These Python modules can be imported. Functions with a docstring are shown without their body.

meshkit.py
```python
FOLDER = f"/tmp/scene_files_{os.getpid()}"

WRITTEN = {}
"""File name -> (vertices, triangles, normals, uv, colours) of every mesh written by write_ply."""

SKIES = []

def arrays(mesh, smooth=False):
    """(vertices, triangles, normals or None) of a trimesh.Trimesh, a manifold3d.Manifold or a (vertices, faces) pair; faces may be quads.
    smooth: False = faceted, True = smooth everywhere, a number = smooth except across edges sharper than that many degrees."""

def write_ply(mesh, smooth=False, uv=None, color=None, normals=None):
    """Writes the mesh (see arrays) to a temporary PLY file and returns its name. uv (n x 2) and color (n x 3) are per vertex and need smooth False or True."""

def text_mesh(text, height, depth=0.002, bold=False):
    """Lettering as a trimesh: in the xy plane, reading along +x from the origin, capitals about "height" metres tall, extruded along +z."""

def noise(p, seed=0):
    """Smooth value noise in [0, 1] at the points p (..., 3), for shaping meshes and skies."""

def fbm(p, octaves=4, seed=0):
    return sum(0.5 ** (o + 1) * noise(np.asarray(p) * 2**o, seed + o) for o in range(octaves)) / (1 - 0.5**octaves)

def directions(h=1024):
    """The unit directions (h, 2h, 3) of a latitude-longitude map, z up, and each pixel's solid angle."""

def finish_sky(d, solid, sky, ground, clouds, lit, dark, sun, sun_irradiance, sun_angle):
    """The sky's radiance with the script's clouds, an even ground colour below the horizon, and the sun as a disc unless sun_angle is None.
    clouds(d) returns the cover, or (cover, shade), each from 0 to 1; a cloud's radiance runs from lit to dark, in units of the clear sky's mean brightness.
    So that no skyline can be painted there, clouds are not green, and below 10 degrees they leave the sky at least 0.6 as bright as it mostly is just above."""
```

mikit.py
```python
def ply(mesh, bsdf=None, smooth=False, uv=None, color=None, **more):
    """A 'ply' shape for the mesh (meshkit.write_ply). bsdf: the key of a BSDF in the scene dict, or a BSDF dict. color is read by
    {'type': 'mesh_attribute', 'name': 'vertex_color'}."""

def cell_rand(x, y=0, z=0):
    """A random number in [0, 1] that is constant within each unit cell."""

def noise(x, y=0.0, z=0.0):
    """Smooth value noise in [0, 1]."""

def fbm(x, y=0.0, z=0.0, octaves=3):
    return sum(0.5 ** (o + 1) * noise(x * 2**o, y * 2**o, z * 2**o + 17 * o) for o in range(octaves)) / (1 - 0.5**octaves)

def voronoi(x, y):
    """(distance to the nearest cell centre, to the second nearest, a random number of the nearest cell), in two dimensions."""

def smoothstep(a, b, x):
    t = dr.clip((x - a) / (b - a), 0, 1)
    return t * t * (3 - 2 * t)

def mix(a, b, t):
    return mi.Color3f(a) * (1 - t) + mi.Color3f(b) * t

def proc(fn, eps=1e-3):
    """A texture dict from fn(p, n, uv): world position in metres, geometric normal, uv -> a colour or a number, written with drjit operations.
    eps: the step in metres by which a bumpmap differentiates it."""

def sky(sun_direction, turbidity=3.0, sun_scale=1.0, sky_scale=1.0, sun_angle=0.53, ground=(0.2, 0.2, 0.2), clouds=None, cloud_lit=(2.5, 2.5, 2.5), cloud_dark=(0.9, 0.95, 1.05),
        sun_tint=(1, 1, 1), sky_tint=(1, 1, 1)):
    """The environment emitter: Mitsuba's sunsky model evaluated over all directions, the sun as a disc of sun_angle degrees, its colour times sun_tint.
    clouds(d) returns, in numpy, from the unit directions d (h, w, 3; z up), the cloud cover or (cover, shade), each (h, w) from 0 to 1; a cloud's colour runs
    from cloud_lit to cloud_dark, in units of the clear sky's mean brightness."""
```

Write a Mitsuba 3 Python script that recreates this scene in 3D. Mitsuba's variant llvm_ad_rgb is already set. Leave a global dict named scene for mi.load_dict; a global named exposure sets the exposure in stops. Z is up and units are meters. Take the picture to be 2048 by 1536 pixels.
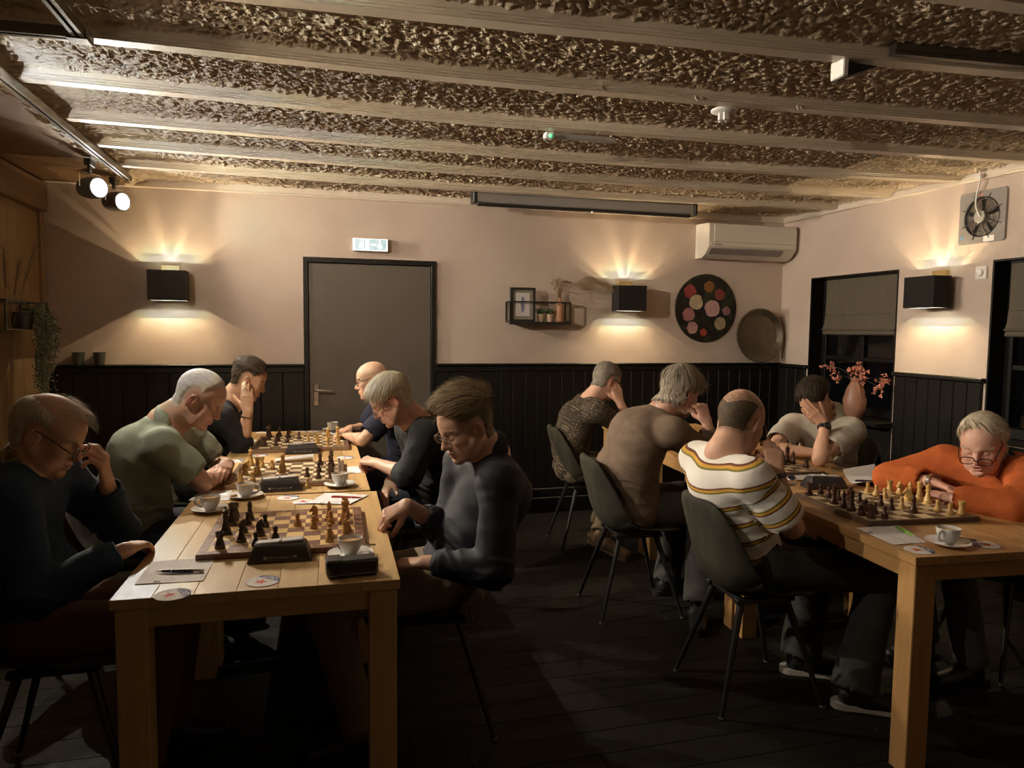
import math, random
from concurrent.futures import ThreadPoolExecutor
import numpy as np, trimesh, mitsuba as mi, drjit as dr, mikit, meshkit
import shapely.geometry as sg
from shapely import affinity

scene, labels = {}, {}
T = mi.ScalarTransform4f
PI = math.pi
RNG = np.random.default_rng(11)

# ------------------------------------------------------------------ camera, light, exposure
exposure = -0.60
scene['camera'] = {'type': 'perspective', 'fov_axis': 'x', 'fov': 71.13, 'near_clip': 0.05, 'far_clip': 60,
                   'to_world': T().look_at(origin=[0, 0, 1.52], target=[0.26566, 0.96115, 1.44506], up=[0.010566, 0.074826, 0.997141])}
# a moonless evening outside: the faint sky behind the windows
scene['night'] = {'type': 'constant', 'radiance': {'type': 'rgb', 'value': [0.0008, 0.001, 0.0015]}}
# the track spots: (head centre, aim, beam power, half angle of the beam)
SPOT_COLOR = np.array([1.0, 0.87, 0.70])
SPOTS = [        # lens centre, aim, beam intensity, half angle of the beam, radiance of the lens
    ((-1.20, 4.74, 2.325), (2.2, 2.0, 2.10), 30.0, 72, 300),
    ((-1.20, 5.28, 2.335), (2.3, 2.7, 2.10), 30.0, 72, 300),
    ((-1.24, 3.19, 2.33), (1.3, 4.10, 2.20), 36.0, 70, 350),
    ((-0.86, 2.02, 2.37), (2.2, 1.9, 2.50), 12.0, 58, 150),
]
SCONCE_RADIANCE = np.array([1.0, 0.74, 0.42]) * 300

# ------------------------------------------------------------------ helpers
def numbered(name):
    if name not in labels and name not in scene and not any(k.startswith(name + '__') for k in scene):
        return name
    i = 1
    while True:
        k = f'{name}_{i:03d}'
        if k not in labels and k not in scene and not any(q.startswith(k + '__') for q in scene):
            return k
        i += 1

_taken = {}
def sub(parent, name):
    """A free key parent__name, parent__name_001 ..."""
    k = f'{parent}__{name}'
    n = _taken.get(k, 0)
    _taken[k] = n + 1
    return k if n == 0 else f'{k}_{n:03d}'

def thing(name, label, cat, group=None, kind=None):
    k = numbered(name)
    labels[k] = {'label': label, 'category': cat}
    if group: labels[k]['group'] = group
    if kind: labels[k]['kind'] = kind
    return k

def struct(name, label=None):
    labels[name] = {'kind': 'structure'}
    if label: labels[name]['label'] = label
    return name

def put(key, mesh, bsdf, smooth=False, label=None, M=None, **kw):
    d = mikit.ply(mesh, bsdf, smooth=smooth, **kw) if not (isinstance(mesh, dict) and mesh.get('type') == 'ply') else dict(mesh)
    if M is not None: d['to_world'] = T(np.asarray(M, float))
    scene[key] = d
    if label: labels.setdefault(key, {})['label'] = label
    return key

def part(parent, name, mesh, bsdf, smooth=False, label=None, M=None, **kw):
    return put(sub(parent, name), mesh, bsdf, smooth, label, M, **kw)

def mat(loc=(0, 0, 0), rz=0.0, R=None, s=1.0):
    M = np.eye(4)
    c, k = math.cos(rz), math.sin(rz)
    M[:3, :3] = (np.array([[c, -k, 0], [k, c, 0], [0, 0, 1]]) if R is None else np.asarray(R)) * s
    M[:3, 3] = loc
    return M

def xf(m, M):
    m = m.copy(); m.apply_transform(M); return m

def unit(v):
    v = np.asarray(v, float); return v / np.linalg.norm(v)

def box(x0, x1, y0, y1, z0, z1, bevel=0.0):
    """An axis-aligned box, its edges chamfered by bevel."""
    lo, hi = np.minimum([x0, y0, z0], [x1, y1, z1]), np.maximum([x0, y0, z0], [x1, y1, z1])
    if bevel <= 0:
        return trimesh.creation.box(bounds=[lo, hi])
    b = min(bevel, 0.45 * (hi - lo).min())
    pts = []
    for i in range(3):
        l, h = lo + b, hi - b
        l[i], h[i] = lo[i], hi[i]
        pts += [[(l, h)[a][0], (l, h)[c][1], (l, h)[d][2]] for a in (0, 1) for c in (0, 1) for d in (0, 1)]
    return trimesh.convex.convex_hull(np.array(pts))

def cat(*ms):
    ms = [m for x in ms for m in (x if isinstance(x, (list, tuple)) else [x])]
    return trimesh.util.concatenate(ms)

def lathe(profile, n=32, close=False):
    """A surface of revolution about z from (r, z) points."""
    p = np.asarray(profile, float)
    a = np.arange(n) * 2 * PI / n
    v = np.stack([p[:, None, 0] * np.cos(a), p[:, None, 0] * np.sin(a), np.repeat(p[:, 1:2], n, 1)], -1).reshape(-1, 3)
    f = []
    i = np.arange(n); j = (i + 1) % n
    for k in range(len(p) - 1 + bool(close)):
        k2 = (k + 1) % len(p)
        f += [np.stack([k * n + i, k * n + j, k2 * n + j], 1), np.stack([k * n + i, k2 * n + j, k2 * n + i], 1)]
    m = trimesh.Trimesh(v, np.vstack(f), process=False)
    keep = m.area_faces > 1e-14
    m.update_faces(keep)
    return m

def tube(pts, r, n=8, caps=True):
    """A swept round tube through the points; r is one radius or one per point."""
    p = np.asarray(pts, float); m = len(p)
    r = np.full(m, r, float) if np.ndim(r) == 0 else np.asarray(r, float)
    t = np.gradient(p, axis=0); t /= np.linalg.norm(t, axis=1, keepdims=True) + 1e-12
    u = np.cross(t[0], [0, 0, 1.0])
    if np.linalg.norm(u) < 0.1: u = np.cross(t[0], [1.0, 0, 0])
    u /= np.linalg.norm(u)
    a = np.arange(n) * 2 * PI / n
    V = []
    for k in range(m):
        u = u - t[k] * (u @ t[k]); u /= np.linalg.norm(u) + 1e-12
        w = np.cross(t[k], u)
        V.append(p[k] + r[k] * (np.cos(a)[:, None] * u + np.sin(a)[:, None] * w))
    V = np.vstack(V); i = np.arange(n); j = (i + 1) % n; f = []
    for k in range(m - 1):
        f += [np.stack([k * n + i, k * n + j, (k + 1) * n + j], 1), np.stack([k * n + i, (k + 1) * n + j, (k + 1) * n + i], 1)]
    if caps:
        V = np.vstack([V, p[:1], p[-1:]])
        f += [np.stack([j, i, i * 0 + m * n], 1), np.stack([(m - 1) * n + i, (m - 1) * n + j, i * 0 + m * n + 1], 1)]
    return trimesh.Trimesh(V, np.vstack(f), process=False)

def spline(pts, n=24):
    from scipy.interpolate import CubicSpline
    p = np.asarray(pts, float)
    s = np.r_[0, np.cumsum(np.linalg.norm(np.diff(p, axis=0), axis=1))]
    return CubicSpline(s, p)(np.linspace(0, s[-1], n))

def extrude(poly, h, z=0.0):
    m = trimesh.creation.extrude_polygon(poly, h, engine='earcut'); m.apply_translation([0, 0, z]); return m

def frame_to(z, x=None):
    """Rotation whose third column is z."""
    z = unit(z); x = np.array([1.0, 0, 0]) if x is None else np.asarray(x, float)
    x = x - z * (x @ z)
    if np.linalg.norm(x) < 1e-3: x = np.cross(z, [0, 1.0, 0])
    x = unit(x)
    return np.stack([x, np.cross(z, x), z], 1)

def grid(nu, nv, fn):
    """A sheet of quads: fn(u, v) on arrays in 0..1 -> (..., 3)."""
    u, v = np.meshgrid(np.linspace(0, 1, nu), np.linspace(0, 1, nv), indexing='ij')
    P = np.asarray(fn(u, v)).reshape(-1, 3)
    i = np.arange(nu * nv).reshape(nu, nv)
    q = np.stack([i[:-1, :-1], i[1:, :-1], i[1:, 1:], i[:-1, 1:]], -1).reshape(-1, 4)
    return trimesh.Trimesh(P, np.vstack([q[:, [0, 1, 2]], q[:, [0, 2, 3]]]), process=False)

def solid(sheet_top, sheet_bot, nu, nv):
    """Closes two equal grids into a solid."""
    n = nu * nv
    i = np.arange(n).reshape(nu, nv)
    rim = np.concatenate([i[:, 0], i[-1, 1:], i[-2::-1, -1], i[0, -2:0:-1]])
    j = np.roll(rim, -1)
    f = np.vstack([sheet_top.faces, sheet_bot.faces[:, ::-1] + n, np.stack([rim, j + n, j], 1), np.stack([rim, rim + n, j + n], 1)])
    return trimesh.Trimesh(np.vstack([sheet_top.vertices, sheet_bot.vertices]), f, process=False)

# ------------------------------------------------------------------ materials
F = mi.Float
def rgb(*c): return {'type': 'rgb', 'value': [float(x) for x in c]}
def prin(key, color, rough=0.5, spec=0.5, metal=0.0, bump=None, scale=1.0, **kw):
    c = color if isinstance(color, dict) else rgb(*color)
    b = {'type': 'principled', 'base_color': c, 'roughness': rough if isinstance(rough, dict) else float(rough), 'specular': float(spec), 'metallic': float(metal), **kw}
    if bump is not None:
        b = {'type': 'bumpmap', 'arbitrary': bump, 'scale': float(scale), 'bsdf': b}
    scene[key] = {'type': 'twosided', 'bsdf': b}
    return key
def srgb(h):
    c = np.array([int(h[i:i + 2], 16) for i in (0, 2, 4)]) / 255
    return tuple(np.where(c < 0.04045, c / 12.92, ((c + 0.055) / 1.055) ** 2.4))
VCOL = {'type': 'mesh_attribute', 'name': 'vertex_color'}

def woodfn(light, dark, axis=0, scale=1.0, plank=None):
    """Straight wood grain along the axis (0 = x, 1 = y, 2 = z)."""
    def fn(p, n, uv):
        q = [p.x, p.y, p.z]
        a = q[axis]; b, c = [q[i] for i in range(3) if i != axis]
        w = mikit.fbm(a * 1.2 * scale, b * 9 * scale, c * 9 * scale, 2)
        g = mikit.fbm(a * 2.5 * scale, b * 70 * scale + w * 4, c * 70 * scale, 3)
        fine = mikit.noise(a * 14 * scale, b * 420 * scale, c * 420 * scale)
        t = dr.clip(0.55 * g + 0.35 * w + 0.25 * fine - 0.12, 0, 1)
        if plank:
            t = dr.clip(t + (mikit.cell_rand(dr.floor(b / plank), 0, 3) - 0.5) * 0.35, 0, 1)
        return mikit.mix(light, dark, t)
    return mikit.proc(fn)

prin('m_plaster', mikit.proc(lambda p, n, uv: mikit.mix((0.53, 0.435, 0.365), (0.48, 0.385, 0.32), mikit.smoothstep(0.3, 0.75, mikit.fbm(p.x * 1.4 + p.y, p.y * 1.4, p.z * 1.6, 3)))), 0.75, 0.25,
     bump=mikit.proc(lambda p, n, uv: mikit.fbm(p.x * 90, p.y * 90, p.z * 90, 2), 1e-3), scale=0.0006)
prin('m_popcorn', mikit.proc(lambda p, n, uv: mikit.mix((0.64, 0.53, 0.39), (0.56, 0.45, 0.32), mikit.fbm(p.x * 60, p.y * 60, 0, 2))), 0.85, 0.15,
     bump=mikit.proc(lambda p, n, uv: mikit.noise(p.x * 78, p.y * 78, 1) + 0.45 * mikit.noise(p.x * 170, p.y * 170, 4), 1.2e-3), scale=0.016)
prin('m_beam', mikit.proc(lambda p, n, uv: mikit.mix((0.60, 0.52, 0.40), (0.53, 0.45, 0.34), mikit.fbm(p.x * 2, p.y * 40, p.z * 40, 2))), 0.32, 0.5)
prin('m_crown', (0.66, 0.58, 0.48), 0.4, 0.4)
prin('m_black_paint', mikit.proc(lambda p, n, uv: mikit.mix((0.0035, 0.0033, 0.003), (0.0055, 0.005, 0.0045), mikit.fbm(p.x * 8, p.y * 8, p.z * 1.5, 2))), 0.42, 0.3)
prin('m_floor', mikit.proc(lambda p, n, uv: mikit.mix((0.0055, 0.0044, 0.0032), (0.024, 0.020, 0.015),
     mikit.smoothstep(0.60, 0.80, mikit.fbm(p.x * 3.2, p.y * 22, 0, 4)) * 0.55 * mikit.smoothstep(0.45, 0.7, mikit.fbm(p.x * 1.1, p.y * 1.6, 5, 2)))),
     mikit.proc(lambda p, n, uv: 0.5 + 0.3 * mikit.fbm(p.x * 4, p.y * 18, 2, 3)), 0.22,
     bump=mikit.proc(lambda p, n, uv: mikit.fbm(p.x * 4, p.y * 90, 0, 2), 1e-3), scale=0.0012)
prin('m_door', (0.078, 0.065, 0.052), 0.45, 0.4)
OAK_L, OAK_D = (0.54, 0.365, 0.165), (0.40, 0.25, 0.105)
prin('m_oak_y', woodfn(OAK_L, OAK_D, 1), 0.42, 0.4)
prin('m_oak_x', woodfn(OAK_L, OAK_D, 0), 0.42, 0.4)
prin('m_oak_z', woodfn(OAK_L, OAK_D, 2), 0.45, 0.4)
OAK2_L, OAK2_D = (0.42, 0.24, 0.095), (0.30, 0.16, 0.058)
prin('m_oak2_y', woodfn(OAK2_L, OAK2_D, 1), 0.42, 0.4)
prin('m_oak2_x', woodfn(OAK2_L, OAK2_D, 0), 0.42, 0.4)
prin('m_oak2_z', woodfn(OAK2_L, OAK2_D, 2), 0.45, 0.4)
prin('m_pine', woodfn((0.24, 0.155, 0.078), (0.15, 0.088, 0.04), 2, 0.7), 0.6, 0.3)
prin('m_rustic', woodfn((0.17, 0.10, 0.05), (0.09, 0.05, 0.025), 0, 0.6), 0.65, 0.3)
prin('m_black_metal', (0.012, 0.012, 0.012), 0.35, 0.5)
prin('m_rail', (0.10, 0.09, 0.075), 0.30, 0.5, 0.6)
prin('m_dark', (0.004, 0.004, 0.004), 0.6, 0.3)
prin('m_spot_body', (0.10, 0.10, 0.095), 0.4, 0.5)
prin('m_spot_grey', (0.38, 0.36, 0.31), 0.35, 0.5)
prin('m_steel', (0.72, 0.70, 0.66), 0.25, 0.5, 1.0)
prin('m_brass', (0.62, 0.47, 0.22), 0.28, 0.5, 1.0)
prin('m_shade', (0.016, 0.014, 0.013), 0.85, 0.2)
prin('m_shade_in', (0.72, 0.62, 0.42), 0.6, 0.3)
prin('m_white_plastic', (0.72, 0.70, 0.66), 0.35, 0.5)
prin('m_ac', (0.66, 0.61, 0.52), 0.4, 0.5)
prin('m_grey_plastic', (0.24, 0.22, 0.20), 0.45, 0.4)
prin('m_blind', mikit.proc(lambda p, n, uv: mikit.mix((0.115, 0.10, 0.075), (0.085, 0.072, 0.052), mikit.noise(p.x * 700, p.y * 700, p.z * 700) * 0.6 + 0.4 * mikit.noise(p.y * 160, p.z * 12, 0))), 0.9, 0.1)
scene['m_pane'] = {'type': 'thindielectric', 'int_ior': 1.5}
scene['m_glass'] = {'type': 'dielectric', 'int_ior': 1.5}
prin('m_porcelain', (0.80, 0.79, 0.76), 0.15, 0.5, clearcoat=0.6, clearcoat_gloss=0.9)
prin('m_coffee', mikit.proc(lambda p, n, uv: mikit.mix((0.36, 0.19, 0.07), (0.52, 0.34, 0.17), mikit.fbm(p.x * 120, p.y * 120, 0, 3))), 0.3, 0.4)
prin('m_paper', (0.78, 0.75, 0.72), 0.7, 0.2)
prin('m_ink', (0.12, 0.12, 0.14), 0.7, 0.2)
prin('m_leather', (0.010, 0.010, 0.012), 0.38, 0.5, bump=mikit.proc(lambda p, n, uv: mikit.fbm(p.x * 700, p.y * 700, p.z * 700, 2), 3e-4), scale=0.0002)
prin('m_clock', (0.022, 0.018, 0.019), 0.33, 0.5)
prin('m_clock_top', (0.40, 0.38, 0.38), 0.4, 0.4)
prin('m_chair', mikit.proc(lambda p, n, uv: mikit.mix((0.028, 0.026, 0.017), (0.016, 0.0145, 0.0095), mikit.smoothstep(0.3, 0.7, mikit.fbm(p.x * 14, p.y * 14, p.z * 5, 3)))), 0.85, 0.2, sheen=0.5)
# ================================================================== the room
YB, XR, XL, YF = 5.639, 4.082, -1.79, -2.2      # back wall, right wall, left wall, wall behind the camera
ZC, ZB, DADO = 2.566, 2.515, 1.25                # plaster of the ceiling, underside of the beams, top of the dado rail

struct('floor', 'dark stained wooden plank floor')
part('floor', 'subfloor', box(XL - 0.3, XR + 0.4, YF, YB + 0.1, -0.08, -0.012), 'm_dark')
for r in range(int((YB - YF) / 0.145) + 1):
    y0 = YF + r * 0.145
    x = XL - RNG.uniform(0, 1.6)
    while x < XR:
        L = RNG.uniform(1.5, 2.6)
        a, b = max(x, XL), min(x + L, XR)
        if b - a > 0.05 and y0 > 0.9:
            part('floor', 'plank', box(a + 0.0008, b - 0.0008, y0 + 0.0012, min(y0 + 0.1438, YB), -0.012, RNG.uniform(-0.0008, 0.0), 0.0012), 'm_floor')
        x += L
part('floor', 'plank', box(XL, XR, YF, YF + 0.145 * math.ceil((0.9 - YF) / 0.145), -0.012, 0), 'm_floor')

def plank_wall(root, along, at, a, b, z0, z1, face, w=0.104):
    """Tongue-and-groove boards of the wainscot, each a board of its own; along = 0: on the back wall, 1: on the right wall."""
    n = max(1, round((b - a) / w)); w = (b - a) / n
    back = box(a, b, at, at + face * 0.004, z0, z1 + 0.02) if along == 0 else box(at, at + face * 0.004, a, b, z0, z1 + 0.02)
    part(root, 'backing', back, 'm_black_paint')
    for i in range(n):
        s, e = a + i * w + 0.0012, a + (i + 1) * w - 0.0012
        m = box(s, e, at + face * 0.003, at + face * 0.018, z0, z1, 0.004) if along == 0 else box(at + face * 0.003, at + face * 0.018, s, e, z0, z1, 0.004)
        part(root, 'board', m, 'm_black_paint')

# back wall with the door opening
DX0, DX1, DZ = -0.075, 0.925, 2.052
struct('wall_back', 'pale pink-beige plaster wall above black board wainscot')
part('wall_back', 'plaster', cat(box(XL - 0.3, DX0, YB, YB + 0.15, 0, 2.8), box(DX1, XR + 0.3, YB, YB + 0.15, 0, 2.8), box(DX0, DX1, YB, YB + 0.15, DZ, 2.8)), 'm_plaster')
plank_wall('wall_back', 0, YB, XL, DX0, 0.13, 1.21, -1, 0.16)
plank_wall('wall_back', 0, YB, DX1, XR, 0.13, 1.21, -1)
def rail(pts, key, lab):
    struct(key, lab)
    part(key, 'cap', cat([box(*p) for p in pts]), 'm_black_paint')
rail([(XL, DX0, YB - 0.042, YB, 1.232, DADO, 0.006), (XL, DX0, YB - 0.026, YB, 1.185, 1.232, 0.005),
      (DX1, XR, YB - 0.042, YB, 1.232, DADO, 0.006), (DX1, XR, YB - 0.026, YB, 1.185, 1.232, 0.005)], 'trim_1', 'black dado rail on the back wall')
struct('baseboard_back', 'black baseboard with two ledges')
part('baseboard_back', 'board', cat(box(XL, DX0, YB - 0.034, YB, 0, 0.13, 0.006), box(DX1, XR, YB - 0.034, YB, 0, 0.13, 0.006), box(DX1, XR, YB - 0.026, YB, 0.13, 0.205, 0.006)), 'm_black_paint')

# the door
struct('door_1', 'flat grey-brown door in a black frame')
part('door_1', 'frame', cat(box(DX0, DX0 + 0.036, YB - 0.022, YB + 0.1, 0, DZ, 0.004), box(DX1 - 0.036, DX1, YB - 0.022, YB + 0.1, 0, DZ, 0.004), box(DX0, DX1, YB - 0.022, YB + 0.1, DZ - 0.04, DZ, 0.004)), 'm_black_paint')
part('door_1', 'leaf', box(DX0 + 0.039, DX1 - 0.039, YB - 0.010, YB + 0.03, 0.006, DZ - 0.043, 0.002), 'm_door')
h = sub('door_1', 'handle')
put(h, cat(box(-0.008, 0.030, YB - 0.019, YB - 0.010, 0.932, 1.097, 0.004)), 'm_steel', label='brushed steel handle plate')
part(h, 'lever', tube(spline([[0.011, YB - 0.015, 1.052], [0.011, YB - 0.055, 1.052], [0.03, YB - 0.066, 1.052], [0.08, YB - 0.066, 1.051], [0.128, YB - 0.062, 1.047]], 14), 0.0088, 10), 'm_steel', True)
part(h, 'keyhole', tube([[0.011, YB - 0.022, 0.975], [0.011, YB - 0.0185, 0.975]], 0.005, 10), 'm_dark')

# right wall with its two windows
W = [(4.292, 5.240, 0.86, 1.985), (1.9, 3.545, 0.86, 1.985)]
struct('wall_right', 'pink-beige plaster wall with two windows above black wainscot')
part('wall_right', 'plaster', cat(box(XR, XR + 0.2, W[0][1], YB + 0.15, 0, 2.8), box(XR, XR + 0.2, W[1][1], W[0][0], 0, 2.8), box(XR, XR + 0.2, YF, W[1][0], 0, 2.8),
     *[box(XR, XR + 0.2, a, b, c, d) for (a, b, z0, z1) in W for (c, d) in ((0, z0), (z1, 2.8))]), 'm_plaster')
plank_wall('wall_right', 1, XR, W[0][1] + 0.02, YB - 0.02, 0.13, 1.21, -1)
plank_wall('wall_right', 1, XR, W[0][0], W[0][1], 0.13, 0.84, -1)
plank_wall('wall_right', 1, XR, W[1][1] + 0.02, W[0][0] - 0.02, 0.13, 1.215, -1)
plank_wall('wall_right', 1, XR, YF, W[1][1], 0.13, 0.84, -1)
struct('trim_2', 'black dado rail on the right wall')
part('trim_2', 'cap', cat(box(XR - 0.036, XR, W[0][1], YB, 1.215, 1.245, 0.006), box(XR - 0.036, XR, W[1][1], W[0][0], 1.215, 1.245, 0.006)), 'm_black_paint')
struct('baseboard_right')
part('baseboard_right', 'board', box(XR - 0.034, XR, YF, YB, 0, 0.13, 0.006), 'm_black_paint')
for i, (a, b, z0, z1) in enumerate(W):
    k = struct(f'window_{i + 1}', 'dark window in a deep black reveal')
    t = 0.012
    part(k, 'reveal', cat(box(XR - 0.003, XR + 0.19, a, a + t, z0, z1), box(XR - 0.003, XR + 0.19, b - t, b, z0, z1), box(XR - 0.003, XR + 0.19, a, b, z1 - t, z1)), 'm_black_paint')
    part(k, 'sill', box(XR - 0.16, XR + 0.19, a - 0.02, b + 0.02, z0 - 0.022, z0 + 0.012, 0.005), 'm_black_paint')
    x0, x1, m = XR + 0.115, XR + 0.165, 0.055
    n = 2 if i == 0 else 3
    bars = [box(x0, x1, a + t, b - t, z0 + 0.012, z0 + 0.08, 0.004), box(x0, x1, a + t, b - t, z1 - 0.08, z1 - t, 0.004), box(x0 + 0.008, x1 - 0.008, a + t, b - t, 1.30, 1.335, 0.004)]
    for j in range(n + 1):
        c = a + t + m / 2 + (b - a - 2 * t - m) * j / n
        bars.append(box(x0, x1, c - m / 2, c + m / 2, z0 + 0.012, z1 - t, 0.004))
    part(k, 'frame', cat(bars), 'm_black_paint')
    for j in range(n):
        c0 = a + t + m + (b - a - 2 * t - m) * j / n; c1 = a + t + (b - a - 2 * t - m) * (j + 1) / n
        for (p0, p1) in ((z0 + 0.08, 1.30), (1.335, z1 - 0.08)):
            part(k, 'pane', (np.array([[x0 + 0.025, c0, p0], [x0 + 0.025, c1, p0], [x0 + 0.025, c1, p1], [x0 + 0.025, c0, p1]]), np.array([[0, 2, 1], [0, 3, 2]])), 'm_pane')

def roman_blind(y0, y1, label):
    k = thing('roman_blind', label, 'blind', 'roman blinds in the window reveals')
    x = XR + 0.045
    # section of the cloth: straight drop, one seam, then the folded stack that swells at the foot
    pr = [(0, 1.972), (0.001, 1.80), (0.000, 1.672), (-0.006, 1.668), (-0.004, 1.660), (-0.010, 1.60), (-0.022, 1.562), (-0.034, 1.553), (-0.036, 1.546), (-0.018, 1.542), (-0.022, 1.532), (-0.026, 1.516), (-0.010, 1.508), (0.012, 1.512), (0.018, 1.56), (0.02, 1.64), (0.012, 1.80), (0.010, 1.972)]
    m = extrude(sg.Polygon([(-z, dx) for dx, z in pr]).buffer(0), y1 - y0)
    R = np.eye(4); R[:3, :3] = np.array([[0, 1, 0], [0, 0, 1], [-1, 0, 0]], float)
    m = xf(m, R); m.apply_translation([x, y0, 0])
    part(k, 'cloth', m, 'm_blind', 35)
    part(k, 'headrail', box(x - 0.006, x + 0.03, y0 - 0.004, y1 + 0.004, 1.958, 1.9735, 0.003), 'm_black_paint')
roman_blind(4.33, 5.105, 'olive roman blind lowered in the far window beside the corner')
roman_blind(1.95, 3.46, 'olive roman blind lowered in the near window at the edge of the picture')

# left wall of pine boards, with the post at its far end
struct('wall_left', 'wooden board wall')
y = YF
while y < 5.40:
    w = RNG.uniform(0.15, 0.2)
    part('wall_left', 'board', box(XL - 0.03, XL + RNG.uniform(-0.002, 0.002), y + 0.0015, y + w - 0.0015, 0, 2.8, 0.003), 'm_pine')
    y += w
struct('trim_3', 'rough pine post with a small bracket at the end of the board wall')
part('trim_3', 'post', box(XL - 0.02, XL + 0.022, y, YB - 0.02, 0, 2.8, 0.006), 'm_pine')
part('trim_3', 'lintel', box(XL - 0.02, XL + 0.05, 4.3, YB - 0.02, 2.29, 2.49, 0.008), 'm_rustic')
part('trim_3', 'bracket', xf(extrude(sg.Polygon([(0, 0), (0.07, 0), (0.062, -0.018), (0.0, -0.115)]), 0.06), np.array([[1, 0, 0, XL + 0.02], [0, 0, -1, 5.58], [0, 1, 0, 1.265], [0, 0, 0, 1.0]])), 'm_pine')
struct('wall_front', 'plaster wall behind the camera')
part('wall_front', 'plaster', box(XL - 0.3, XR + 0.3, YF - 0.15, YF, 0, 2.8), 'm_plaster')

# ceiling: rough plaster bays between painted beams
BEAMS = [[(-1.79, 1.90), (0.6, 1.86), (4.1, 1.70)], [(-1.79, 2.47), (0.65, 2.384), (1.13, 2.35), (1.81, 2.312), (2.67, 2.245), (4.1, 2.13)], [(-1.79, 2.915), (-0.6, 2.92), (0.54, 2.937), (1.41, 2.906), (3.355, 2.791), (4.1, 2.74)],
         [(-1.79, 3.43), (-0.94, 3.458), (0.65, 3.505), (1.67, 3.455), (2.56, 3.41), (4.1, 3.31)], [(-1.79, 4.00), (-1.0, 4.033), (1.12, 4.085), (4.1, 3.854)], [(-1.79, 4.52), (-1.2, 4.545), (1.26, 4.614), (4.1, 4.432)],
         [(-1.79, 5.04), (-1.2, 5.067), (1.4, 5.147), (4.1, 4.992)]]
def curve(pts, x):
    from scipy.interpolate import PchipInterpolator
    p = np.array(pts); return PchipInterpolator(p[:, 0], p[:, 1])(x)
struct('ceiling', 'rough sprayed plaster ceiling between painted beams')
XC = -1.22                                       # where the bays end at the header on the left
gx, gy = np.arange(XC - 0.04, XR + 0.005, 0.0078), np.arange(1.55, YB + 0.01, 0.0078)
X, Y = np.meshgrid(gx, gy, indexing='ij')
P = np.stack([X, Y, X * 0], -1)
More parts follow.
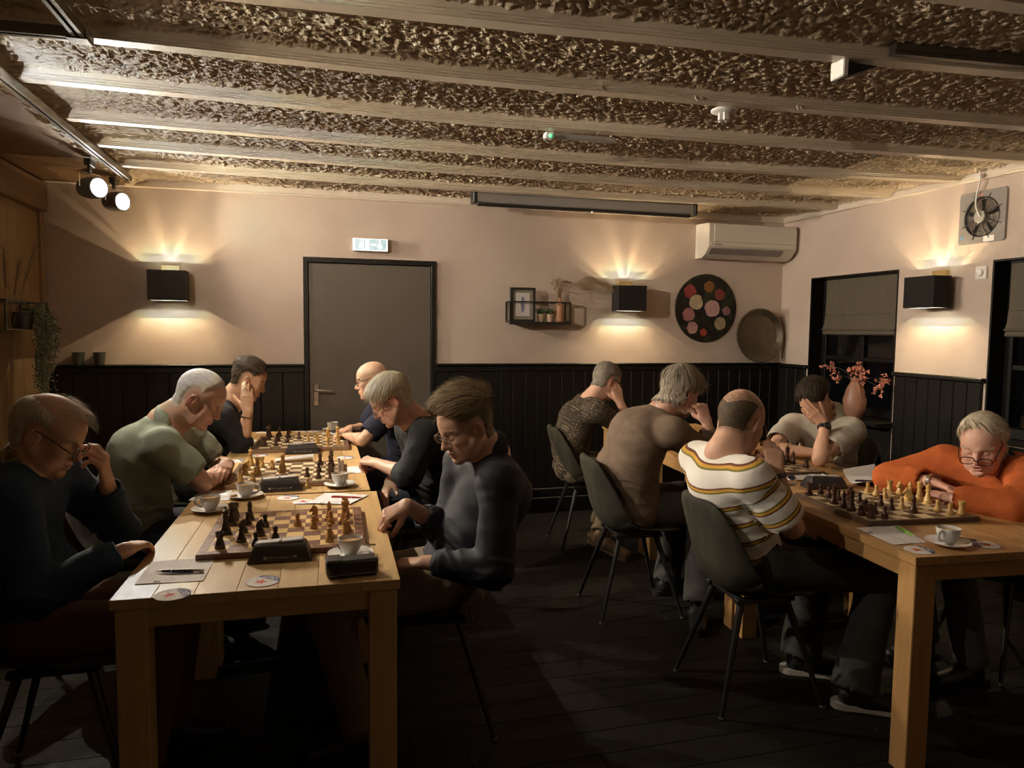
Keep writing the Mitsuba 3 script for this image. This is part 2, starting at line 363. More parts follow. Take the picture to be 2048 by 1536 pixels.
bump = 1.3 * meshkit.noise(P / 0.0155, 5) ** 1.4 + 0.25 * meshkit.noise(P / 0.06, 3)
near = np.min([np.abs(Y + 0.035 - curve(b, X)) for b in BEAMS] + [np.abs(YB - Y)], axis=0) - 0.035
cove = 0.055 * np.clip(1 - (X - XC) / 0.16, 0, 1) ** 2 + 0.012 * np.clip(1 - near / 0.03, 0, 1) ** 2 + 0.03 * np.clip(1 - (XR - X) / 0.12, 0, 1) ** 2
Z = ZC - cove - (bump - 0.6) * 0.012
i = np.arange(X.size).reshape(X.shape)
q = np.stack([i[:-1, :-1], i[:-1, 1:], i[1:, 1:], i[1:, :-1]], -1).reshape(-1, 4)
part('ceiling', 'plaster', (np.stack([X, Y, Z], -1).reshape(-1, 3), q), 'm_popcorn', True, uv=np.stack([X, Y], -1).reshape(-1, 2))
part('ceiling', 'deck', box(XL - 0.3, XR + 0.3, YF - 0.1, YB + 0.15, 2.66, 2.75), 'm_beam')
part('ceiling', 'near_plaster', box(XC - 0.04, XR, YF, 1.56, 2.566, 2.66), 'm_popcorn')
part('ceiling', 'header', box(XL, XC, YF, YB, 2.508, 2.66), 'm_rustic', label='dark smooth board strip along the left wall')
def beam(pts, w=0.062, z=ZB):
    xs = np.linspace(XL + 0.0, XR, 60); yf = curve(pts, xs)
    # section (offset from the far edge towards the camera, height): a bead and two small steps along the foot
    sec = [(0, z), (-w, z), (-w - 0.004, z + 0.004), (-w - 0.004, z + 0.010), (-w - 0.008, z + 0.013), (-w - 0.008, z + 0.019), (-w - 0.012, z + 0.022), (-w - 0.012, 2.70), (0.0, 2.70)]
    V = np.array([[[x, y + o, h] for o, h in sec] for x, y in zip(xs, yf)]).reshape(-1, 3)
    n = len(sec); f = []
    for a in range(len(xs) - 1):
        for b in range(n):
            c = (b + 1) % n
            f.append([a * n + b, a * n + c, (a + 1) * n + c, (a + 1) * n + b])
    part('ceiling', 'beam', (V, np.array(f)[:, ::-1]), 'm_beam', 25)
for b in BEAMS: beam(b)
for yy in (1.3, 0.72, 0.14, -0.44, -1.02, -1.6): beam([(-1.79, yy), (1, yy), (4.1, yy)])
struct('trim_4', 'cream crown board along the back wall')
part('trim_4', 'board', cat(box(XL, XR, YB - 0.022, YB, 2.494, 2.66, 0.004), box(XL, XR, YB - 0.032, YB, 2.494, 2.508, 0.004)), 'm_crown')
struct('trim_5', 'cream crown board along the right wall, cut around the beams')
part('trim_5', 'board', cat(box(XR - 0.022, XR, YF, YB, 2.494, 2.578, 0.004), box(XR - 0.032, XR, YF, YB, 2.494, 2.506, 0.004)), 'm_crown')

# ------------------------------------------------------------------ things on the ceiling
def rail_track(pts, label):
    k = thing('lighting_track', label, 'track', 'black lighting tracks under the ceiling')
    for a, b in zip(pts[:-1], pts[1:]):
        a, b = np.array(a, float), np.array(b, float)
        d = unit(b - a); n = np.array([-d[1], d[0], 0])
        R = np.stack([d, n, [0, 0, 1.0]], 1); L = np.linalg.norm(b - a)
        m = cat(box(0, L, -0.019, -0.0055, -0.034, 0), box(0, L, 0.0055, 0.019, -0.034, 0), box(0, L, -0.006, 0.006, -0.012, 0))
        part(k, 'channel', m, 'm_rail', M=mat(a, R=R))
    return k
ZT = 2.512
k = rail_track([(-1.17, 0.6, ZT), (-1.17, 5.30, ZT)], 'long black track carrying the lit spotlights along the left wall')
part(k, 'end_cap', box(-1.191, -1.149, 5.29, 5.315, ZT - 0.036, ZT, 0.004), 'm_black_metal')
k = rail_track([(-0.765, 0.6, ZT), (-0.745, 2.78, ZT), (-1.15, 2.80, ZT)], 'angled black track with a corner piece beneath the second beam')
part(k, 'corner', cat(box(-0.79, -0.715, 2.755, 2.825, ZT - 0.037, ZT, 0.006)), 'm_rail')

def spotlight(i, head, aim, power, beam_angle, body, label, drop, glow):
    head, aim = np.array(head, float), np.array(aim, float)
    k = thing('spotlight', label, 'spotlight', 'track spotlights')
    d = unit(aim - head); R = frame_to(d, np.cross([0, 0, 1.0], d)); M = mat(head, R=R)
    r, L = 0.062, 0.15
    prof = [(0.0, -L), (0.030, -L + 0.002), (0.050, -L + 0.018), (r - 0.004, -L + 0.045), (r, -L + 0.07), (r, -0.006), (r - 0.002, 0), (r - 0.007, 0), (r - 0.008, -0.014)]
    part(k, 'housing', lathe(prof, 36), body, 40, M=M)
    part(k, 'bezel', lathe([(r - 0.008, -0.014), (r - 0.009, -0.006), (r - 0.012, -0.006), (r - 0.014, -0.014)], 36), 'm_steel', True, M=M)
    rim = head - d * 0.10; top = np.array([rim[0], rim[1], ZT - 0.03]); side = R[:, 0]
    f0 = head - d * 0.075
    up = np.array([0, 0, 1.0])
    yoke = [f0 + side * (r + 0.004), f0 + side * (r + 0.004) + up * (drop * 0.75), f0 - side * (r + 0.004) + up * (drop * 0.75), f0 - side * (r + 0.004)]
    part(k, 'bracket', tube(yoke, 0.0030, 6), 'm_steel')
    part(k, 'stem', cat(tube([[f0[0], f0[1], f0[2] + drop * 0.74], [f0[0], f0[1], ZT - 0.02]], 0.012, 10), box(f0[0] - 0.018, f0[0] + 0.018, f0[1] - 0.05, f0[1] + 0.05, ZT - 0.06, ZT - 0.022, 0.004)), 'm_black_metal')
    lens = lathe([(0, -0.0095), (0.030, -0.0098), (r - 0.010, -0.0115)], 32); lens.invert() if lens.face_normals[0][2] < 0 else None
    key = part(k, 'lamp_lens', lens, 'm_white_plastic', M=M, label='glowing lamp lens')
    scene[key]['emitter'] = {'type': 'area', 'radiance': rgb(*(SPOT_COLOR * glow))}
    scene[k + '__beam'] = {'type': 'spot', 'to_world': T().look_at(origin=(head + d * 0.004).tolist(), target=aim.tolist(), up=[0, 0.1, 1]), 'intensity': rgb(*(SPOT_COLOR * power)), 'cutoff_angle': float(beam_angle), 'beam_width': float(beam_angle * 0.35)}
for i, (s, body, lab) in enumerate(zip(SPOTS, ['m_spot_body', 'm_spot_body', 'm_spot_grey', 'm_spot_grey'],
        ['dark spotlight with its lit face towards the room, nearer of the far pair', 'dark spotlight with its lit face towards the room, last on the track', 'grey spotlight seen from the side at the left edge under the long track', 'grey spotlight with a glaring face in the top corner by the angled track'])):
    spotlight(i, *s[:4], body, lab, 0.11, s[4])

k = thing('projector_screen', 'closed projector screen case under the last ceiling beam', 'projector screen')
x0, x1 = 1.13, 2.96
part(k, 'case', box(x0 + 0.03, x1 - 0.03, 5.20, 5.30, 2.452, 2.535, 0.008), 'm_grey_plastic')
part(k, 'end_cap', box(x0, x0 + 0.03, 5.195, 5.305, 2.447, 2.54, 0.008), 'm_black_metal')
part(k, 'end_cap', box(x1 - 0.03, x1, 5.195, 5.305, 2.447, 2.54, 0.008), 'm_black_metal')
part(k, 'weight_bar', box(x0 + 0.03, x1 - 0.06, 5.195, 5.235, 2.428, 2.451, 0.006), 'm_black_metal')
part(k, 'pull_tab', tube([[2.06, 5.20, 2.43], [2.06, 5.197, 2.418]], 0.009, 10), 'm_white_plastic')

k = thing('smoke_detector', 'white round smoke detector base with open terminals under a beam', 'smoke detector')
sc = np.array([1.785, 2.93, ZB + 0.002])
part(k, 'base', xf(lathe([(0, 0), (0.056, 0), (0.058, -0.004), (0.056, -0.010), (0.040, -0.018), (0, -0.018)], 32), mat(sc)), 'm_white_plastic', 40)
for dx, dy in ((-0.018, -0.006), (0.016, -0.004), (0.0, 0.018), (-0.004, -0.022)):
    part(k, 'terminal', box(sc[0] + dx - 0.012, sc[0] + dx + 0.012, sc[1] + dy - 0.009, sc[1] + dy + 0.009, sc[2] - 0.052, sc[2] - 0.017, 0.003), 'm_white_plastic')
part(k, 'terminal', box(sc[0] - 0.006, sc[0] + 0.008, sc[1] - 0.03, sc[1] - 0.018, sc[2] - 0.04, sc[2] - 0.017, 0.002), 'm_grey_plastic')

k = thing('emergency_light', 'slim clear emergency light panel with a green lamp at its end', 'emergency light')
ex, ey = 1.15, 3.50
part(k, 'panel', box(ex + 0.03, ex + 0.36, ey + 0.004, ey + 0.05, 2.494, ZB + 0.002, 0.004), 'm_grey_plastic')
part(k, 'housing', box(ex - 0.018, ex + 0.03, ey + 0.002, ey + 0.052, 2.488, ZB + 0.004, 0.005), 'm_white_plastic')
key = part(k, 'indicator', xf(trimesh.creation.icosphere(2, 0.011), mat((ex + 0.006, ey + 0.003, 2.497))), 'm_white_plastic', True, label='green indicator lamp')
scene[key]['emitter'] = {'type': 'area', 'radiance': rgb(0.0, 1.3, 0.45)}

k = thing('ceiling_sensor', 'small white sensor box with a dark face under the nearest beam', 'sensor')
part(k, 'box', box(1.862, 1.885, 2.262, 2.335, 2.455, ZB + 0.006, 0.004), 'm_white_plastic')
part(k, 'face', xf(trimesh.convex.convex_hull(np.array([[0, 0, 0], [0, 0.073, 0], [0.13, 0.01, 0.05], [0.13, 0.07, 0.05], [0, 0, 0.05], [0, 0.073, 0.05]])), mat((1.886, 2.262, 2.455))), 'm_dark')
k = thing('cable_trunking', 'dark cable trunking fixed along the near beam by the right wall', 'cable trunking')
pts = [(x, float(curve(BEAMS[1], x))) for x in np.linspace(2.02, 3.9, 12)]
part(k, 'channel', cat([trimesh.convex.convex_hull(np.array([[x, y + o, z] for (x, y) in (a, b) for o in (-0.105, -0.076) for z in (2.522, 2.566)])) for a, b in zip(pts[:-1], pts[1:])]), 'm_rail')
part(k, 'lid', cat([trimesh.convex.convex_hull(np.array([[x, y + o, z] for (x, y) in (a, b) for o in (-0.111, -0.1055) for z in (2.535, 2.562)])) for a, b in zip(pts[:-1], pts[1:])]), 'm_rail')

def hook(x, y, s, label, bent):
    k = thing('ceiling_hook', label, 'hook', 'small hooks and nails in the beams')
    p = [[0, 0, 0.02], [0, 0, -0.012], [0.014 * s, -0.004, -0.026], [0.024 * s, -0.004, -0.014], [0.018 * s, -0.002, -0.004]] if bent else [[0, 0, 0.02], [-0.012, -0.006, -0.012], [-0.03, -0.02, -0.03]]
    part(k, 'wire', tube(spline(p, 14), 0.0026, 7), 'm_white_plastic', True, M=mat((x, y, 2.53)))
hook(1.165, 2.845, 1, 'small white nail slanting from the second beam', False)
hook(1.583, 2.825, 1, 'white screw hook in the beam beside the smoke detector', True)
hook(2.09, 2.80, -1, 'white hook in the beam towards the right wall', True)
hook(1.40, 3.43, 1, 'tiny white hook beside the emergency light', False)

# ------------------------------------------------------------------ things on the walls
def sconce(M, label):
    """Local frame: x along the wall, y out of the wall towards the room, z up; the origin on the wall at the middle of the shade."""
    k = thing('wall_lamp', label, 'wall lamp', 'black box wall lamps')
    w, h, d0, d1, t = 0.124, 0.104, 0.045, 0.185, 0.003
    def slab(a, b): return (a, b)
    faces = [((-w, -d0), (-w, -d1)), ((-w, -d1), (w, -d1)), ((w, -d1), (w, -d0)), ((w, -d0), (-w, -d0))]
    out = cat(box(-w, -w + t, d0, d1, -h, h), box(w - t, w, d0, d1, -h, h), box(-w, w, d0, d0 + t, -h, h), box(-w, w, d1 - t, d1, -h, h))
    inn = cat(box(-w + t, -w + 2 * t, d0 + t, d1 - t, -h + 0.001, h - 0.001), box(w - 2 * t, w - t, d0 + t, d1 - t, -h + 0.001, h - 0.001), box(-w + t, w - t, d0 + t, d0 + 2 * t, -h + 0.001, h - 0.001), box(-w + t, w - t, d1 - 2 * t, d1 - t, -h + 0.001, h - 0.001))
    s = sub(k, 'shade'); put(s, out, 'm_shade', M=M, label='black fabric box shade open above and below')
    part(s, 'lining', inn, 'm_shade_in', M=M)
    part(k, 'wall_plate', box(-0.062, 0.062, 0.0, 0.022, -0.09, 0.150, 0.003), 'm_brass', M=M)
    part(k, 'arm', cat(box(-0.012, 0.012, 0.02, 0.115, 0.066, 0.078, 0.002), tube([[0, 0.115, 0.078], [0, 0.115, 0.03]], 0.014, 12)), 'm_brass', M=M)
    bulb = trimesh.creation.icosphere(2, 0.016); bulb.apply_scale([1, 1, 1.5])
    key = part(k, 'bulb', xf(bulb, mat((0, 0.115, 0.002))), 'm_white_plastic', True, M=M)
    scene[key]['emitter'] = {'type': 'area', 'radiance': rgb(*SCONCE_RADIANCE)}
    for q, (x, z, w_) in enumerate(((-0.032, 0.03, 1.0), (0.032, 0.03, 1.0), (0.0, -0.035, 1.3))):      # the light of the bulb, above and below it
        scene[f'{k}__glow_{q + 1:03d}'] = {'type': 'point', 'position': (M @ [x, 0.105, z, 1])[:3].tolist(), 'intensity': rgb(*(np.array([1.0, 0.76, 0.45]) * w_))}
RB = np.array([[1, 0, 0], [0, -1, 0], [0, 0, 1.0]])          # on the back wall, y towards the room (mirrored box is symmetric)
sconce(mat((-0.982, YB, 1.808), R=RB), 'black box wall lamp glowing left of the door')
sconce(mat((2.532, YB, 1.792), R=RB), 'black box wall lamp glowing beside the shelf with dried flowers')
sconce(mat((XR, 3.925, 1.80), R=np.array([[0, -1, 0], [1, 0, 0], [0, 0, 1.0]])), 'black box wall lamp glowing between the two windows')

k = thing('exit_sign', 'lit teal and white emergency exit sign above the door', 'sign')
part(k, 'body', box(0.288, 0.552, YB - 0.045, YB, 2.108, 2.204, 0.003), 'm_white_plastic')
def lit(key, r): scene[key]['emitter'] = {'type': 'area', 'radiance': rgb(*r)}
def front(poly, z=0.0, th=0.001):
    """A flat figure on the back wall, drawn in (x, z) and facing the room at depth z in front of the wall."""
    m = extrude(poly, th); R = np.array([[1, 0, 0, 0], [0, 0, -1, YB - z], [0, 1, 0, 0], [0, 0, 0, 1.0]]); return xf(m, R)
lit(part(k, 'rim', front(sg.box(0.290, 2.110, 0.550, 2.202).difference(sg.box(0.304, 2.118, 0.537, 2.196)), 0.045), 'm_white_plastic'), (1.1, 1.25, 1.25))
lit(part(k, 'face', front(sg.box(0.304, 2.118, 0.537, 2.196), 0.045), 'm_white_plastic'), (0.01, 0.40, 0.55))
man = sg.Point(0.362, 2.182).buffer(0.0075).union(sg.LineString([(0.358, 2.170), (0.352, 2.152), (0.366, 2.140), (0.362, 2.124)]).buffer(0.0055)).union(sg.LineString([(0.352, 2.150), (0.342, 2.136), (0.328, 2.134)]).buffer(0.005)).union(sg.LineString([(0.340, 2.158), (0.358, 2.168), (0.374, 2.158)]).buffer(0.004))
doorway = sg.box(0.380, 2.122, 0.412, 2.192)
arrow = sg.box(0.486, 2.148, 0.498, 2.190).union(sg.Polygon([(0.468, 2.152), (0.516, 2.152), (0.492, 2.124)]))
side = sg.box(0.420, 2.150, 0.462, 2.164)
lit(part(k, 'pictogram', cat([front(g, 0.046) for g in (man, doorway, arrow, side)]), 'm_white_plastic'), (1.3, 1.45, 1.5))

k = thing('air_conditioner', 'white wall air conditioner in the corner under the ceiling', 'air conditioner')
ax0, ax1 = 3.20, 4.055
prof = [(0, 2.155), (0.10, 2.150), (0.155, 2.175), (0.215, 2.232), (0.222, 2.25), (0.222, 2.415), (0.205, 2.435), (0.02, 2.445), (0, 2.44)]
m = extrude(sg.Polygon(prof).buffer(0.004).buffer(-0.004), ax1 - ax0)
part(k, 'casing', xf(m, np.array([[0, 0, 1, ax0], [-1, 0, 0, YB], [0, 1, 0, 0], [0, 0, 0, 1.0]])), 'm_ac', 25)
part(k, 'front_panel', box(ax0 + 0.045, ax1 - 0.012, YB - 0.229, YB - 0.222, 2.279, 2.43, 0.003), 'm_ac')
part(k, 'lower_panel', box(ax0 + 0.012, ax1 - 0.012, YB - 0.228, YB - 0.222, 2.240, 2.275, 0.002), 'm_ac')
fl = np.array([[0, -0.0045, 0], [0.70, -0.0045, 0], [0.70, 0, 0], [0, 0, 0]])
dn = unit([0, 0.0595, -0.0565]); R = np.stack([[1.0, 0, 0], np.cross(dn, [1.0, 0, 0]), dn], 1)
part(k, 'flap', box(0, 0.70, -0.004, 0.004, 0.004, 0.070, 0.002), 'm_grey_plastic', M=mat((ax0 + 0.02, YB - 0.2195, 2.2285), R=R), label='grey outlet flap')
part(k, 'flap_end', box(0.715, 0.83, -0.003, 0.004, 0.004, 0.070, 0.002), 'm_ac', M=mat((ax0 + 0.012, YB - 0.2195, 2.2285), R=R))
tx = meshkit.text_mesh('Panasonic', 0.011, 0.001, True); tx.apply_translation([0.02, 0, 0])
part(k, 'lettering', xf(tx, np.array([[1, 0, 0, ax0 + 0.03], [0, 0, -1, YB - 0.2285], [0, 1, 0, 2.253], [0, 0, 0, 1.0]])), 'm_ink')

k = thing('extractor_fan', 'grey square extractor fan with a black grille high on the right wall', 'fan')
fy, fz, hw = 3.632, 2.262, 0.163
def rightwall(m):   # (x, y, z) drawn facing +z -> on the right wall facing the room; x runs away from the camera... towards larger y on the left
    return xf(m, np.array([[0, 0, -1, XR], [-1, 0, 0, fy], [0, 1, 0, fz], [0, 0, 0, 1.0]]))
ring = sg.box(-hw, -hw, hw, hw).buffer(-0.02).buffer(0.02)
part(k, 'plate', rightwall(extrude(ring.difference(sg.Point(0, 0).buffer(0.125, 32)), 0.016)), 'm_grey_plastic')
part(k, 'duct', rightwall(lathe([(0.126, -0.02), (0.126, 0.012), (0.118, 0.012), (0.118, -0.02), (0, -0.02)], 40)), 'm_dark')
for j in range(5):
    a = j * 2 * PI / 5
    bl = grid(6, 5, lambda u, v: np.stack([(0.04 + 0.07 * u) * np.cos(a + 0.9 * (v - .5)), (0.04 + 0.07 * u) * np.sin(a + 0.9 * (v - .5)), -0.004 + 0.02 * (v - 0.5)], -1))
    part(k, 'blade', rightwall(bl), 'm_dark', True)
ga = np.linspace(0, 2 * PI, 49)
part(k, 'grille', rightwall(cat([tube(np.stack([r * np.cos(ga), r * np.sin(ga), 0 * ga + 0.034 - 0.018 * (r / 0.125) ** 3], 1), 0.0017, 5, False) for r in np.linspace(0.045, 0.128, 11)] +
     [tube([[0.038 * math.cos(a), 0.038 * math.sin(a), 0.036], [0.09 * math.cos(a), 0.09 * math.sin(a), 0.030], [0.15 * math.cos(a), 0.15 * math.sin(a), 0.016]], 0.0024, 5) for a in np.arange(8) * PI / 4 + 0.4])), 'm_black_metal', True)
part(k, 'hub', rightwall(lathe([(0.04, 0.012), (0.04, 0.036), (0.036, 0.040), (0, 0.040)], 28)), 'm_spot_grey', 30)
part(k, 'sticker', rightwall(box(0.02, 0.095, -0.158, -0.122, 0.016, 0.0172)), 'm_paper', label='white sticker')
part(k, 'sticker', rightwall(box(-0.03, 0.0, 0.132, 0.146, 0.016, 0.0172)), prin('m_sticker_red', (0.55, 0.25, 0.18), 0.6), label='red sticker')
part(k, 'sticker', rightwall(xf(extrude(sg.Polygon([(math.cos(a) * (0.016 if j % 2 else 0.007), math.sin(a) * (0.016 if j % 2 else 0.007)) for j, a in enumerate(np.arange(10) * PI / 5)]), 0.0012), mat((-0.135, -0.118, 0.016)))), prin('m_sticker_blue', (0.10, 0.30, 0.48), 0.6), label='blue sticker')
part(k, 'cable', tube(spline([[XR - 0.05, fy - 0.0, 2.545], [XR - 0.045, fy + 0.004, 2.46], [XR - 0.04, fy + 0.022, 2.40], [XR - 0.05, fy + 0.018, 2.345], [XR - 0.058, fy - 0.002, 2.30], [XR - 0.042, fy - 0.012, 2.262]], 30), 0.0055, 8), 'm_white_plastic', True)
part(k, 'junction_box', box(XR - 0.065, XR - 0.03, fy - 0.018, fy + 0.03, 2.50, 2.525, 0.004), 'm_white_plastic')

k = thing('dimmer_switch', 'white square dimmer switch with a round knob on the right wall', 'switch')
fy, fz = 3.622, 1.912
part(k, 'plate', rightwall(box(-0.041, 0.041, -0.041, 0.041, 0, 0.010, 0.004)), 'm_white_plastic')
part(k, 'knob', rightwall(lathe([(0.022, 0.010), (0.020, 0.022), (0.017, 0.024), (0, 0.024)], 24)), 'm_white_plastic', 40)
k = thing('thermostat_box', 'small cream box on the wooden wall at the left edge', 'box')
part(k, 'casing', box(XL + 0.001, XL + 0.03, 4.42, 4.60, 2.235, 2.325, 0.006), 'm_ac')
part(k, 'cable', tube([[XL + 0.012, 4.48, 2.235], [XL + 0.014, 4.48, 2.15], [XL + 0.01, 4.50, 2.0]], 0.004, 6), 'm_dark')

k = thing('floral_disc', 'round dark picture of flowers on the back wall above the metal tray', 'picture')
fx, fz, fr = 3.315, 1.727, 0.298
def flowers(p, n, uv):
    """Plain bunch of roses on black: overlapping rosettes, each a noise-wobbled disc with petal rings."""
    x, z = p.x - fx, p.z - fz
    c = mikit.mix((0.006, 0.006, 0.005), (0.02, 0.026, 0.014), mikit.smoothstep(0.55, 0.7, mikit.fbm(x * 18, z * 18, 2, 3)))
    spots = [(-0.16, 0.14, 0.062, (0.30, 0.05, 0.05)), (0.02, 0.19, 0.05, (0.26, 0.11, 0.03)), (0.13, 0.12, 0.05, (0.24, 0.05, 0.05)), (0.2, -0.02, 0.04, (0.30, 0.16, 0.17)), (0.14, -0.13, 0.058, (0.42, 0.36, 0.22)),
             (-0.13, -0.17, 0.055, (0.50, 0.28, 0.27)), (-0.02, -0.21, 0.034, (0.34, 0.06, 0.04)), (0.06, 0.0, 0.078, (0.60, 0.38, 0.36)), (-0.10, 0.055, 0.068, (0.56, 0.46, 0.30)), (-0.17, -0.055, 0.06, (0.45, 0.20, 0.20))]
    for j, (a, b, r, col) in enumerate(spots):
        dx, dz = x - a, z - b
        d = dr.sqrt(dx * dx + dz * dz); an = dr.atan2(dz, dx)
        w = r * (0.86 + 0.22 * mikit.noise(an * 2.2 + 7 * j, j * 3.0, d * 30))
        petal = 0.62 + 0.5 * mikit.noise(an * 2.6 + d * 90, d * 130, j * 5.0)
        c = dr.select(d < w, mi.Color3f(*col) * petal, c)
    return c
prin('m_floral', mikit.proc(flowers), 0.45, 0.3)
R = np.array([[1, 0, 0, fx], [0, 0, -1, YB], [0, 1, 0, fz], [0, 0, 0, 1.0]])
part(k, "panel", xf(lathe([(0, 0.010), (fr - 0.002, 0.010), (fr, 0.008), (fr, 0.0)], 72), R), 'm_floral')

k = thing('metal_tray', 'large round hammered metal tray leaning in the corner on the dado rail', 'tray')
prin('m_tray', mikit.proc(lambda p, n, uv: mikit.mix((0.20, 0.17, 0.125), (0.13, 0.11, 0.08), mikit.fbm(p.x * 22, p.z * 22, 0, 4))), 0.45, 0.5, 0.85,
     bump=mikit.proc(lambda p, n, uv: 0.5 * dr.sin(dr.sqrt(dr.square(p.x - 3.823) + dr.square(p.z - 1.5)) * 420), 5e-4), scale=0.0004)
R = frame_to([0, -math.cos(0.07), math.sin(0.07)], [1, 0, 0]); R = np.stack([R[:, 0], R[:, 1], R[:, 2]], 1)
part(k, 'dish', lathe([(0, 0.004), (0.185, 0.004), (0.192, 0.006), (0.226, 0.040), (0.232, 0.043), (0.240, 0.041), (0.240, 0.037), (0.230, 0.036), (0.195, 0.0), (0, 0.0)], 72), 'm_tray', 30, M=mat((3.815, YB - 0.050, 1.4925), R=R))

# wire shelf with what stands on it
k = thing('wire_shelf', 'black wire box shelf on the back wall', 'shelf')
sx0, sx1, sy0, sy1, sz0, sz1 = 1.497, 2.012, YB - 0.135, YB - 0.004, 1.590, 1.752
part(k, 'plate', box(sx0, sx1, sy0, sy1, sz0 - 0.006, sz0, 0.002), 'm_black_metal')
w = 0.0045
rods = []
for yy in (sy0, sy1 - 2 * w):
    rods += [box(sx0, sx1, yy, yy + 2 * w, sz1 - 2 * w, sz1)] + [box(xx, xx + 2 * w, yy, yy + 2 * w, sz0, sz1) for xx in (sx0, sx1 - 2 * w)]
for xx in (sx0, sx1 - 2 * w):
    rods += [box(xx, xx + 2 * w, sy0, sy1, sz1 - 2 * w, sz1), box(xx, xx + 2 * w, sy0, sy1, sz0, sz0 + 2 * w)]
rods.append(box(sx0, sx1, sy0 - 0.001, sy0 + 2 * w, sz0 - 0.022, sz0, 0.001))
part(k, 'frame', cat(rods), 'm_black_metal')
k = thing('feather_frame', 'black picture frame with a blue feather standing on the wire shelf', 'picture frame')
px0, px1, pz0, pz1, py = 1.510, 1.714, sz0 + 0.001, sz0 + 0.270, YB - 0.112
fr4 = sg.box(px0, pz0, px1, pz1)
def atdepth(poly, y, th): return xf(extrude(poly, th), np.array([[1, 0, 0, 0], [0, 0, -1, y], [0, 1, 0, 0], [0, 0, 0, 1.0]]))
part(k, 'frame', atdepth(fr4.difference(fr4.buffer(-0.016, join_style=2)), py + 0.028, 0.034), 'm_black_metal')
part(k, 'backing', atdepth(fr4.buffer(-0.012, join_style=2), py + 0.012, 0.002), prin('m_mat_board', (0.30, 0.27, 0.21), 0.8))
part(k, 'print', atdepth(sg.box(px0 + 0.043, pz0 + 0.042, px1 - 0.043, pz1 - 0.042), py + 0.009, 0.0015), 'm_paper')
fea = sg.Polygon([(0.0, 0.0), (0.014, 0.03), (0.017, 0.075), (0.012, 0.12), (0.002, 0.138), (-0.012, 0.125), (-0.010, 0.10), (-0.017, 0.085), (-0.012, 0.05), (-0.008, 0.02)])
part(k, 'feather', atdepth(affinity.translate(fea, (px0 + px1) / 2, pz0 + 0.062), py + 0.0072, 0.0006), prin('m_feather', mikit.proc(lambda p, n, uv: mikit.mix((0.10, 0.11, 0.22), (0.32, 0.34, 0.46), mikit.noise(p.x * 260 + p.z * 260, p.z * 90, 0))), 0.8))
scene['m_frame_glass'] = {'type': 'thindielectric', 'int_ior': 1.5}
part(k, 'glass', (np.array([[px0 + 0.014, py, pz0 + 0.014], [px1 - 0.014, py, pz0 + 0.014], [px1 - 0.014, py, pz1 - 0.014], [px0 + 0.014, py, pz1 - 0.014]]), np.array([[0, 1, 2], [0, 2, 3]])), 'm_frame_glass')
prin('m_pot', (0.52, 0.37, 0.28), 0.7, 0.3)
prin('m_gold', (0.60, 0.46, 0.20), 0.4, 0.5, 0.7)
prin('m_succulent', mikit.proc(lambda p, n, uv: mikit.mix((0.03, 0.05, 0.022), (0.06, 0.085, 0.04), mikit.noise(p.x * 200, p.y * 200, p.z * 200))), 0.6)
def succulent(x, label):
    k = thing('succulent', label, 'plant', 'little succulents on the wire shelf')
    M = mat((x, YB - 0.072, sz0 + 0.0005))
    part(k, 'pot', lathe([(0, 0), (0.021, 0), (0.029, 0.048), (0.026, 0.048), (0.024, 0.042), (0, 0.042)], 24), 'm_pot', 30, M=M)
    part(k, 'pot_rim', lathe([(0.0285, 0.046), (0.031, 0.048), (0.031, 0.062), (0.027, 0.062), (0.026, 0.050)], 24), 'm_gold', 30, M=M)
    lv = []
    for j in range(26):
        a, e = j * 2.4, 0.35 + 1.1 * (1 - j / 26)
        d = np.array([math.cos(a) * math.cos(e), math.sin(a) * math.cos(e), math.sin(e)]); L = 0.05 * (0.75 + 0.4 * math.sin(j * 1.7) ** 2)
        b = np.array([0, 0, 0.058]) + d * 0.006
        lv.append(tube([b, b + d * L * 0.5 + [0, 0, 0.002], b + d * L], [0.0045, 0.005, 0.0006], 5))
    part(k, 'leaves', cat(lv), 'm_succulent', True, M=M)
succulent(1.775, 'little succulent in a pink pot next to the feather frame')
succulent(1.852, 'little succulent in a pink pot next to the brown bottle vase')
prin('m_dried', mikit.proc(lambda p, n, uv: mikit.mix((0.30, 0.20, 0.12), (0.16, 0.10, 0.06), mikit.noise(p.x * 140, p.y * 140, p.z * 140))), 0.85, 0.2)
prin('m_pampas', mikit.proc(lambda p, n, uv: mikit.mix((0.44, 0.33, 0.20), (0.28, 0.20, 0.12), mikit.noise(p.x * 220, p.y * 220, p.z * 220))), 0.9, 0.1)
prin('m_terracotta', (0.36, 0.17, 0.085), 0.35, 0.5)
k = thing('bottle_vase', 'brown bottle vase with dried flowers on the wire shelf', 'vase')
vb = np.array([1.935, YB - 0.072, sz0 + 0.0005])
part(k, 'bottle', lathe([(0, 0), (0.030, 0), (0.034, 0.004), (0.035, 0.125), (0.031, 0.142), (0.015, 0.158), (0.013, 0.19), (0.015, 0.196), (0.012, 0.196), (0.010, 0.17), (0, 0.17)], 28), 'm_terracotta', 30, M=mat(vb))
top = vb + [0, 0, 0.175]
tw = []
rg = np.random.default_rng(4)
for j in range(22):
    e = np.array([rg.normal(-0.01, 0.035), rg.normal(0, 0.02), rg.uniform(0.09, 0.17)])
    m_ = e * 0.5 + [rg.normal(0, 0.008), rg.normal(0, 0.008), 0.01]
    tw.append(tube(spline([top * 0, m_, e], 6), np.linspace(0.0016, 0.0006, 6), 4))
    for q in range(4):
        tw.append(xf(trimesh.creation.icosphere(0, rg.uniform(0.003, 0.0065)), mat(e + rg.normal(0, 0.007, 3))))
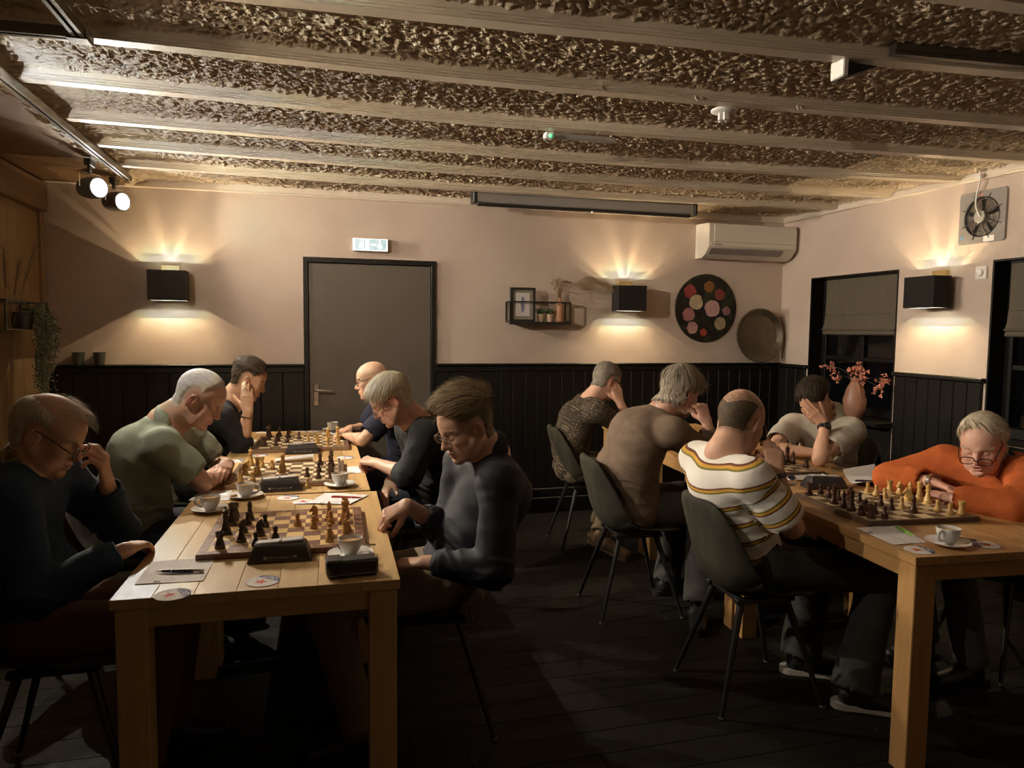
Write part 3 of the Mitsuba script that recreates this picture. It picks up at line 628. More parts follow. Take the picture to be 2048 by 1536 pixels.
for j in range(7):       # a flat brown umbel
    e = np.array([0.02 + 0.012 * j, rg.normal(0, 0.012), 0.158 - 0.003 * abs(j - 2)])
    tw.append(tube(spline([top * 0, e * [0.3, 0.3, 0.6], e], 6), 0.0008, 4)); tw.append(xf(trimesh.creation.icosphere(1, 0.010), mat(e) @ np.diag([1.3, 1.0, 0.6, 1])))
part(k, 'dried_flowers', cat(tw), 'm_dried', M=mat(top))
pl = []
for j in range(140):
    t0 = rg.uniform(0.25, 0.95)
    ax = lambda t: np.array([0.02 + 0.40 * t, -0.02 * t, 0.20 * math.sin(min(1, t * 1.35) * PI * 0.62) - 0.10 * max(0, t - 0.55) ** 1.2])
    b = ax(t0); d = np.array([0.06, 0, -0.02 - 0.03 * t0]) * rg.uniform(0.8, 1.7) + rg.normal(0, 0.010, 3)
    pl.append(tube([b + rg.normal(0, 0.004, 3), b + d * 0.55 + rg.normal(0, 0.003, 3), b + d + [0.006, 0, -0.016]], [0.0013, 0.0016, 0.0004], 4))
pl.append(tube([ax(t) for t in np.linspace(0, 1, 12)], 0.0014, 5))
part(k, 'pampas_plume', cat(pl), 'm_pampas', M=mat(top))

for x, lab in ((-1.60, 'dark green candle holder on the dado rail nearest the corner'), (-1.47, 'dark green candle holder on the dado rail, second from the corner')):
    k = thing('candle_holder', lab, 'candle holder', 'candle holders on the dado rail')
    part(k, 'cup', lathe([(0, 0), (0.030, 0), (0.040, 0.088), (0.036, 0.088), (0.028, 0.01), (0, 0.01)], 28), prin('m_candle_cup', (0.035, 0.042, 0.035), 0.5) if 'm_candle_cup' not in scene else 'm_candle_cup', 30, M=mat((x + 0.02, YB - 0.041, DADO)))

# plant shelf on the left wall
k = thing('plant_shelf', 'black wire shelf on the wooden wall at the left edge', 'shelf')
lx0, lx1, ly0, ly1, lz0, lz1 = XL + 0.004, XL + 0.16, 4.55, 5.20, 1.50, 1.665
rods = [box(lx0, lx1, ly0, ly1, lz0 - 0.006, lz0)]
for yy in (ly0, ly1 - 0.01):
    rods += [box(xx, xx + 0.01, yy, yy + 0.01, lz0, lz1) for xx in (lx0, lx1 - 0.01)] + [box(lx0, lx1, yy, yy + 0.01, lz1 - 0.01, lz1)]
rods += [box(xx, xx + 0.01, ly0, ly1, lz1 - 0.01, lz1) for xx in (lx0, lx1 - 0.01)]
part(k, 'frame', cat(rods), 'm_black_metal')
k = thing('trailing_plant', 'grey-green plant trailing from a dark pot on the left shelf', 'plant')
part(k, 'pot', lathe([(0, 0), (0.05, 0), (0.068, 0.10), (0.062, 0.10), (0.05, 0.02), (0, 0.02)], 24), 'm_black_metal', 30, M=mat((XL + 0.085, 5.0, lz0 + 0.0005)))
rg = np.random.default_rng(8)
prin('m_trail', mikit.proc(lambda p, n, uv: mikit.mix((0.075, 0.095, 0.065), (0.15, 0.17, 0.12), mikit.noise(p.x * 90, p.y * 90, p.z * 90))), 0.7)
lv, st = [], []
for j in range(34):
    L = rg.uniform(0.25, 0.72) if j < 26 else rg.uniform(0.05, 0.2)
    a = np.array([XL + 0.085 + rg.normal(0, 0.03), 5.0 + rg.normal(0.03, 0.05), lz0 + 0.11])
    b = np.array([XL + rg.uniform(0.15, 0.215), 5.02 + rg.normal(0.03, 0.07), lz0 + 0.09])
    c = b + [rg.normal(0, 0.012), rg.normal(0, 0.03), -L]
    p = spline([a, b, (b + c) / 2 + rg.normal(0, 0.012, 3), c], 16)
    st.append(tube(p, 0.0014, 4))
    for q in np.linspace(0.1, 1, int(14 + L * 60)):
        x_ = p[min(15, int(q * 15))] + rg.normal(0, 0.009, 3)
        lv.append(xf(trimesh.creation.icosphere(0, 0.0085), mat(x_, R=frame_to(rg.normal(0, 1, 3))) @ np.diag([1, 0.8, 0.35, 1])))
part(k, 'stems', cat(st), 'm_trail'); labels[part(k, 'leaves', cat(lv), 'm_trail')] = {'kind': 'stuff'}
k = thing('pampas_grass', 'dried pampas grass standing on the left plant shelf', 'dried grass')
pl = []
for (y0, dx, dy, hh) in ((4.82, 0.015, -0.02, 0.44), (4.90, 0.05, 0.26, 0.50), (4.86, 0.03, 0.10, 0.38)):
    b = np.array([XL + 0.06, y0, lz0 + 0.001]); e = b + [dx, dy, hh]
    pl.append(tube([b, (b + e) / 2, e], 0.002, 5))
    for j in range(90):
        s_ = b + (e - b) * rg.uniform(0.5, 1.0)
        d = (e - b) / np.linalg.norm(e - b) * 0.05 + rg.normal(0, 0.010, 3)
        pl.append(tube([s_, s_ + d], [0.0016, 0.0004], 4))
part(k, 'stalks', cat(pl), prin('m_pampas_dark', (0.16, 0.105, 0.065), 0.9))

# vase with pink blossom on the far window sill
k = thing('blossom_vase', 'brown vase with pink blossom twigs on the far window sill', 'vase')
vb = np.array([XR - 0.10, 4.56, 0.8725])
part(k, 'jar', lathe([(0, 0), (0.05, 0), (0.075, 0.06), (0.085, 0.14), (0.062, 0.23), (0.034, 0.28), (0.038, 0.31), (0.033, 0.31), (0.03, 0.28), (0, 0.26)], 32), prin('m_vase_pink', (0.25, 0.125, 0.085), 0.4), 35, M=mat(vb))
rg = np.random.default_rng(21)
tw, bl = [], []
targets = [(4.85, 1.25), (4.48, 1.235), (4.40, 1.215), (4.36, 1.165), (4.33, 1.12), (4.70, 1.17), (4.52, 1.16), (4.58, 1.26)]
prin('m_blossom', mikit.proc(lambda p, n, uv: mikit.mix((0.52, 0.22, 0.15), (0.36, 0.12, 0.085), mikit.noise(p.x * 170, p.y * 170, p.z * 170))), 0.8)
prin('m_twig', (0.05, 0.035, 0.022), 0.8)
for (yy, zz) in targets:
    e = np.array([XR - 0.12 + rg.normal(0, 0.04), yy, zz]); a = vb + [0, 0, 0.30]
    tw.append(tube(spline([a - [0, 0, 0.05], a * 0.5 + e * 0.5 + [rg.normal(0, 0.01), 0, 0.02], e], 8), np.linspace(0.0028, 0.0015, 8), 5))
    for q in range(15):
        c = e + rg.normal(0, 0.022, 3)
        for s_ in range(5):
            bl.append(xf(trimesh.creation.icosphere(0, rg.uniform(0.006, 0.010)), mat(c + rg.normal(0, 0.006, 3), R=frame_to(rg.normal(0, 1, 3))) @ np.diag([1, 1, 0.45, 1])))
part(k, 'twigs', cat(tw), 'm_twig', True); labels[part(k, 'blossom', cat(bl), 'm_blossom')] = {'kind': 'stuff', 'label': 'pink blossom clusters'}
# ================================================================== tables and chairs
ZTAB = 0.775
def table(corner, ang, w, L, wood, label):
    """Oak table: corner = its near left corner, ang = its turn, w across, L away from the camera; one plank, apron board and leg at a time."""
    k = thing('oak_table', label, 'table', 'oak dining tables')
    M = mat((corner[0], corner[1], 0), ang)
    rg = np.random.default_rng(int(L * 1000) + len(labels))
    n = 7; e = np.r_[0, np.cumsum(rg.uniform(0.9, 1.1, n))]; e = e / e[-1] * w
    for a, b in zip(e[:-1], e[1:]):
        part(k, 'top_plank', box(a + 0.0002, b - 0.0002, 0, L, ZTAB - 0.029, ZTAB - rg.uniform(0, 0.0002), 0.0012), f'm_oak{wood}_y', M=M)
    z1, z0 = ZTAB - 0.0335, ZTAB - 0.092
    part(k, 'apron', box(0.09, w - 0.09, 0.022, 0.044, z0, z1, 0.002), f'm_oak{wood}_x', M=M)
    part(k, 'apron', box(0.09, w - 0.09, L - 0.044, L - 0.022, z0, z1, 0.002), f'm_oak{wood}_x', M=M)
    part(k, 'apron', box(0.018, 0.040, 0.09, L - 0.09, z0, z1, 0.002), f'm_oak{wood}_y', M=M)
    part(k, 'apron', box(w - 0.040, w - 0.018, 0.09, L - 0.09, z0, z1, 0.002), f'm_oak{wood}_y', M=M)
    for x in (0.010, w - 0.092):
        for y in (0.010, L - 0.092):
            part(k, 'leg', box(x, x + 0.082, y, y + 0.082, 0, z1, 0.003), f'm_oak{wood}_z', M=M)
    part(k, 'underframe', box(0.012, w - 0.012, 0.012, L - 0.012, ZTAB - 0.0335, ZTAB - 0.029), f'm_oak{wood}_y', M=M)
    return M
table((-0.547, 2.119), math.radians(-1.4), 0.788, 1.205, '', 'oak table nearest the camera under the dark red chessboard')
table((-0.507, 3.340), math.radians(-0.5), 0.752, 2.06, '', 'long oak table by the door carrying two chessboards')
TA = math.radians(-4.6)
d = np.array([-math.sin(TA), math.cos(TA)])
table((1.931, 1.898), TA, 0.80, 1.22, '2', 'oak table between the striped shirt and the orange jumper')
c = np.array([1.931, 1.898]) + d * 1.228
table(c, TA, 0.80, 1.22, '2', 'oak table in front of the man in the brown jumper')
c = c + d * 1.228
table(c, TA, 0.80, 0.92, '2', 'oak table in front of the man in the speckled shirt by the back wall')

def shell_mesh(off):
    """The seat shell: one curved sheet from the front edge of the seat up to the top of the back."""
    prof = np.array([[0.235, 0.440], [0.21, 0.462], [0.15, 0.470], [0.05, 0.458], [-0.06, 0.450], [-0.135, 0.468], [-0.185, 0.530], [-0.215, 0.62], [-0.240, 0.72], [-0.262, 0.80], [-0.270, 0.835], [-0.274, 0.848]])
    P = spline(prof, 40)
    t = np.gradient(P, axis=0); t /= np.linalg.norm(t, axis=1, keepdims=True)
    nrm = np.stack([t[:, 1], -t[:, 0]], 1)          # towards the sitter
    nrm *= np.where(((nrm * [0.3, 1.0]).sum(1) < 0)[:, None], -1, 1)
    s = np.linspace(0, 1, 40)
    half = np.interp(s, [0, 0.05, 0.12, 0.35, 0.5, 0.62, 0.8, 0.92, 0.97, 1.0], [0.13, 0.19, 0.215, 0.228, 0.235, 0.240, 0.222, 0.188, 0.150, 0.09])
    curl = np.interp(s, [0, 0.15, 0.35, 0.5, 0.65, 0.85, 1.0], [0.0, 0.012, 0.05, 0.105, 0.085, 0.05, 0.02])
    v = np.linspace(-1, 1, 25)
    V = []
    for i in range(40):
        c_ = curl[i] * np.abs(v) ** 2.6
        base = P[i][None] + nrm[i][None] * (c_ + off * (1 - 0.75 * np.abs(v) ** 6))[:, None]
        V.append(np.stack([base[:, 0], v * half[i], base[:, 1]], 1))
    V = np.array(V); idx = np.arange(40 * 25).reshape(40, 25)
    q = np.stack([idx[:-1, :-1], idx[1:, :-1], idx[1:, 1:], idx[:-1, 1:]], -1).reshape(-1, 4)
    return trimesh.Trimesh(V.reshape(-1, 3), np.vstack([q[:, [0, 1, 2]], q[:, [0, 2, 3]]]), process=False)
_shell = solid(shell_mesh(0.020), shell_mesh(-0.010), 40, 25); _shell.fix_normals()
SHELL = mikit.ply(_shell, 'm_chair', smooth=50)
LEGS = [mikit.ply(cat(tube([[sx * 0.10, sy * 0.11, 0.435], [sx * 0.225, sy * 0.205, 0.006]], [0.0155, 0.0085], 14)), 'm_black_metal', smooth=40) for sx in (-1, 1) for sy in (-1, 1)]
FEET = [mikit.ply(lathe([(0, 0), (0.011, 0), (0.013, 0.004), (0.010, 0.010), (0, 0.012)], 14).apply_translation([sx * 0.225, sy * 0.205, 0]), 'm_rail', smooth=40) for sx in (-1, 1) for sy in (-1, 1)]
CFRAME = mikit.ply(cat(box(-0.13, 0.13, -0.135, -0.105, 0.425, 0.447, 0.004), box(-0.13, 0.13, 0.105, 0.135, 0.425, 0.447, 0.004), box(-0.115, -0.085, -0.12, 0.12, 0.425, 0.447, 0.004), box(0.085, 0.115, -0.12, 0.12, 0.425, 0.447, 0.004)), 'm_black_metal')
SEAM = mikit.ply(tube(spline([[0.20, 0, 0.484], [0.1, 0, 0.487], [0.0, 0, 0.476], [-0.10, 0, 0.474]], 16), 0.002, 5), 'm_chair')
def chair(x, y, deg, label):
    k = thing('bucket_chair', label, 'chair', 'olive bucket chairs on black metal legs')
    M = mat((x, y, 0), math.radians(deg))
    part(k, 'seat_shell', SHELL, None, M=M)
    part(k, 'frame', CFRAME, None, M=M)
    for l, f in zip(LEGS, FEET):
        q = part(k, 'leg', l, None, M=M)
        scene[sub(q, 'foot')] = {**f, 'to_world': T(M)}
    return k
CH = dict(p1=(-0.80, 2.60, 0), p2=(-0.86, 3.62, 0), p3=(-0.80, 4.68, 0), p4=(0.58, 4.78, 180), p5=(0.56, 3.80, 180), p6=(0.42, 2.70, 176),
          p7=(1.86, 4.72, -4.6), p8=(1.665, 3.55, -4.6), p9=(1.765, 2.585, -3), p10=(3.03, 3.70, 172), p11=(3.10, 2.52, 176))
for p, lab in dict(p1='olive bucket chair under the man in the blue jumper', p2='olive bucket chair under the man in the green polo', p3='olive bucket chair under the dark-haired man with his hand on his cheek',
                   p4='olive bucket chair under the bald man beside the door', p5='olive bucket chair under the man in the black hoodie', p6='olive bucket chair under the man in the black shirt',
                   p7='olive bucket chair under the man in the speckled shirt', p8='olive bucket chair under the man in the brown jumper', p9='olive bucket chair under the man in the striped shirt',
                   p10='olive bucket chair under the man in the cream shirt, a dark jacket over it', p11='olive bucket chair under the man in the orange jumper').items():
    chair(*CH[p], lab)

# the dark jacket over the back of the cream-shirted man's chair
prin('m_jacket', mikit.proc(lambda p, n, uv: mikit.mix((0.040, 0.042, 0.045), (0.026, 0.027, 0.029), mikit.fbm(p.x * 40, p.y * 40, p.z * 40, 2))), 0.8, 0.2)
k = thing('jacket', 'dark grey jacket hung over the chair of the man in the cream shirt', 'jacket')
def jack(o):
    def fn(u, v):
        y = (v - 0.5) * 0.56; w = np.abs(v - 0.5) * 2
        s = u * 2 - 1                                   # from the inside of the back over the top to the outside
        x = -0.275 + 0.01 - s * (0.035 + 0.02 * w) - 0.04 * np.sign(s) * np.abs(s) ** 3 + 0.10 * w ** 2.4
        z = 0.868 - 0.05 * w ** 2 - 0.34 * np.abs(s) ** 1.6 + 0.012 * np.sin(v * 23 + u * 5) * np.abs(s)
        P = np.stack([x, y, z], -1)
        n = np.stack([np.cos(s * 1.45 + PI / 2 * 0) * 0 - s * 0.9, 0 * s, 1 - np.abs(s)], -1)
        n /= np.linalg.norm(n, axis=-1, keepdims=True) + 1e-9
        return P + n * (o + 0.004 * np.sin(v * 31 + u * 9)[..., None])
    return grid(40, 36, fn)
m = solid(jack(0.010), jack(-0.004), 40, 36); m.fix_normals()
part(k, 'cloth', m, 'm_jacket', 60, M=mat((CH['p10'][0], CH['p10'][1], 0), math.radians(CH['p10'][2])))

# cotton bag hanging at the left edge
prin('m_cotton', mikit.proc(lambda p, n, uv: mikit.mix((0.38, 0.34, 0.26), (0.30, 0.26, 0.19), mikit.fbm(p.x * 25, p.y * 25, p.z * 25, 3))), 0.9, 0.1)
k = thing('cotton_bag', 'pale cotton tote bag hanging behind the chair of the man in the blue jumper', 'bag')
def bag(o):
    def fn(u, v):
        a = v * 2 * PI
        h = 1 - u
        rx = (0.045 - 0.012 * u + 0.014 * np.sin(u * 5)) + o; ry = 0.13 * (1 - 0.18 * u ** 2) + o
        x = rx * np.cos(a) + 0.012 * np.sin(3 * a + u * 7) * (0.3 + u * 0.7)
        y = ry * np.sin(a)
        z = 0.36 * h - 0.19 + 0.012 * np.sin(2 * a) * (1 - u)
        return np.stack([x, y, z], -1)
    return grid(24, 33, fn)
a_, b_ = bag(0), bag(-0.004); b_.invert()
part(k, 'sack', cat(a_, b_, xf(grid(2, 33, lambda u, v: np.stack([u * 0.033 * np.cos(v * 2 * PI), u * 0.107 * np.sin(v * 2 * PI), 0 * u - 0.188], -1)), np.eye(4))), 'm_cotton', 50, M=mat((-1.03, 2.335, 0.45)))
part(k, 'strap', tube(spline([[-1.03, 2.43, 0.60], [-1.05, 2.44, 0.72], [-1.085, 2.50, 0.835], [-1.10, 2.55, 0.845], [-1.085, 2.46, 0.80], [-1.05, 2.30, 0.70], [-1.03, 2.24, 0.60]], 30), 0.008, 6), 'm_cotton', True)
# ================================================================== things on the tables
ZT = ZTAB + 0.0006
prin('m_board1_d', mikit.proc(lambda p, n, uv: mikit.mix((0.150, 0.060, 0.034), (0.105, 0.040, 0.022), mikit.fbm(p.x * 12, p.y * 140, 0, 3))), 0.38, 0.45)
prin('m_board1_l', mikit.proc(lambda p, n, uv: mikit.mix((0.60, 0.41, 0.17), (0.50, 0.33, 0.125), mikit.fbm(p.x * 14, p.y * 160, 0, 3))), 0.38, 0.45)
prin('m_board2_d', mikit.proc(lambda p, n, uv: mikit.mix((0.110, 0.065, 0.038), (0.070, 0.040, 0.024), mikit.fbm(p.x * 12, p.y * 140, 0, 3))), 0.4, 0.45)
prin('m_board2_l', mikit.proc(lambda p, n, uv: mikit.mix((0.62, 0.50, 0.31), (0.54, 0.42, 0.25), mikit.fbm(p.x * 14, p.y * 160, 0, 3))), 0.4, 0.45)
prin('m_board2_e', mikit.proc(lambda p, n, uv: mikit.mix((0.30, 0.19, 0.115), (0.22, 0.135, 0.08), mikit.fbm(p.x * 10, p.y * 120, p.z * 120, 3))), 0.45, 0.4)
prin('m_dot', (0.62, 0.50, 0.32), 0.5)
prin('m_pc1_l', mikit.proc(lambda p, n, uv: mikit.mix((0.50, 0.275, 0.085), (0.40, 0.20, 0.06), mikit.fbm(p.x * 60, p.y * 60, p.z * 200, 2))), 0.32, 0.5)
prin('m_pc2_l', mikit.proc(lambda p, n, uv: mikit.mix((0.66, 0.43, 0.155), (0.56, 0.34, 0.11), mikit.fbm(p.x * 60, p.y * 60, p.z * 200, 2))), 0.32, 0.5)
prin('m_pc1_d', mikit.proc(lambda p, n, uv: mikit.mix((0.030, 0.017, 0.011), (0.020, 0.011, 0.007), mikit.fbm(p.x * 60, p.y * 60, p.z * 200, 2))), 0.26, 0.5)
prin('m_pc2_d', mikit.proc(lambda p, n, uv: mikit.mix((0.055, 0.022, 0.013), (0.035, 0.014, 0.009), mikit.fbm(p.x * 60, p.y * 60, p.z * 200, 2))), 0.26, 0.5)

# ---- the chess pieces: one profile each
def prof_piece(h, r, body):
    base = [(0, 0), (r, 0), (r, 0.004), (r * 0.97, 0.008), (r * 0.86, 0.0095), (r * 0.90, 0.0115), (r * 0.88, 0.014)]
    return base + body
PROF = {
    'pawn': prof_piece(0.048, 0.0145, [(0.0095, 0.018), (0.0065, 0.026), (0.0058, 0.030), (0.0092, 0.0318), (0.0092, 0.0330), (0.0062, 0.0338), (0.0078, 0.0365), (0.0086, 0.0405), (0.0072, 0.0450), (0.0035, 0.0478), (0, 0.0484)]),
    'rook': prof_piece(0.053, 0.0165, [(0.0125, 0.018), (0.0100, 0.028), (0.0096, 0.036), (0.0125, 0.0385), (0.0130, 0.0400), (0.0122, 0.0412), (0.0130, 0.0440), (0.0132, 0.0525), (0.0095, 0.0525), (0.0090, 0.0480), (0, 0.0475)]),
    'bishop': prof_piece(0.072, 0.0165, [(0.0115, 0.019), (0.0078, 0.032), (0.0065, 0.044), (0.0105, 0.0462), (0.0108, 0.0475), (0.0070, 0.0485), (0.0070, 0.0500), (0.0094, 0.0545), (0.0090, 0.0590), (0.0058, 0.0650), (0.0030, 0.0672), (0.0036, 0.0695), (0.0026, 0.0722), (0, 0.0730)]),
    'queen': prof_piece(0.085, 0.0185, [(0.0135, 0.020), (0.0092, 0.036), (0.0076, 0.052), (0.0120, 0.0545), (0.0124, 0.0562), (0.0082, 0.0575), (0.0105, 0.0600), (0.0084, 0.0625), (0.0118, 0.0780), (0.0108, 0.0785), (0.0080, 0.0755), (0.0045, 0.0800), (0.0042, 0.0840), (0, 0.0862)]),
    'king': prof_piece(0.096, 0.0190, [(0.0140, 0.020), (0.0098, 0.038), (0.0082, 0.056), (0.0125, 0.0585), (0.0130, 0.0602), (0.0086, 0.0618), (0.0108, 0.0642), (0.0088, 0.0668), (0.0122, 0.0815), (0.0100, 0.0835), (0.0036, 0.0862), (0, 0.0866)]),
}
def knight_mesh():
    b = lathe(PROF['pawn'][:7] + [(0.0112, 0.0165), (0.0118, 0.0185), (0, 0.0195)], 24); b.apply_scale([1.12, 1.12, 1.0])
    head = sg.Polygon([(-0.0115, 0.016), (0.011, 0.016), (0.0105, 0.022), (0.0065, 0.030), (0.0050, 0.036), (0.0090, 0.035), (0.0150, 0.0325), (0.0178, 0.0352), (0.0172, 0.0400), (0.0120, 0.0465), (0.0070, 0.0530), (0.0050, 0.0580), (0.0030, 0.0600), (0.0010, 0.0560), (-0.0040, 0.0545), (-0.0095, 0.0480), (-0.0128, 0.0380), (-0.0130, 0.0260)])
    lay = []
    for t, off in ((0.0056, 0.0), (0.0076, -0.0016), (0.0088, -0.0034)):
        for g in getattr(head.buffer(off).simplify(0.0002), 'geoms', [head.buffer(off).simplify(0.0002)]):
            if not g.is_empty: lay.append(xf(extrude(g, 2 * t), np.array([[1, 0, 0, 0], [0, 0, -1, t], [0, 1, 0, 0], [0, 0, 0, 1.0]])))
    return cat(b, *lay)
def rook_mesh():
    m = [lathe(PROF['rook'][:-3] + [(0.0100, 0.0495), (0, 0.0495)], 24)]
    for a in np.arange(6) * PI / 3:
        m.append(xf(box(0.0096, 0.0133, -0.0042, 0.0042, 0.048, 0.0545, 0.0008), mat((0, 0, 0), a)))
    return cat(m)
def queen_mesh():
    return cat(lathe(PROF['queen'], 24), *[xf(trimesh.creation.icosphere(1, 0.0019), mat((0.0112 * math.cos(a), 0.0112 * math.sin(a), 0.0787))) for a in np.arange(9) * 2 * PI / 9])
def king_mesh():
    return cat(lathe(PROF['king'], 24), box(-0.0017, 0.0017, -0.0014, 0.0014, 0.085, 0.098, 0.0005), box(-0.0046, 0.0046, -0.0014, 0.0014, 0.0905, 0.0940, 0.0005))
PMESH = {'pawn': lathe(PROF['pawn'], 20), 'rook': rook_mesh(), 'bishop': cat(lathe(PROF['bishop'], 22)), 'queen': queen_mesh(), 'king': king_mesh(), 'knight': knight_mesh()}
PLYS = {(n, m): mikit.ply(PMESH[n], m, smooth=42) for n in PMESH for m in ('m_pc1_l', 'm_pc2_l', 'm_pc1_d', 'm_pc2_d')}
NAMES = dict(p='pawn', r='rook', b='bishop', q='queen', k='king', n='knight')
def piece(ch, x, y, z, kind, label, rot, group):
    light = ch.isupper(); n = NAMES[ch.lower()]
    k = thing(f"{'light' if light else 'dark'}_{n}", label, 'chess piece', group)
    put(k, PLYS[n, f"m_pc{kind}_{'l' if light else 'd'}"], None, M=mat((x, y, z), rot))
ORD = ['first', 'second', 'third', 'fourth', 'fifth', 'sixth', 'seventh', 'eighth']
def chessboard(corner, ang, size, inset, th, kind, where, label, pieces, dark_first=False, edge=None):
    k = thing('chessboard', label, 'chessboard', 'wooden chessboards')
    M = mat((corner[0], corner[1], ZT), ang); s = (size - 2 * inset) / 8
    D, Lm = f'm_board{kind}_d', f'm_board{kind}_l'
    fr = sg.box(0, 0, size, size)
    part(k, 'frame', cat(box(0, size, 0, size, 0, th - 0.0012, 0.002)), edge or D, M=M)
    part(k, 'border', cat([extrude(fr.buffer(-0.0015).difference(sg.box(inset, inset, size - inset, size - inset)), 0.0010, th - 0.0012)]), D, M=M)
    part(k, 'inlay_line', extrude(sg.box(inset - 0.003, inset - 0.003, size - inset + 0.003, size - inset + 0.003).difference(sg.box(inset, inset, size - inset, size - inset)), 0.0004, th - 0.0003), Lm, M=M)
    for i in range(8):
        for j in range(8):
            dk = ((i + j) % 2 == 1) != dark_first
            part(k, 'square', box(inset + i * s + 0.0001, inset + (i + 1) * s - 0.0001, inset + j * s + 0.0001, inset + (j + 1) * s - 0.0001, th - 0.0012, th), D if dk else Lm, M=M)
    if inset > 0.02:
        dots = []
        for i in range(8):
            c_ = inset + (i + 0.5) * s
            for (x, y, a, b) in ((inset / 2, c_, 0.0085, 0.0016), (size - inset / 2, c_, 0.0085, 0.0016), (c_, inset / 2, 0.0085, 0.0016), (c_, size - inset / 2, 0.0085, 0.0016)):
                dots.append(box(x - a, x + a, y - b, y + b, th - 0.0003, th + 0.0001))
        part(k, 'edge_marks', cat(dots), 'm_dot', M=M)
    rg = np.random.default_rng(int(size * 1e4) + kind)
    for it in pieces.split():
        ch, i, j = it[0], int(it[1]), int(it[2])
        p = M @ [inset + (i + 0.5) * s + rg.normal(0, 0.0025), inset + (j + 0.5) * s + rg.normal(0, 0.0025), th + 0.0002, 1]
        n = NAMES[ch.lower()]
        lab = f"{'pale' if ch.isupper() else 'dark'} {n} on the {where}, {ORD[i]} column, {ORD[j]} row back"
        piece(ch, p[0], p[1], p[2], kind, lab, ang + (PI if ch.isupper() and i > 3 else 0) + rg.normal(0, 0.5), f'chess pieces on the {where}')
chessboard((-0.374, 2.425), math.radians(-1.7), 0.535, 0.0345, 0.018, 1, 'nearest board', 'red-brown chessboard with wide border nearest the camera',
           'r00 b11 p20 p31 n22 p24 p13 k03 q05 r06 r07 p15 b16 P44 P53 N55 P64 B65 P60 P61 R71 B72 K74 Q75 R76')
chessboard((-0.410, 3.482), math.radians(-1.7), 0.545, 0.0345, 0.020, 2, 'middle board', 'walnut chessboard in front of the man in the green polo',
           'B00 N03 Q13 K07 P05 P10 P12 R16 P25 N33 Q34 p51 p60 p63 b66 b70 r72 q73 k75', edge='m_board2_e')
chessboard((-0.363, 4.471), math.radians(-0.8), 0.565, 0.0345, 0.020, 2, 'board nearest the door', 'walnut chessboard nearest the door',
           'r01 p11 p23 p35 k05 q07 n14 b17 n26 P43 N52 P60 N64 R71 K74 B66', edge='m_board2_e')
chessboard((2.060, 2.253), math.radians(-4.6), 0.500, 0.016, 0.020, 2, 'board by the orange jumper', 'walnut chessboard with narrow border by the man in orange',
           'r07 p17 p16 q04 p15 b03 k02 p24 n01 r00 p11 p12 n25 p32 p10 p33 b41 R77 N76 P56 P55 P42 B75 K74 N64 Q73 P61 P60 R70 P57', edge='m_board2_d')
chessboard((2.085, 3.185), math.radians(-4.6), 0.500, 0.016, 0.020, 2, 'board by the cream shirt', 'walnut chessboard between the brown jumper and the cream shirt',
           'k74 p63 b73 r71 p64 P56 P47 P66 N65 R56 K37', edge='m_board2_d')
piece('P', -0.036, 3.432, ZT, 2, 'pale pawn standing off the board beside the middle chess clock', 0, 'captured pieces')

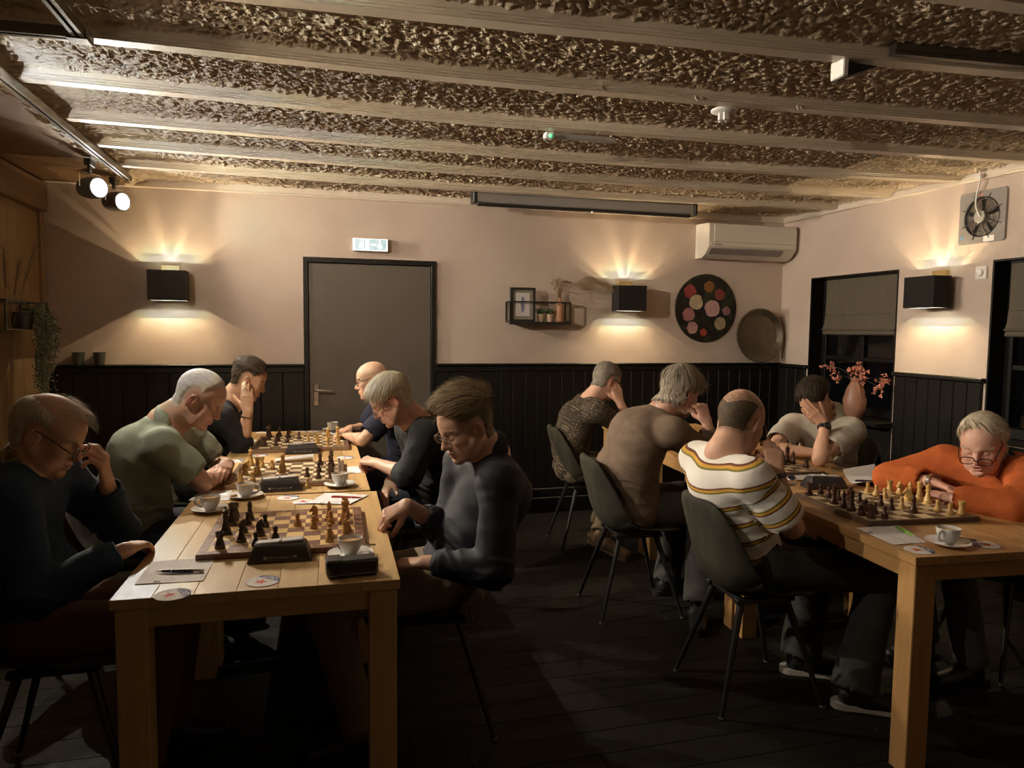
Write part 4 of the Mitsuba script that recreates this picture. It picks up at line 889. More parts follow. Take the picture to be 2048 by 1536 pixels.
# ---- chess clocks
def clock(x, y, deg, label, flip=False):
    k = thing('chess_clock', label, 'chess clock', 'black digital chess clocks')
    M = mat((x, y, ZT), math.radians(deg))
    sec = sg.Polygon([(-0.0475, 0), (0.0475, 0), (0.0495, 0.006), (0.040, 0.034), (0.030, 0.050), (0.022, 0.0545), (-0.022, 0.0545), (-0.030, 0.050), (-0.040, 0.034), (-0.0495, 0.006)])
    L = 0.198
    V, n = [], 24
    pts = np.array([sec.exterior.interpolate(t, normalized=True).coords[0] for t in np.linspace(0, 1, 60, endpoint=False)])
    prof = [(-L / 2, 0.94), (-L / 2 + 0.003, 1.0), (-L / 2 + 0.022, 1.0), (L / 2 - 0.022, 1.0), (L / 2 - 0.003, 1.0), (L / 2, 0.94)]
    rows = []
    for (xx, sc) in prof:
        for (yy, zz) in pts:
            taper = (1 - zz / 0.0545 * 0.20) if abs(xx) > L / 2 - 0.01 else (1 - zz / 0.0545 * 0.20 if abs(xx) > L / 2 - 0.03 and False else 1)
            rows.append((xx * (1 - 0.20 * zz / 0.0545), yy * sc, zz * sc + (1 - sc) * 0.02))
    V = np.array(rows); i = np.arange(60); j = (i + 1) % 60; f = []
    for a in range(len(prof) - 1): f += [np.stack([a * 60 + i, a * 60 + j, (a + 1) * 60 + j, (a + 1) * 60 + i], 1)]
    f = np.vstack(f); tri = np.vstack([f[:, [0, 1, 2]], f[:, [0, 2, 3]]])
    V = np.vstack([V, V[:60].mean(0), V[-60:].mean(0)])
    tri = np.vstack([tri, np.stack([j, i, i * 0 + len(V) - 2], 1), np.stack([(len(prof) - 1) * 60 + i, (len(prof) - 1) * 60 + j, i * 0 + len(V) - 1], 1)])
    body = trimesh.Trimesh(V, tri, process=False); body.fix_normals()
    part(k, 'body', body, 'm_clock', 35, M=M)
    lv = cat(xf(box(-0.072, 0.0, -0.019, 0.019, 0.0, 0.007, 0.002), mat((0, 0, 0.0535), R=np.array([[math.cos(0.05), 0, -math.sin(0.05)], [0, 1, 0], [math.sin(0.05), 0, math.cos(0.05)]])) ), xf(box(0.0, 0.072, -0.019, 0.019, 0.0, 0.007, 0.002), mat((0, 0, 0.0535), R=np.array([[math.cos(0.05), 0, -math.sin(0.05)], [0, 1, 0], [math.sin(0.05), 0, math.cos(0.05)]]))))
    part(k, 'lever', lv, 'm_clock_top', 30, M=M, label='pale rocker lever')
    part(k, 'pivot', box(-0.004, 0.004, -0.0195, 0.0195, 0.056, 0.064, 0.002), 'm_clock_top', M=M)
    # lettering low on the back, on the slope between (0.0495, 0.006) and (0.040, 0.034)
    sl = unit([0, 0.0095, 0.028]); nr = np.cross([1.0, 0, 0], sl)
    Rt = np.eye(4); Rt[:3, :3] = np.stack([[1.0, 0, 0], sl, nr], 1)
    if nr[1] > 0: Rt[:3, 2] *= -1
    tx = meshkit.text_mesh('FIDE Chess Development', 0.0042, 0.0003, False); w = tx.extents[0]; tx.apply_translation([-w / 2, 0, 0])
    t2 = meshkit.text_mesh("DZ", 0.0065, 0.0003, True); t2.apply_translation([w / 2 + 0.006, -0.0005, 0])
    lg = extrude(sg.Point(-w / 2 - 0.009, 0.0025).buffer(0.0048).difference(sg.Point(-w / 2 - 0.009, 0.0025).buffer(0.0026)), 0.0003)
    Rt[:3, 3] = np.array([0, -0.0468, 0.0140]) + nr * 0.0002
    part(k, 'lettering', xf(cat(tx, t2, lg), Rt), 'm_white_plastic', M=M, label='small white lettering')
    # the display side
    Rd = np.eye(4); Rd[:3, :3] = np.stack([[-1.0, 0, 0], unit([0, -0.010, 0.016]), [0, 0, 0]], 1); Rd[:3, 2] = np.cross(Rd[:3, 0], Rd[:3, 1]); Rd[:3, 3] = [0, 0.0352, 0.0425]
    part(k, 'display', xf(box(-0.068, 0.068, -0.008, 0.008, -0.001, 0.0015), Rd), 'm_lcd', M=M)
    return k
prin('m_lcd', (0.035, 0.040, 0.042), 0.12, 0.5)
clock(-0.112, 2.392, -1.5, 'black chess clock with pale rocker in front of the nearest board')
clock(-0.160, 3.425, 2.5, 'black chess clock with pale rocker in front of the middle board')
clock(-0.075, 4.425, 0, 'black chess clock with pale rocker in front of the board nearest the door')
clock(2.372, 2.895, 173, 'black chess clock turned to its display beside the steel wristwatch')

# ---- cups and saucers
CUP = [(0, 0.0), (0.021, 0.0), (0.022, 0.003), (0.020, 0.005), (0.026, 0.012), (0.035, 0.030), (0.0395, 0.052), (0.0400, 0.057), (0.0385, 0.0575), (0.0372, 0.052), (0.033, 0.030), (0.024, 0.013), (0.0, 0.008)]
SAU = [(0, 0.0), (0.036, 0.0), (0.038, 0.003), (0.062, 0.010), (0.0735, 0.0155), (0.0735, 0.0172), (0.060, 0.0130), (0.034, 0.0062), (0.025, 0.0058), (0.0, 0.0062)]
CUPM, SAUM = mikit.ply(lathe(CUP, 40), 'm_porcelain', smooth=60), mikit.ply(lathe(SAU, 48), 'm_porcelain', smooth=60)
HAND = mikit.ply(tube(spline([[0.036, 0, 0.047], [0.052, 0, 0.050], [0.0615, 0, 0.038], [0.054, 0, 0.022], [0.029, 0, 0.016]], 18), 0.0048, 10), 'm_porcelain', smooth=True)
COF = mikit.ply(lathe([(0, 0.047), (0.0362, 0.047)], 32), 'm_coffee')
sp = grid(14, 9, lambda u, v: np.stack([-0.0185 + 0.037 * u, (v - 0.5) * 0.024 * np.sqrt(np.clip(1 - (2 * u - 1) ** 2, 0.0, 1)), -0.006 * np.sqrt(np.clip(1 - (2 * u - 1) ** 2, 0, 1)) * (1 - (2 * v - 1) ** 2)], -1))
sp2 = sp.copy(); sp2.apply_translation([0, 0, -0.0008]); sp2.invert()
SPOON = mikit.ply(cat(sp, sp2, tube(spline([[0.017, 0, 0.0], [0.04, 0, 0.004], [0.075, 0, 0.005], [0.105, 0, 0.002]], 12), np.r_[0.0016, np.full(8, 0.0018), 0.0026, 0.0034, 0.003], 8)), 'm_steel', smooth=40)
def cup(x, y, hdeg, label, slabel, spoon=None, coffee=True, splabel=None, cookie=False, upright=False):
    k = thing('saucer', slabel, 'saucer', 'white saucers'); put(k, SAUM, None, M=mat((x, y, ZT)))
    k = thing('coffee_cup', label, 'cup', 'white coffee cups')
    M = mat((x, y, ZT + 0.0066), math.radians(hdeg))
    part(k, 'bowl', CUPM, None, M=M); part(k, 'handle', HAND, None, M=M)
    if coffee: part(k, 'coffee', COF, None, M=M)
    if spoon is not None:
        k = thing('teaspoon', splabel, 'spoon', 'steel teaspoons')
        if upright:
            R = frame_to([0, 0, 1], [1, 0, 0]); d = unit([-0.10, 0.10, 0.95]); x_ = d; y_ = unit(np.cross([0, 0, 1.0], x_)); R = np.stack([x_, y_, np.cross(x_, y_)], 1)
            put(k, SPOON, None, M=mat((x + 0.006, y - 0.002, ZT + 0.030), R=R))
        else:
            a = math.radians(spoon); R = np.array([[math.cos(a), -math.sin(a), 0], [math.sin(a), math.cos(a), 0], [0, 0, 1]])
            off = np.array([-math.sin(a), math.cos(a)]) * 0.044
            put(k, SPOON, None, M=mat((x + off[0] - math.cos(a) * 0.02, y + off[1] - math.sin(a) * 0.02, ZT + 0.0185), R=R))
    if cookie:
        k = thing('biscuit', 'small brown biscuit on the saucer of the cup by the green polo', 'biscuit')
        part(k, 'piece', xf(box(-0.013, 0.013, -0.009, 0.009, 0, 0.008, 0.003), mat((x - 0.046, y - 0.022, ZT + 0.0125), 0.6)), prin('m_biscuit', (0.36, 0.19, 0.08), 0.8))
cup(0.107, 2.352, 60, 'white coffee cup behind the black glasses case', 'white saucer behind the black glasses case', 0, True, 'steel teaspoon on the saucer behind the glasses case')
cup(-0.412, 3.075, 170, 'white coffee cup at the elbow corner of the nearest board', 'white saucer at the left far corner of the nearest board')
cup(-0.297, 3.295, -10, 'white coffee cup touching the middle chess clock', 'white saucer touching the middle chess clock', -55, True, 'steel teaspoon on the saucer touching the middle clock', cookie=True)
cup(0.110, 3.436, 100, 'white coffee cup with a spoon standing in it', 'white saucer under the cup with the standing spoon', 30, True, 'steel teaspoon standing upright in a cup', upright=True)
cup(0.122, 5.345, 90, 'white coffee cup at the far end by the door', 'white saucer at the far end by the door', None)
cup(2.155, 1.985, 195, 'white coffee cup on the table with the green pen', 'white saucer on the table with the green pen', -50, True, 'steel teaspoon on the saucer near the green pen')

# ---- beer mats: white card, red star, blue band with white letters
prin('m_card', (0.76, 0.71, 0.66), 0.75, 0.2)
prin('m_star', (0.62, 0.085, 0.055), 0.7, 0.2)
prin('m_band', (0.045, 0.055, 0.16), 0.7, 0.2)
star = sg.Polygon([((0.021 if j % 2 == 0 else 0.0085) * math.sin(a), (0.021 if j % 2 == 0 else 0.0085) * math.cos(a)) for j, a in enumerate(np.arange(10) * PI / 5)])
disc = sg.Point(0, 0).buffer(0.0475, 32)
band = disc.buffer(-0.0004).intersection(sg.box(0.0205, -0.06, 0.06, 0.06))
tx = meshkit.text_mesh('Inol', 0.022, 0.0002, True); tx.apply_translation([-0.026, 0, 0])
Rz = np.array([[0, 1, 0, 0.0235], [-1, 0, 0, 0.0], [0, 0, 1, 0.00175], [0, 0, 0, 1.0]])
letters = xf(tx, Rz)
v = letters.vertices; keep = (np.hypot(v[:, 0], v[:, 1]) < 0.0468)[letters.faces].all(1); letters.update_faces(keep)
MATS = [mikit.ply(extrude(disc, 0.0014), 'm_card', smooth=35), mikit.ply(extrude(affinity.translate(star, -0.008, 0), 0.00025, 0.0014), 'm_star'), mikit.ply(extrude(band, 0.00025, 0.0014), 'm_band'), mikit.ply(letters, 'm_card')]
def beer_mat(x, y, deg, label, dz=0.0):
    k = thing('beer_mat', label, 'beer mat', 'round beer mats with a red star')
    M = mat((x, y, ZT + dz), math.radians(deg))
    for n, m in zip(('card', 'star', 'band', 'lettering'), MATS): part(k, n, m, None, M=M)
beer_mat(-0.153, 2.177, 48, 'beer mat with red star in front of the nearest clock')
beer_mat(-0.388, 2.125, 22, 'beer mat with red star over the table edge near the score sheet')
beer_mat(-0.117, 3.247, 60, 'beer mat with red star between the middle clock and the red pen')
beer_mat(-0.050, 3.155, -70, 'beer mat with red star half under the sheet with the red pen')
beer_mat(-0.316, 4.385, 40, 'beer mat with red star between the middle board and the far clock')
beer_mat(-0.430, 4.225, 20, 'beer mat with red star at the elbow of the green polo')
beer_mat(0.165, 4.20, 40, 'beer mat with red star in front of the hoodie sleeve')
beer_mat(-0.10, 5.34, 30, 'beer mat with red star behind the board nearest the door')
beer_mat(-0.005, 5.33, 30, 'beer mat with red star beside the far coffee cup')
beer_mat(-0.36, 5.345, 30, 'beer mat with red star at the far left corner by the door')
beer_mat(2.008, 1.962, -12, 'beer mat with red star at the table corner below the green pen')
beer_mat(2.290, 1.957, 150, 'beer mat with red star beside the cup with the green pen')

# ---- papers
def paper(corners, label, marks=True, curl=0.0, name='score_sheet', cat_='paper', lift=0.0, group=None, crease=True, rules=11, logo=True):
    """A sheet through four corners (near left, far left, far right, near right) with ruled lines and a small emblem."""
    k = thing(name, label, cat_, group)
    c = np.array([[x, y] for x, y in corners])
    def z(u, v): return ZT + lift + 0.0005 + curl * np.clip(np.abs(v - 0.45) * 2, 0, 1) ** 2.2 * (0.4 + 0.6 * u) + (0.0016 * np.exp(-((v - 0.5) / 0.05) ** 2) if crease else 0) + 0.0006 * np.sin(u * 7 + v * 5)
    def pos(u, v): return c[0] * ((1 - u) * (1 - v))[..., None] + c[1] * ((1 - u) * v)[..., None] + c[2] * (u * v)[..., None] + c[3] * (u * (1 - v))[..., None]
    def sheet(o): return grid(12, 17, lambda u, v: np.concatenate([pos(u, v), (z(u, v) + o)[..., None]], -1))
    m = solid(sheet(0.0007), sheet(0), 12, 17); m.fix_normals()
    part(k, 'sheet', m, 'm_paper')
    if marks:
        ln = []
        def stroke(u0, v0, u1, v1, w=0.0004):
            n = 8; uu, vv = np.linspace(u0, u1, n), np.linspace(v0, v1, n)
            p = np.concatenate([pos(uu, vv), (z(uu, vv) + 0.0009)[:, None]], -1)
            for a, b in zip(p[:-1], p[1:]):
                t = unit(b - a); s_ = np.array([-t[1], t[0], 0]) * w
                ln.append(trimesh.Trimesh(np.array([a - s_, b - s_, b + s_, a + s_]), [[0, 1, 2], [0, 2, 3]], process=False))
        for i in range(rules):
            v_ = 0.1 + 0.84 * i / (rules - 1)
            if abs(v_ - 0.5) > 0.03: stroke(0.06, v_, 0.95, v_)
        for u_ in (0.06, 0.2, 0.5, 0.64, 0.95): stroke(u_, 0.12, u_, 0.94, 0.0003)
        rg = np.random.default_rng(len(labels))
        for i in range(int(rules * 3)):
            v_ = 0.12 + 0.84 * rg.integers(0, rules) / (rules - 1); u_ = rg.uniform(0.2, 0.85)
            stroke(u_, v_ + 0.01, u_ + rg.uniform(0.02, 0.06), v_ + rg.uniform(0.0, 0.03), 0.0005)
        part(k, 'print', cat(ln), 'm_rule', label='ruled lines and handwriting')
        if logo:
            em = []
            o = np.concatenate([pos(np.array(0.3), np.array(0.06)), [ZT + lift + 0.0022]])
            for j in range(7):
                em.append(box(o[0] + (j % 3) * 0.006 - 0.006, o[0] + (j % 3) * 0.006 - 0.002, o[1] + (j // 3) * 0.006 - 0.008, o[1] + (j // 3) * 0.006 - 0.004, o[2] - 0.0006, o[2]))
            part(k, 'emblem', cat(em), 'm_ink', label='small dark emblem')
    return k
prin('m_rule', (0.42, 0.41, 0.42), 0.8, 0.1)
paper([(-0.508, 2.236), (-0.504, 2.446), (-0.316, 2.445), (-0.322, 2.222)], 'folded score sheet under the blue pen on the nearest table')
paper([(-0.530, 3.29), (-0.500, 3.47), (-0.37, 3.46), (-0.36, 3.25)], 'white score sheets under the cup by the green polo', lift=0.0, name='score_sheet', marks=True)
paper([(-0.033, 3.113), (0.040, 3.300), (0.228, 3.215), (0.139, 3.060)], 'open score sheet under the red pen', lift=0.0024)
paper([(0.160, 3.74), (0.152, 3.915), (0.245, 3.92), (0.236, 3.735)], 'score sheet under the hand of the man in the hoodie')
paper([(-0.21, 4.125), (-0.22, 4.185), (-0.01, 4.19), (-0.015, 4.13)], 'folded white paper slip behind the middle board', marks=False, curl=0.03, name='paper_slip', crease=False)
paper([(0.04, 5.16), (0.05, 5.27), (0.235, 5.27), (0.23, 5.15)], 'score sheet beside the hands of the bald man')
paper([(-0.43, 4.78), (-0.43, 5.02), (-0.375, 5.02), (-0.375, 4.78)], 'score sheet beside the fist of the dark-haired man')
paper([(1.994, 2.248), (2.187, 2.240), (2.110, 2.030), (1.968, 2.030)], 'folded score sheet under the green pen')
paper([(2.318, 3.060), (2.36, 3.16), (2.53, 3.115), (2.47, 3.005)], 'blank white paper behind the turned chess clock', marks=False, name='paper_slip', curl=0.012)
paper([(2.519, 2.860), (2.70, 3.16), (2.86, 3.11), (2.661, 2.83)], 'curled score sheet with a blue pen by the orange sleeve', curl=0.055)
def pen(a, b, body, tip, label, r=0.0048, clip='m_steel', lift=0.0):
    k = thing('pen', label, 'pen', 'pens on the tables')
    a, b = np.array([*a, ZT + r + 0.0022 + lift]), np.array([*b, ZT + r + 0.0022 + lift]); d = b - a; L = np.linalg.norm(d); M = mat(a, R=frame_to(d / L, [0, 0, 1]))
    part(k, 'barrel', lathe([(0, 0.018), (r * 0.7, 0.018), (r, 0.04), (r * 1.05, L * 0.7), (r * 0.95, L * 0.78), (0, L * 0.78)], 16), body, 40, M=M)
    part(k, 'tip', lathe([(0, 0), (0.0008, 0), (0.0012, 0.006), (r * 0.7, 0.018), (0, 0.018)], 14), tip, 40, M=M)
    part(k, 'cap', lathe([(0, L * 0.78), (r * 0.8, L * 0.78), (r * 0.8, L * 0.9), (r * 1.05, L * 0.905), (r * 0.9, L * 0.99), (0, L)], 16), clip, 40, M=M)
    part(k, 'clip', box(r * 0.9, r * 0.9 + 0.0012, -0.0016, 0.0016, L * 0.62, L * 0.93, 0.0004), clip, M=M)
    part(k, 'ring', lathe([(r * 1.02, 0.045), (r * 1.12, 0.045), (r * 1.12, 0.048), (r * 1.02, 0.048)], 16, True), 'm_steel', M=M)
prin('m_pen_blue', (0.010, 0.013, 0.040), 0.3, 0.5)
prin('m_pen_red', (0.42, 0.03, 0.035), 0.35, 0.5)
prin('m_pen_green', (0.16, 0.42, 0.04), 0.35, 0.5)
pen((-0.469, 2.325), (-0.330, 2.297), 'm_pen_blue', 'm_steel', 'dark blue pen lying on the near score sheet')
pen((0.195, 3.150), (0.065, 3.198), 'm_pen_red', 'm_pen_red', 'red and white pen on the open score sheet', clip='m_pen_red')
pen((2.112, 2.081), (2.144, 2.206), 'm_pen_green', 'm_white_plastic', 'green pen on the score sheet at the table corner', clip='m_pen_green')
pen((2.690, 2.872), (2.570, 2.915), 'm_pen_blue', 'm_steel', 'blue pen on the curled score sheet', clip='m_pen_blue', lift=0.012)
pen((0.20, 5.17), (0.115, 5.22), 'm_pen_blue', 'm_steel', 'dark pen by the hands of the bald man', clip='m_pen_blue')

# ---- glasses case, phone, watch, glasses
k = thing('glasses_case', 'black leather glasses case with pale stitching on the nearest table', 'glasses case')
a = np.array([0.030, 2.146]); b = np.array([0.178, 2.158]); ang = math.atan2(b[1] - a[1], b[0] - a[0])
M = mat((*(a - [0.0, 0.004]), ZT), ang)
L, Wd, Hh = 0.152, 0.062, 0.052
part(k, 'body', box(0, L, 0, Wd, 0, Hh, 0.008), 'm_leather', 30, M=M)
part(k, 'flap', cat(box(-0.002, 0.046, -0.0025, Wd + 0.002, Hh - 0.004, Hh + 0.0035, 0.003), box(-0.002, 0.046, -0.0028, 0.001, Hh - 0.018, Hh, 0.002)), 'm_leather', 30, M=M)
st = []
for (p, q) in (((0.05, 0.004, Hh + 0.0004), (L - 0.006, 0.004, Hh + 0.0004)), ((L - 0.006, 0.004, Hh + 0.0004), (L - 0.006, Wd - 0.006, Hh + 0.0004)), ((0.004, 0.003, Hh + 0.0042), (0.042, 0.003, Hh + 0.0042)), ((0.042, 0.003, Hh + 0.0042), (0.042, Wd - 0.004, Hh + 0.0042)), ((0.008, -0.0004, 0.010), (L - 0.008, -0.0004, 0.010))):
    p, q = np.array(p), np.array(q); n = max(3, int(np.linalg.norm(q - p) / 0.0042))
    for i in range(n):
        st.append(tube([p + (q - p) * (i + 0.15) / n, p + (q - p) * (i + 0.85) / n], 0.0007, 5))
part(k, 'stitching', cat(st), prin('m_stitch', (0.42, 0.41, 0.42), 0.7), M=M, label='pale stitching')
k = thing('mobile_phone', 'dark phone lying behind the turned chess clock', 'phone')
Mp = mat((2.455, 3.175, ZT), math.radians(-14))
part(k, 'body', box(0, 0.15, 0, 0.073, 0, 0.009, 0.003), 'm_leather', 30, M=Mp)
part(k, 'screen', box(0.004, 0.146, 0.004, 0.069, 0.0089, 0.0095), 'm_lcd', M=Mp)
def watch_part(k, M, R0, strap, case, face, w=0.010, tall=0.0, rx=1.0):
    """A closed strap ring of radius R0 about local z with the case on its +x side."""
    a = np.linspace(0, 2 * PI, 41)
    ring = cat([trimesh.convex.convex_hull(np.array([[(R0 + d) * rx * math.cos(t), (R0 + d) * math.sin(t), zz] for t in (s, e) for d in (0, 0.003) for zz in (-w, w)])) for s, e in zip(a[:-1], a[1:])])
    st = part(k, 'strap', ring, strap, 30, M=M)
    Rc = np.eye(4); Rc[:3, :3] = np.array([[0, 0, 1.0], [1, 0, 0], [0, 1, 0]]); Rc[:3, 3] = [R0 * rx + 0.001, 0, 0]
    part(k, 'case', xf(lathe([(0, 0), (0.018, 0), (0.0205, 0.003), (0.0205, 0.008), (0.018, 0.0105), (0.0165, 0.0100), (0, 0.0100)], 32), Rc), case, 35, M=M)
    part(k, 'dial', xf(lathe([(0, 0.0103), (0.0163, 0.0103)], 32), Rc), face, M=M)
    part(k, 'crown', xf(tube([[0.0205, 0, 0.0055], [0.024, 0, 0.0055]], 0.0025, 8), Rc), case, M=M)
prin('m_dial_blue', (0.012, 0.016, 0.028), 0.2, 0.5)
k = thing('wristwatch', 'steel wristwatch with a dark blue dial lying on the table', 'watch')
Rw = frame_to(unit([0.35, 0.9, 0.1]), unit([-0.25, 0.05, 0.95]))
Rw = np.stack([unit([-0.30, -0.42, 0.85]), np.zeros(3), np.zeros(3)], 1); z_ = unit(np.cross(Rw[:, 0], [0.9, -0.4, 0])); Rw[:, 2] = z_; Rw[:, 1] = np.cross(z_, Rw[:, 0])
watch_part(k, mat((2.200, 2.912, ZT + 0.031), R=Rw), 0.026, 'm_steel', 'm_steel', 'm_dial_blue', 0.010, rx=0.72)
def glass(x, y, h, r, label, drink=None, handle=False):
    k = thing('drinking_glass', label, 'glass', 'drinking glasses')
    M = mat((x, y, ZT))
    part(k, 'vessel', lathe([(0, 0), (r * 0.82, 0), (r * 0.86, 0.004), (r, h), (r - 0.0022, h), (r * 0.86 - 0.002, 0.010), (0, 0.009)], 40), 'm_glass', 40, M=M)
    if handle: part(k, 'handle', tube(spline([[-r * 0.97, 0, h * 0.8], [-r - 0.022, 0, h * 0.78], [-r - 0.026, 0, h * 0.45], [-r * 0.92, 0, h * 0.22]], 16), 0.0048, 9), 'm_glass', True, M=M)
    if drink: part(k, 'drink', lathe([(0, 0.0095), (r * 0.84 - 0.002, 0.0105), (r * 0.93 - 0.0035, h * 0.55), (0, h * 0.55)], 32), drink, 40, M=M)
prin('m_tea', (0.20, 0.09, 0.02), 0.1, 0.5)
glass(2.735, 3.235, 0.085, 0.036, 'empty glass mug with handle beside the bare elbow', handle=True)
glass(2.36, 4.02, 0.09, 0.036, 'glass of amber drink behind the man in the brown jumper', drink='m_tea')
k = thing('milk_jug', 'white jug standing between the brown jumper and the striped shirt', 'jug')
part(k, 'vessel', lathe([(0, 0), (0.045, 0), (0.055, 0.05), (0.05, 0.12), (0.036, 0.165), (0.04, 0.19), (0.037, 0.19), (0.033, 0.165), (0, 0.15)], 32), 'm_porcelain', 40, M=mat((2.42, 3.86, ZT)))
part(k, 'handle', tube(spline([[2.42 + 0.036, 3.86, ZT + 0.165], [2.42 + 0.08, 3.86, ZT + 0.15], [2.42 + 0.085, 3.86, ZT + 0.09], [2.42 + 0.052, 3.86, ZT + 0.05]], 14), 0.006, 8), 'm_porcelain', True)
# ================================================================== people: one smooth surface from rounded bones
class Field:
    """A signed distance built from rounded cones and ellipsoids, blended one after the other."""
    def __init__(s): s.p = []
    def cone(s, a, b, ra, rb, k=0.02, wide=None, f=1.0, neg=False):
        """Rounded cone from a to b; wide, f: stretched by f along the direction wide."""
        a, b = np.asarray(a, float), np.asarray(b, float)
        w = None if wide is None else unit(wide)
        r = max(ra, rb) * max(1.0, f)
        s.p.append(('c', a, b, ra, rb, k, w, f, neg, np.minimum(a, b) - r, np.maximum(a, b) + r)); return s
    def ell(s, c, r, R=None, k=0.02, neg=False):
        c, r = np.asarray(c, float), np.asarray(r, float); R = np.eye(3) if R is None else np.asarray(R)
        e = np.sqrt(((R * r[None, :]) ** 2).sum(1))
        s.p.append(('e', c, r, R, None, k, None, 1.0, neg, c - e, c + e)); return s
    def cut(s, o, n, k=0.004):
        """Keeps only what lies behind the plane through o with outward normal n."""
        s.p.append(('p', np.asarray(o, float), unit(n), None, None, k, None, 1.0, True, None, None)); return s
    def bounds(s):
        q = [x for x in s.p if x[0] != 'p' and not x[8]]
        return np.min([x[9] for x in q], 0), np.max([x[10] for x in q], 0)
    def eval(s, P, only=None):
        d = np.full(len(P), 0.5, np.float32)
        for t in (s.p if only is None else only):
            kind, a, b, c, e, k, w, f, neg, lo, hi = t
            if kind == 'c':
                pa, ba = P - a.astype(np.float32), (b - a).astype(np.float32)
                if w is not None and f != 1:
                    wf = w.astype(np.float32)
                    pa = pa + np.outer(pa @ wf, wf) * np.float32(1 / f - 1); ba = ba + wf * (ba @ wf) * np.float32(1 / f - 1)
                h = np.clip(pa @ ba / max(float(ba @ ba), 1e-12), 0, 1)
                q = pa - h[:, None] * ba
                x = np.sqrt(np.einsum('ij,ij->i', q, q)) - (c + (e - c) * h)
            elif kind == 'e':
                q = (P - a.astype(np.float32)) @ c.astype(np.float32)
                q1 = q / b.astype(np.float32); k0 = np.sqrt(np.einsum('ij,ij->i', q1, q1)); q2 = q1 / b.astype(np.float32)
                k1 = np.sqrt(np.einsum('ij,ij->i', q2, q2)) + 1e-6
                x = np.where(k0 < 0.05, -b.min(), k0 * (k0 - 1) / k1).astype(np.float32)
            else:
                x = -((P - a.astype(np.float32)) @ b.astype(np.float32))      # distance inside the kept side, negated below
                x = x
            if neg:
                x = -x
                h = np.maximum(k - np.abs(d - x), 0) / k
                d = np.maximum(d, x) + h * h * k * 0.25
            else:
                h = np.maximum(k - np.abs(d - x), 0) / k
                d = np.minimum(d, x) - h * h * k * 0.25
        return d

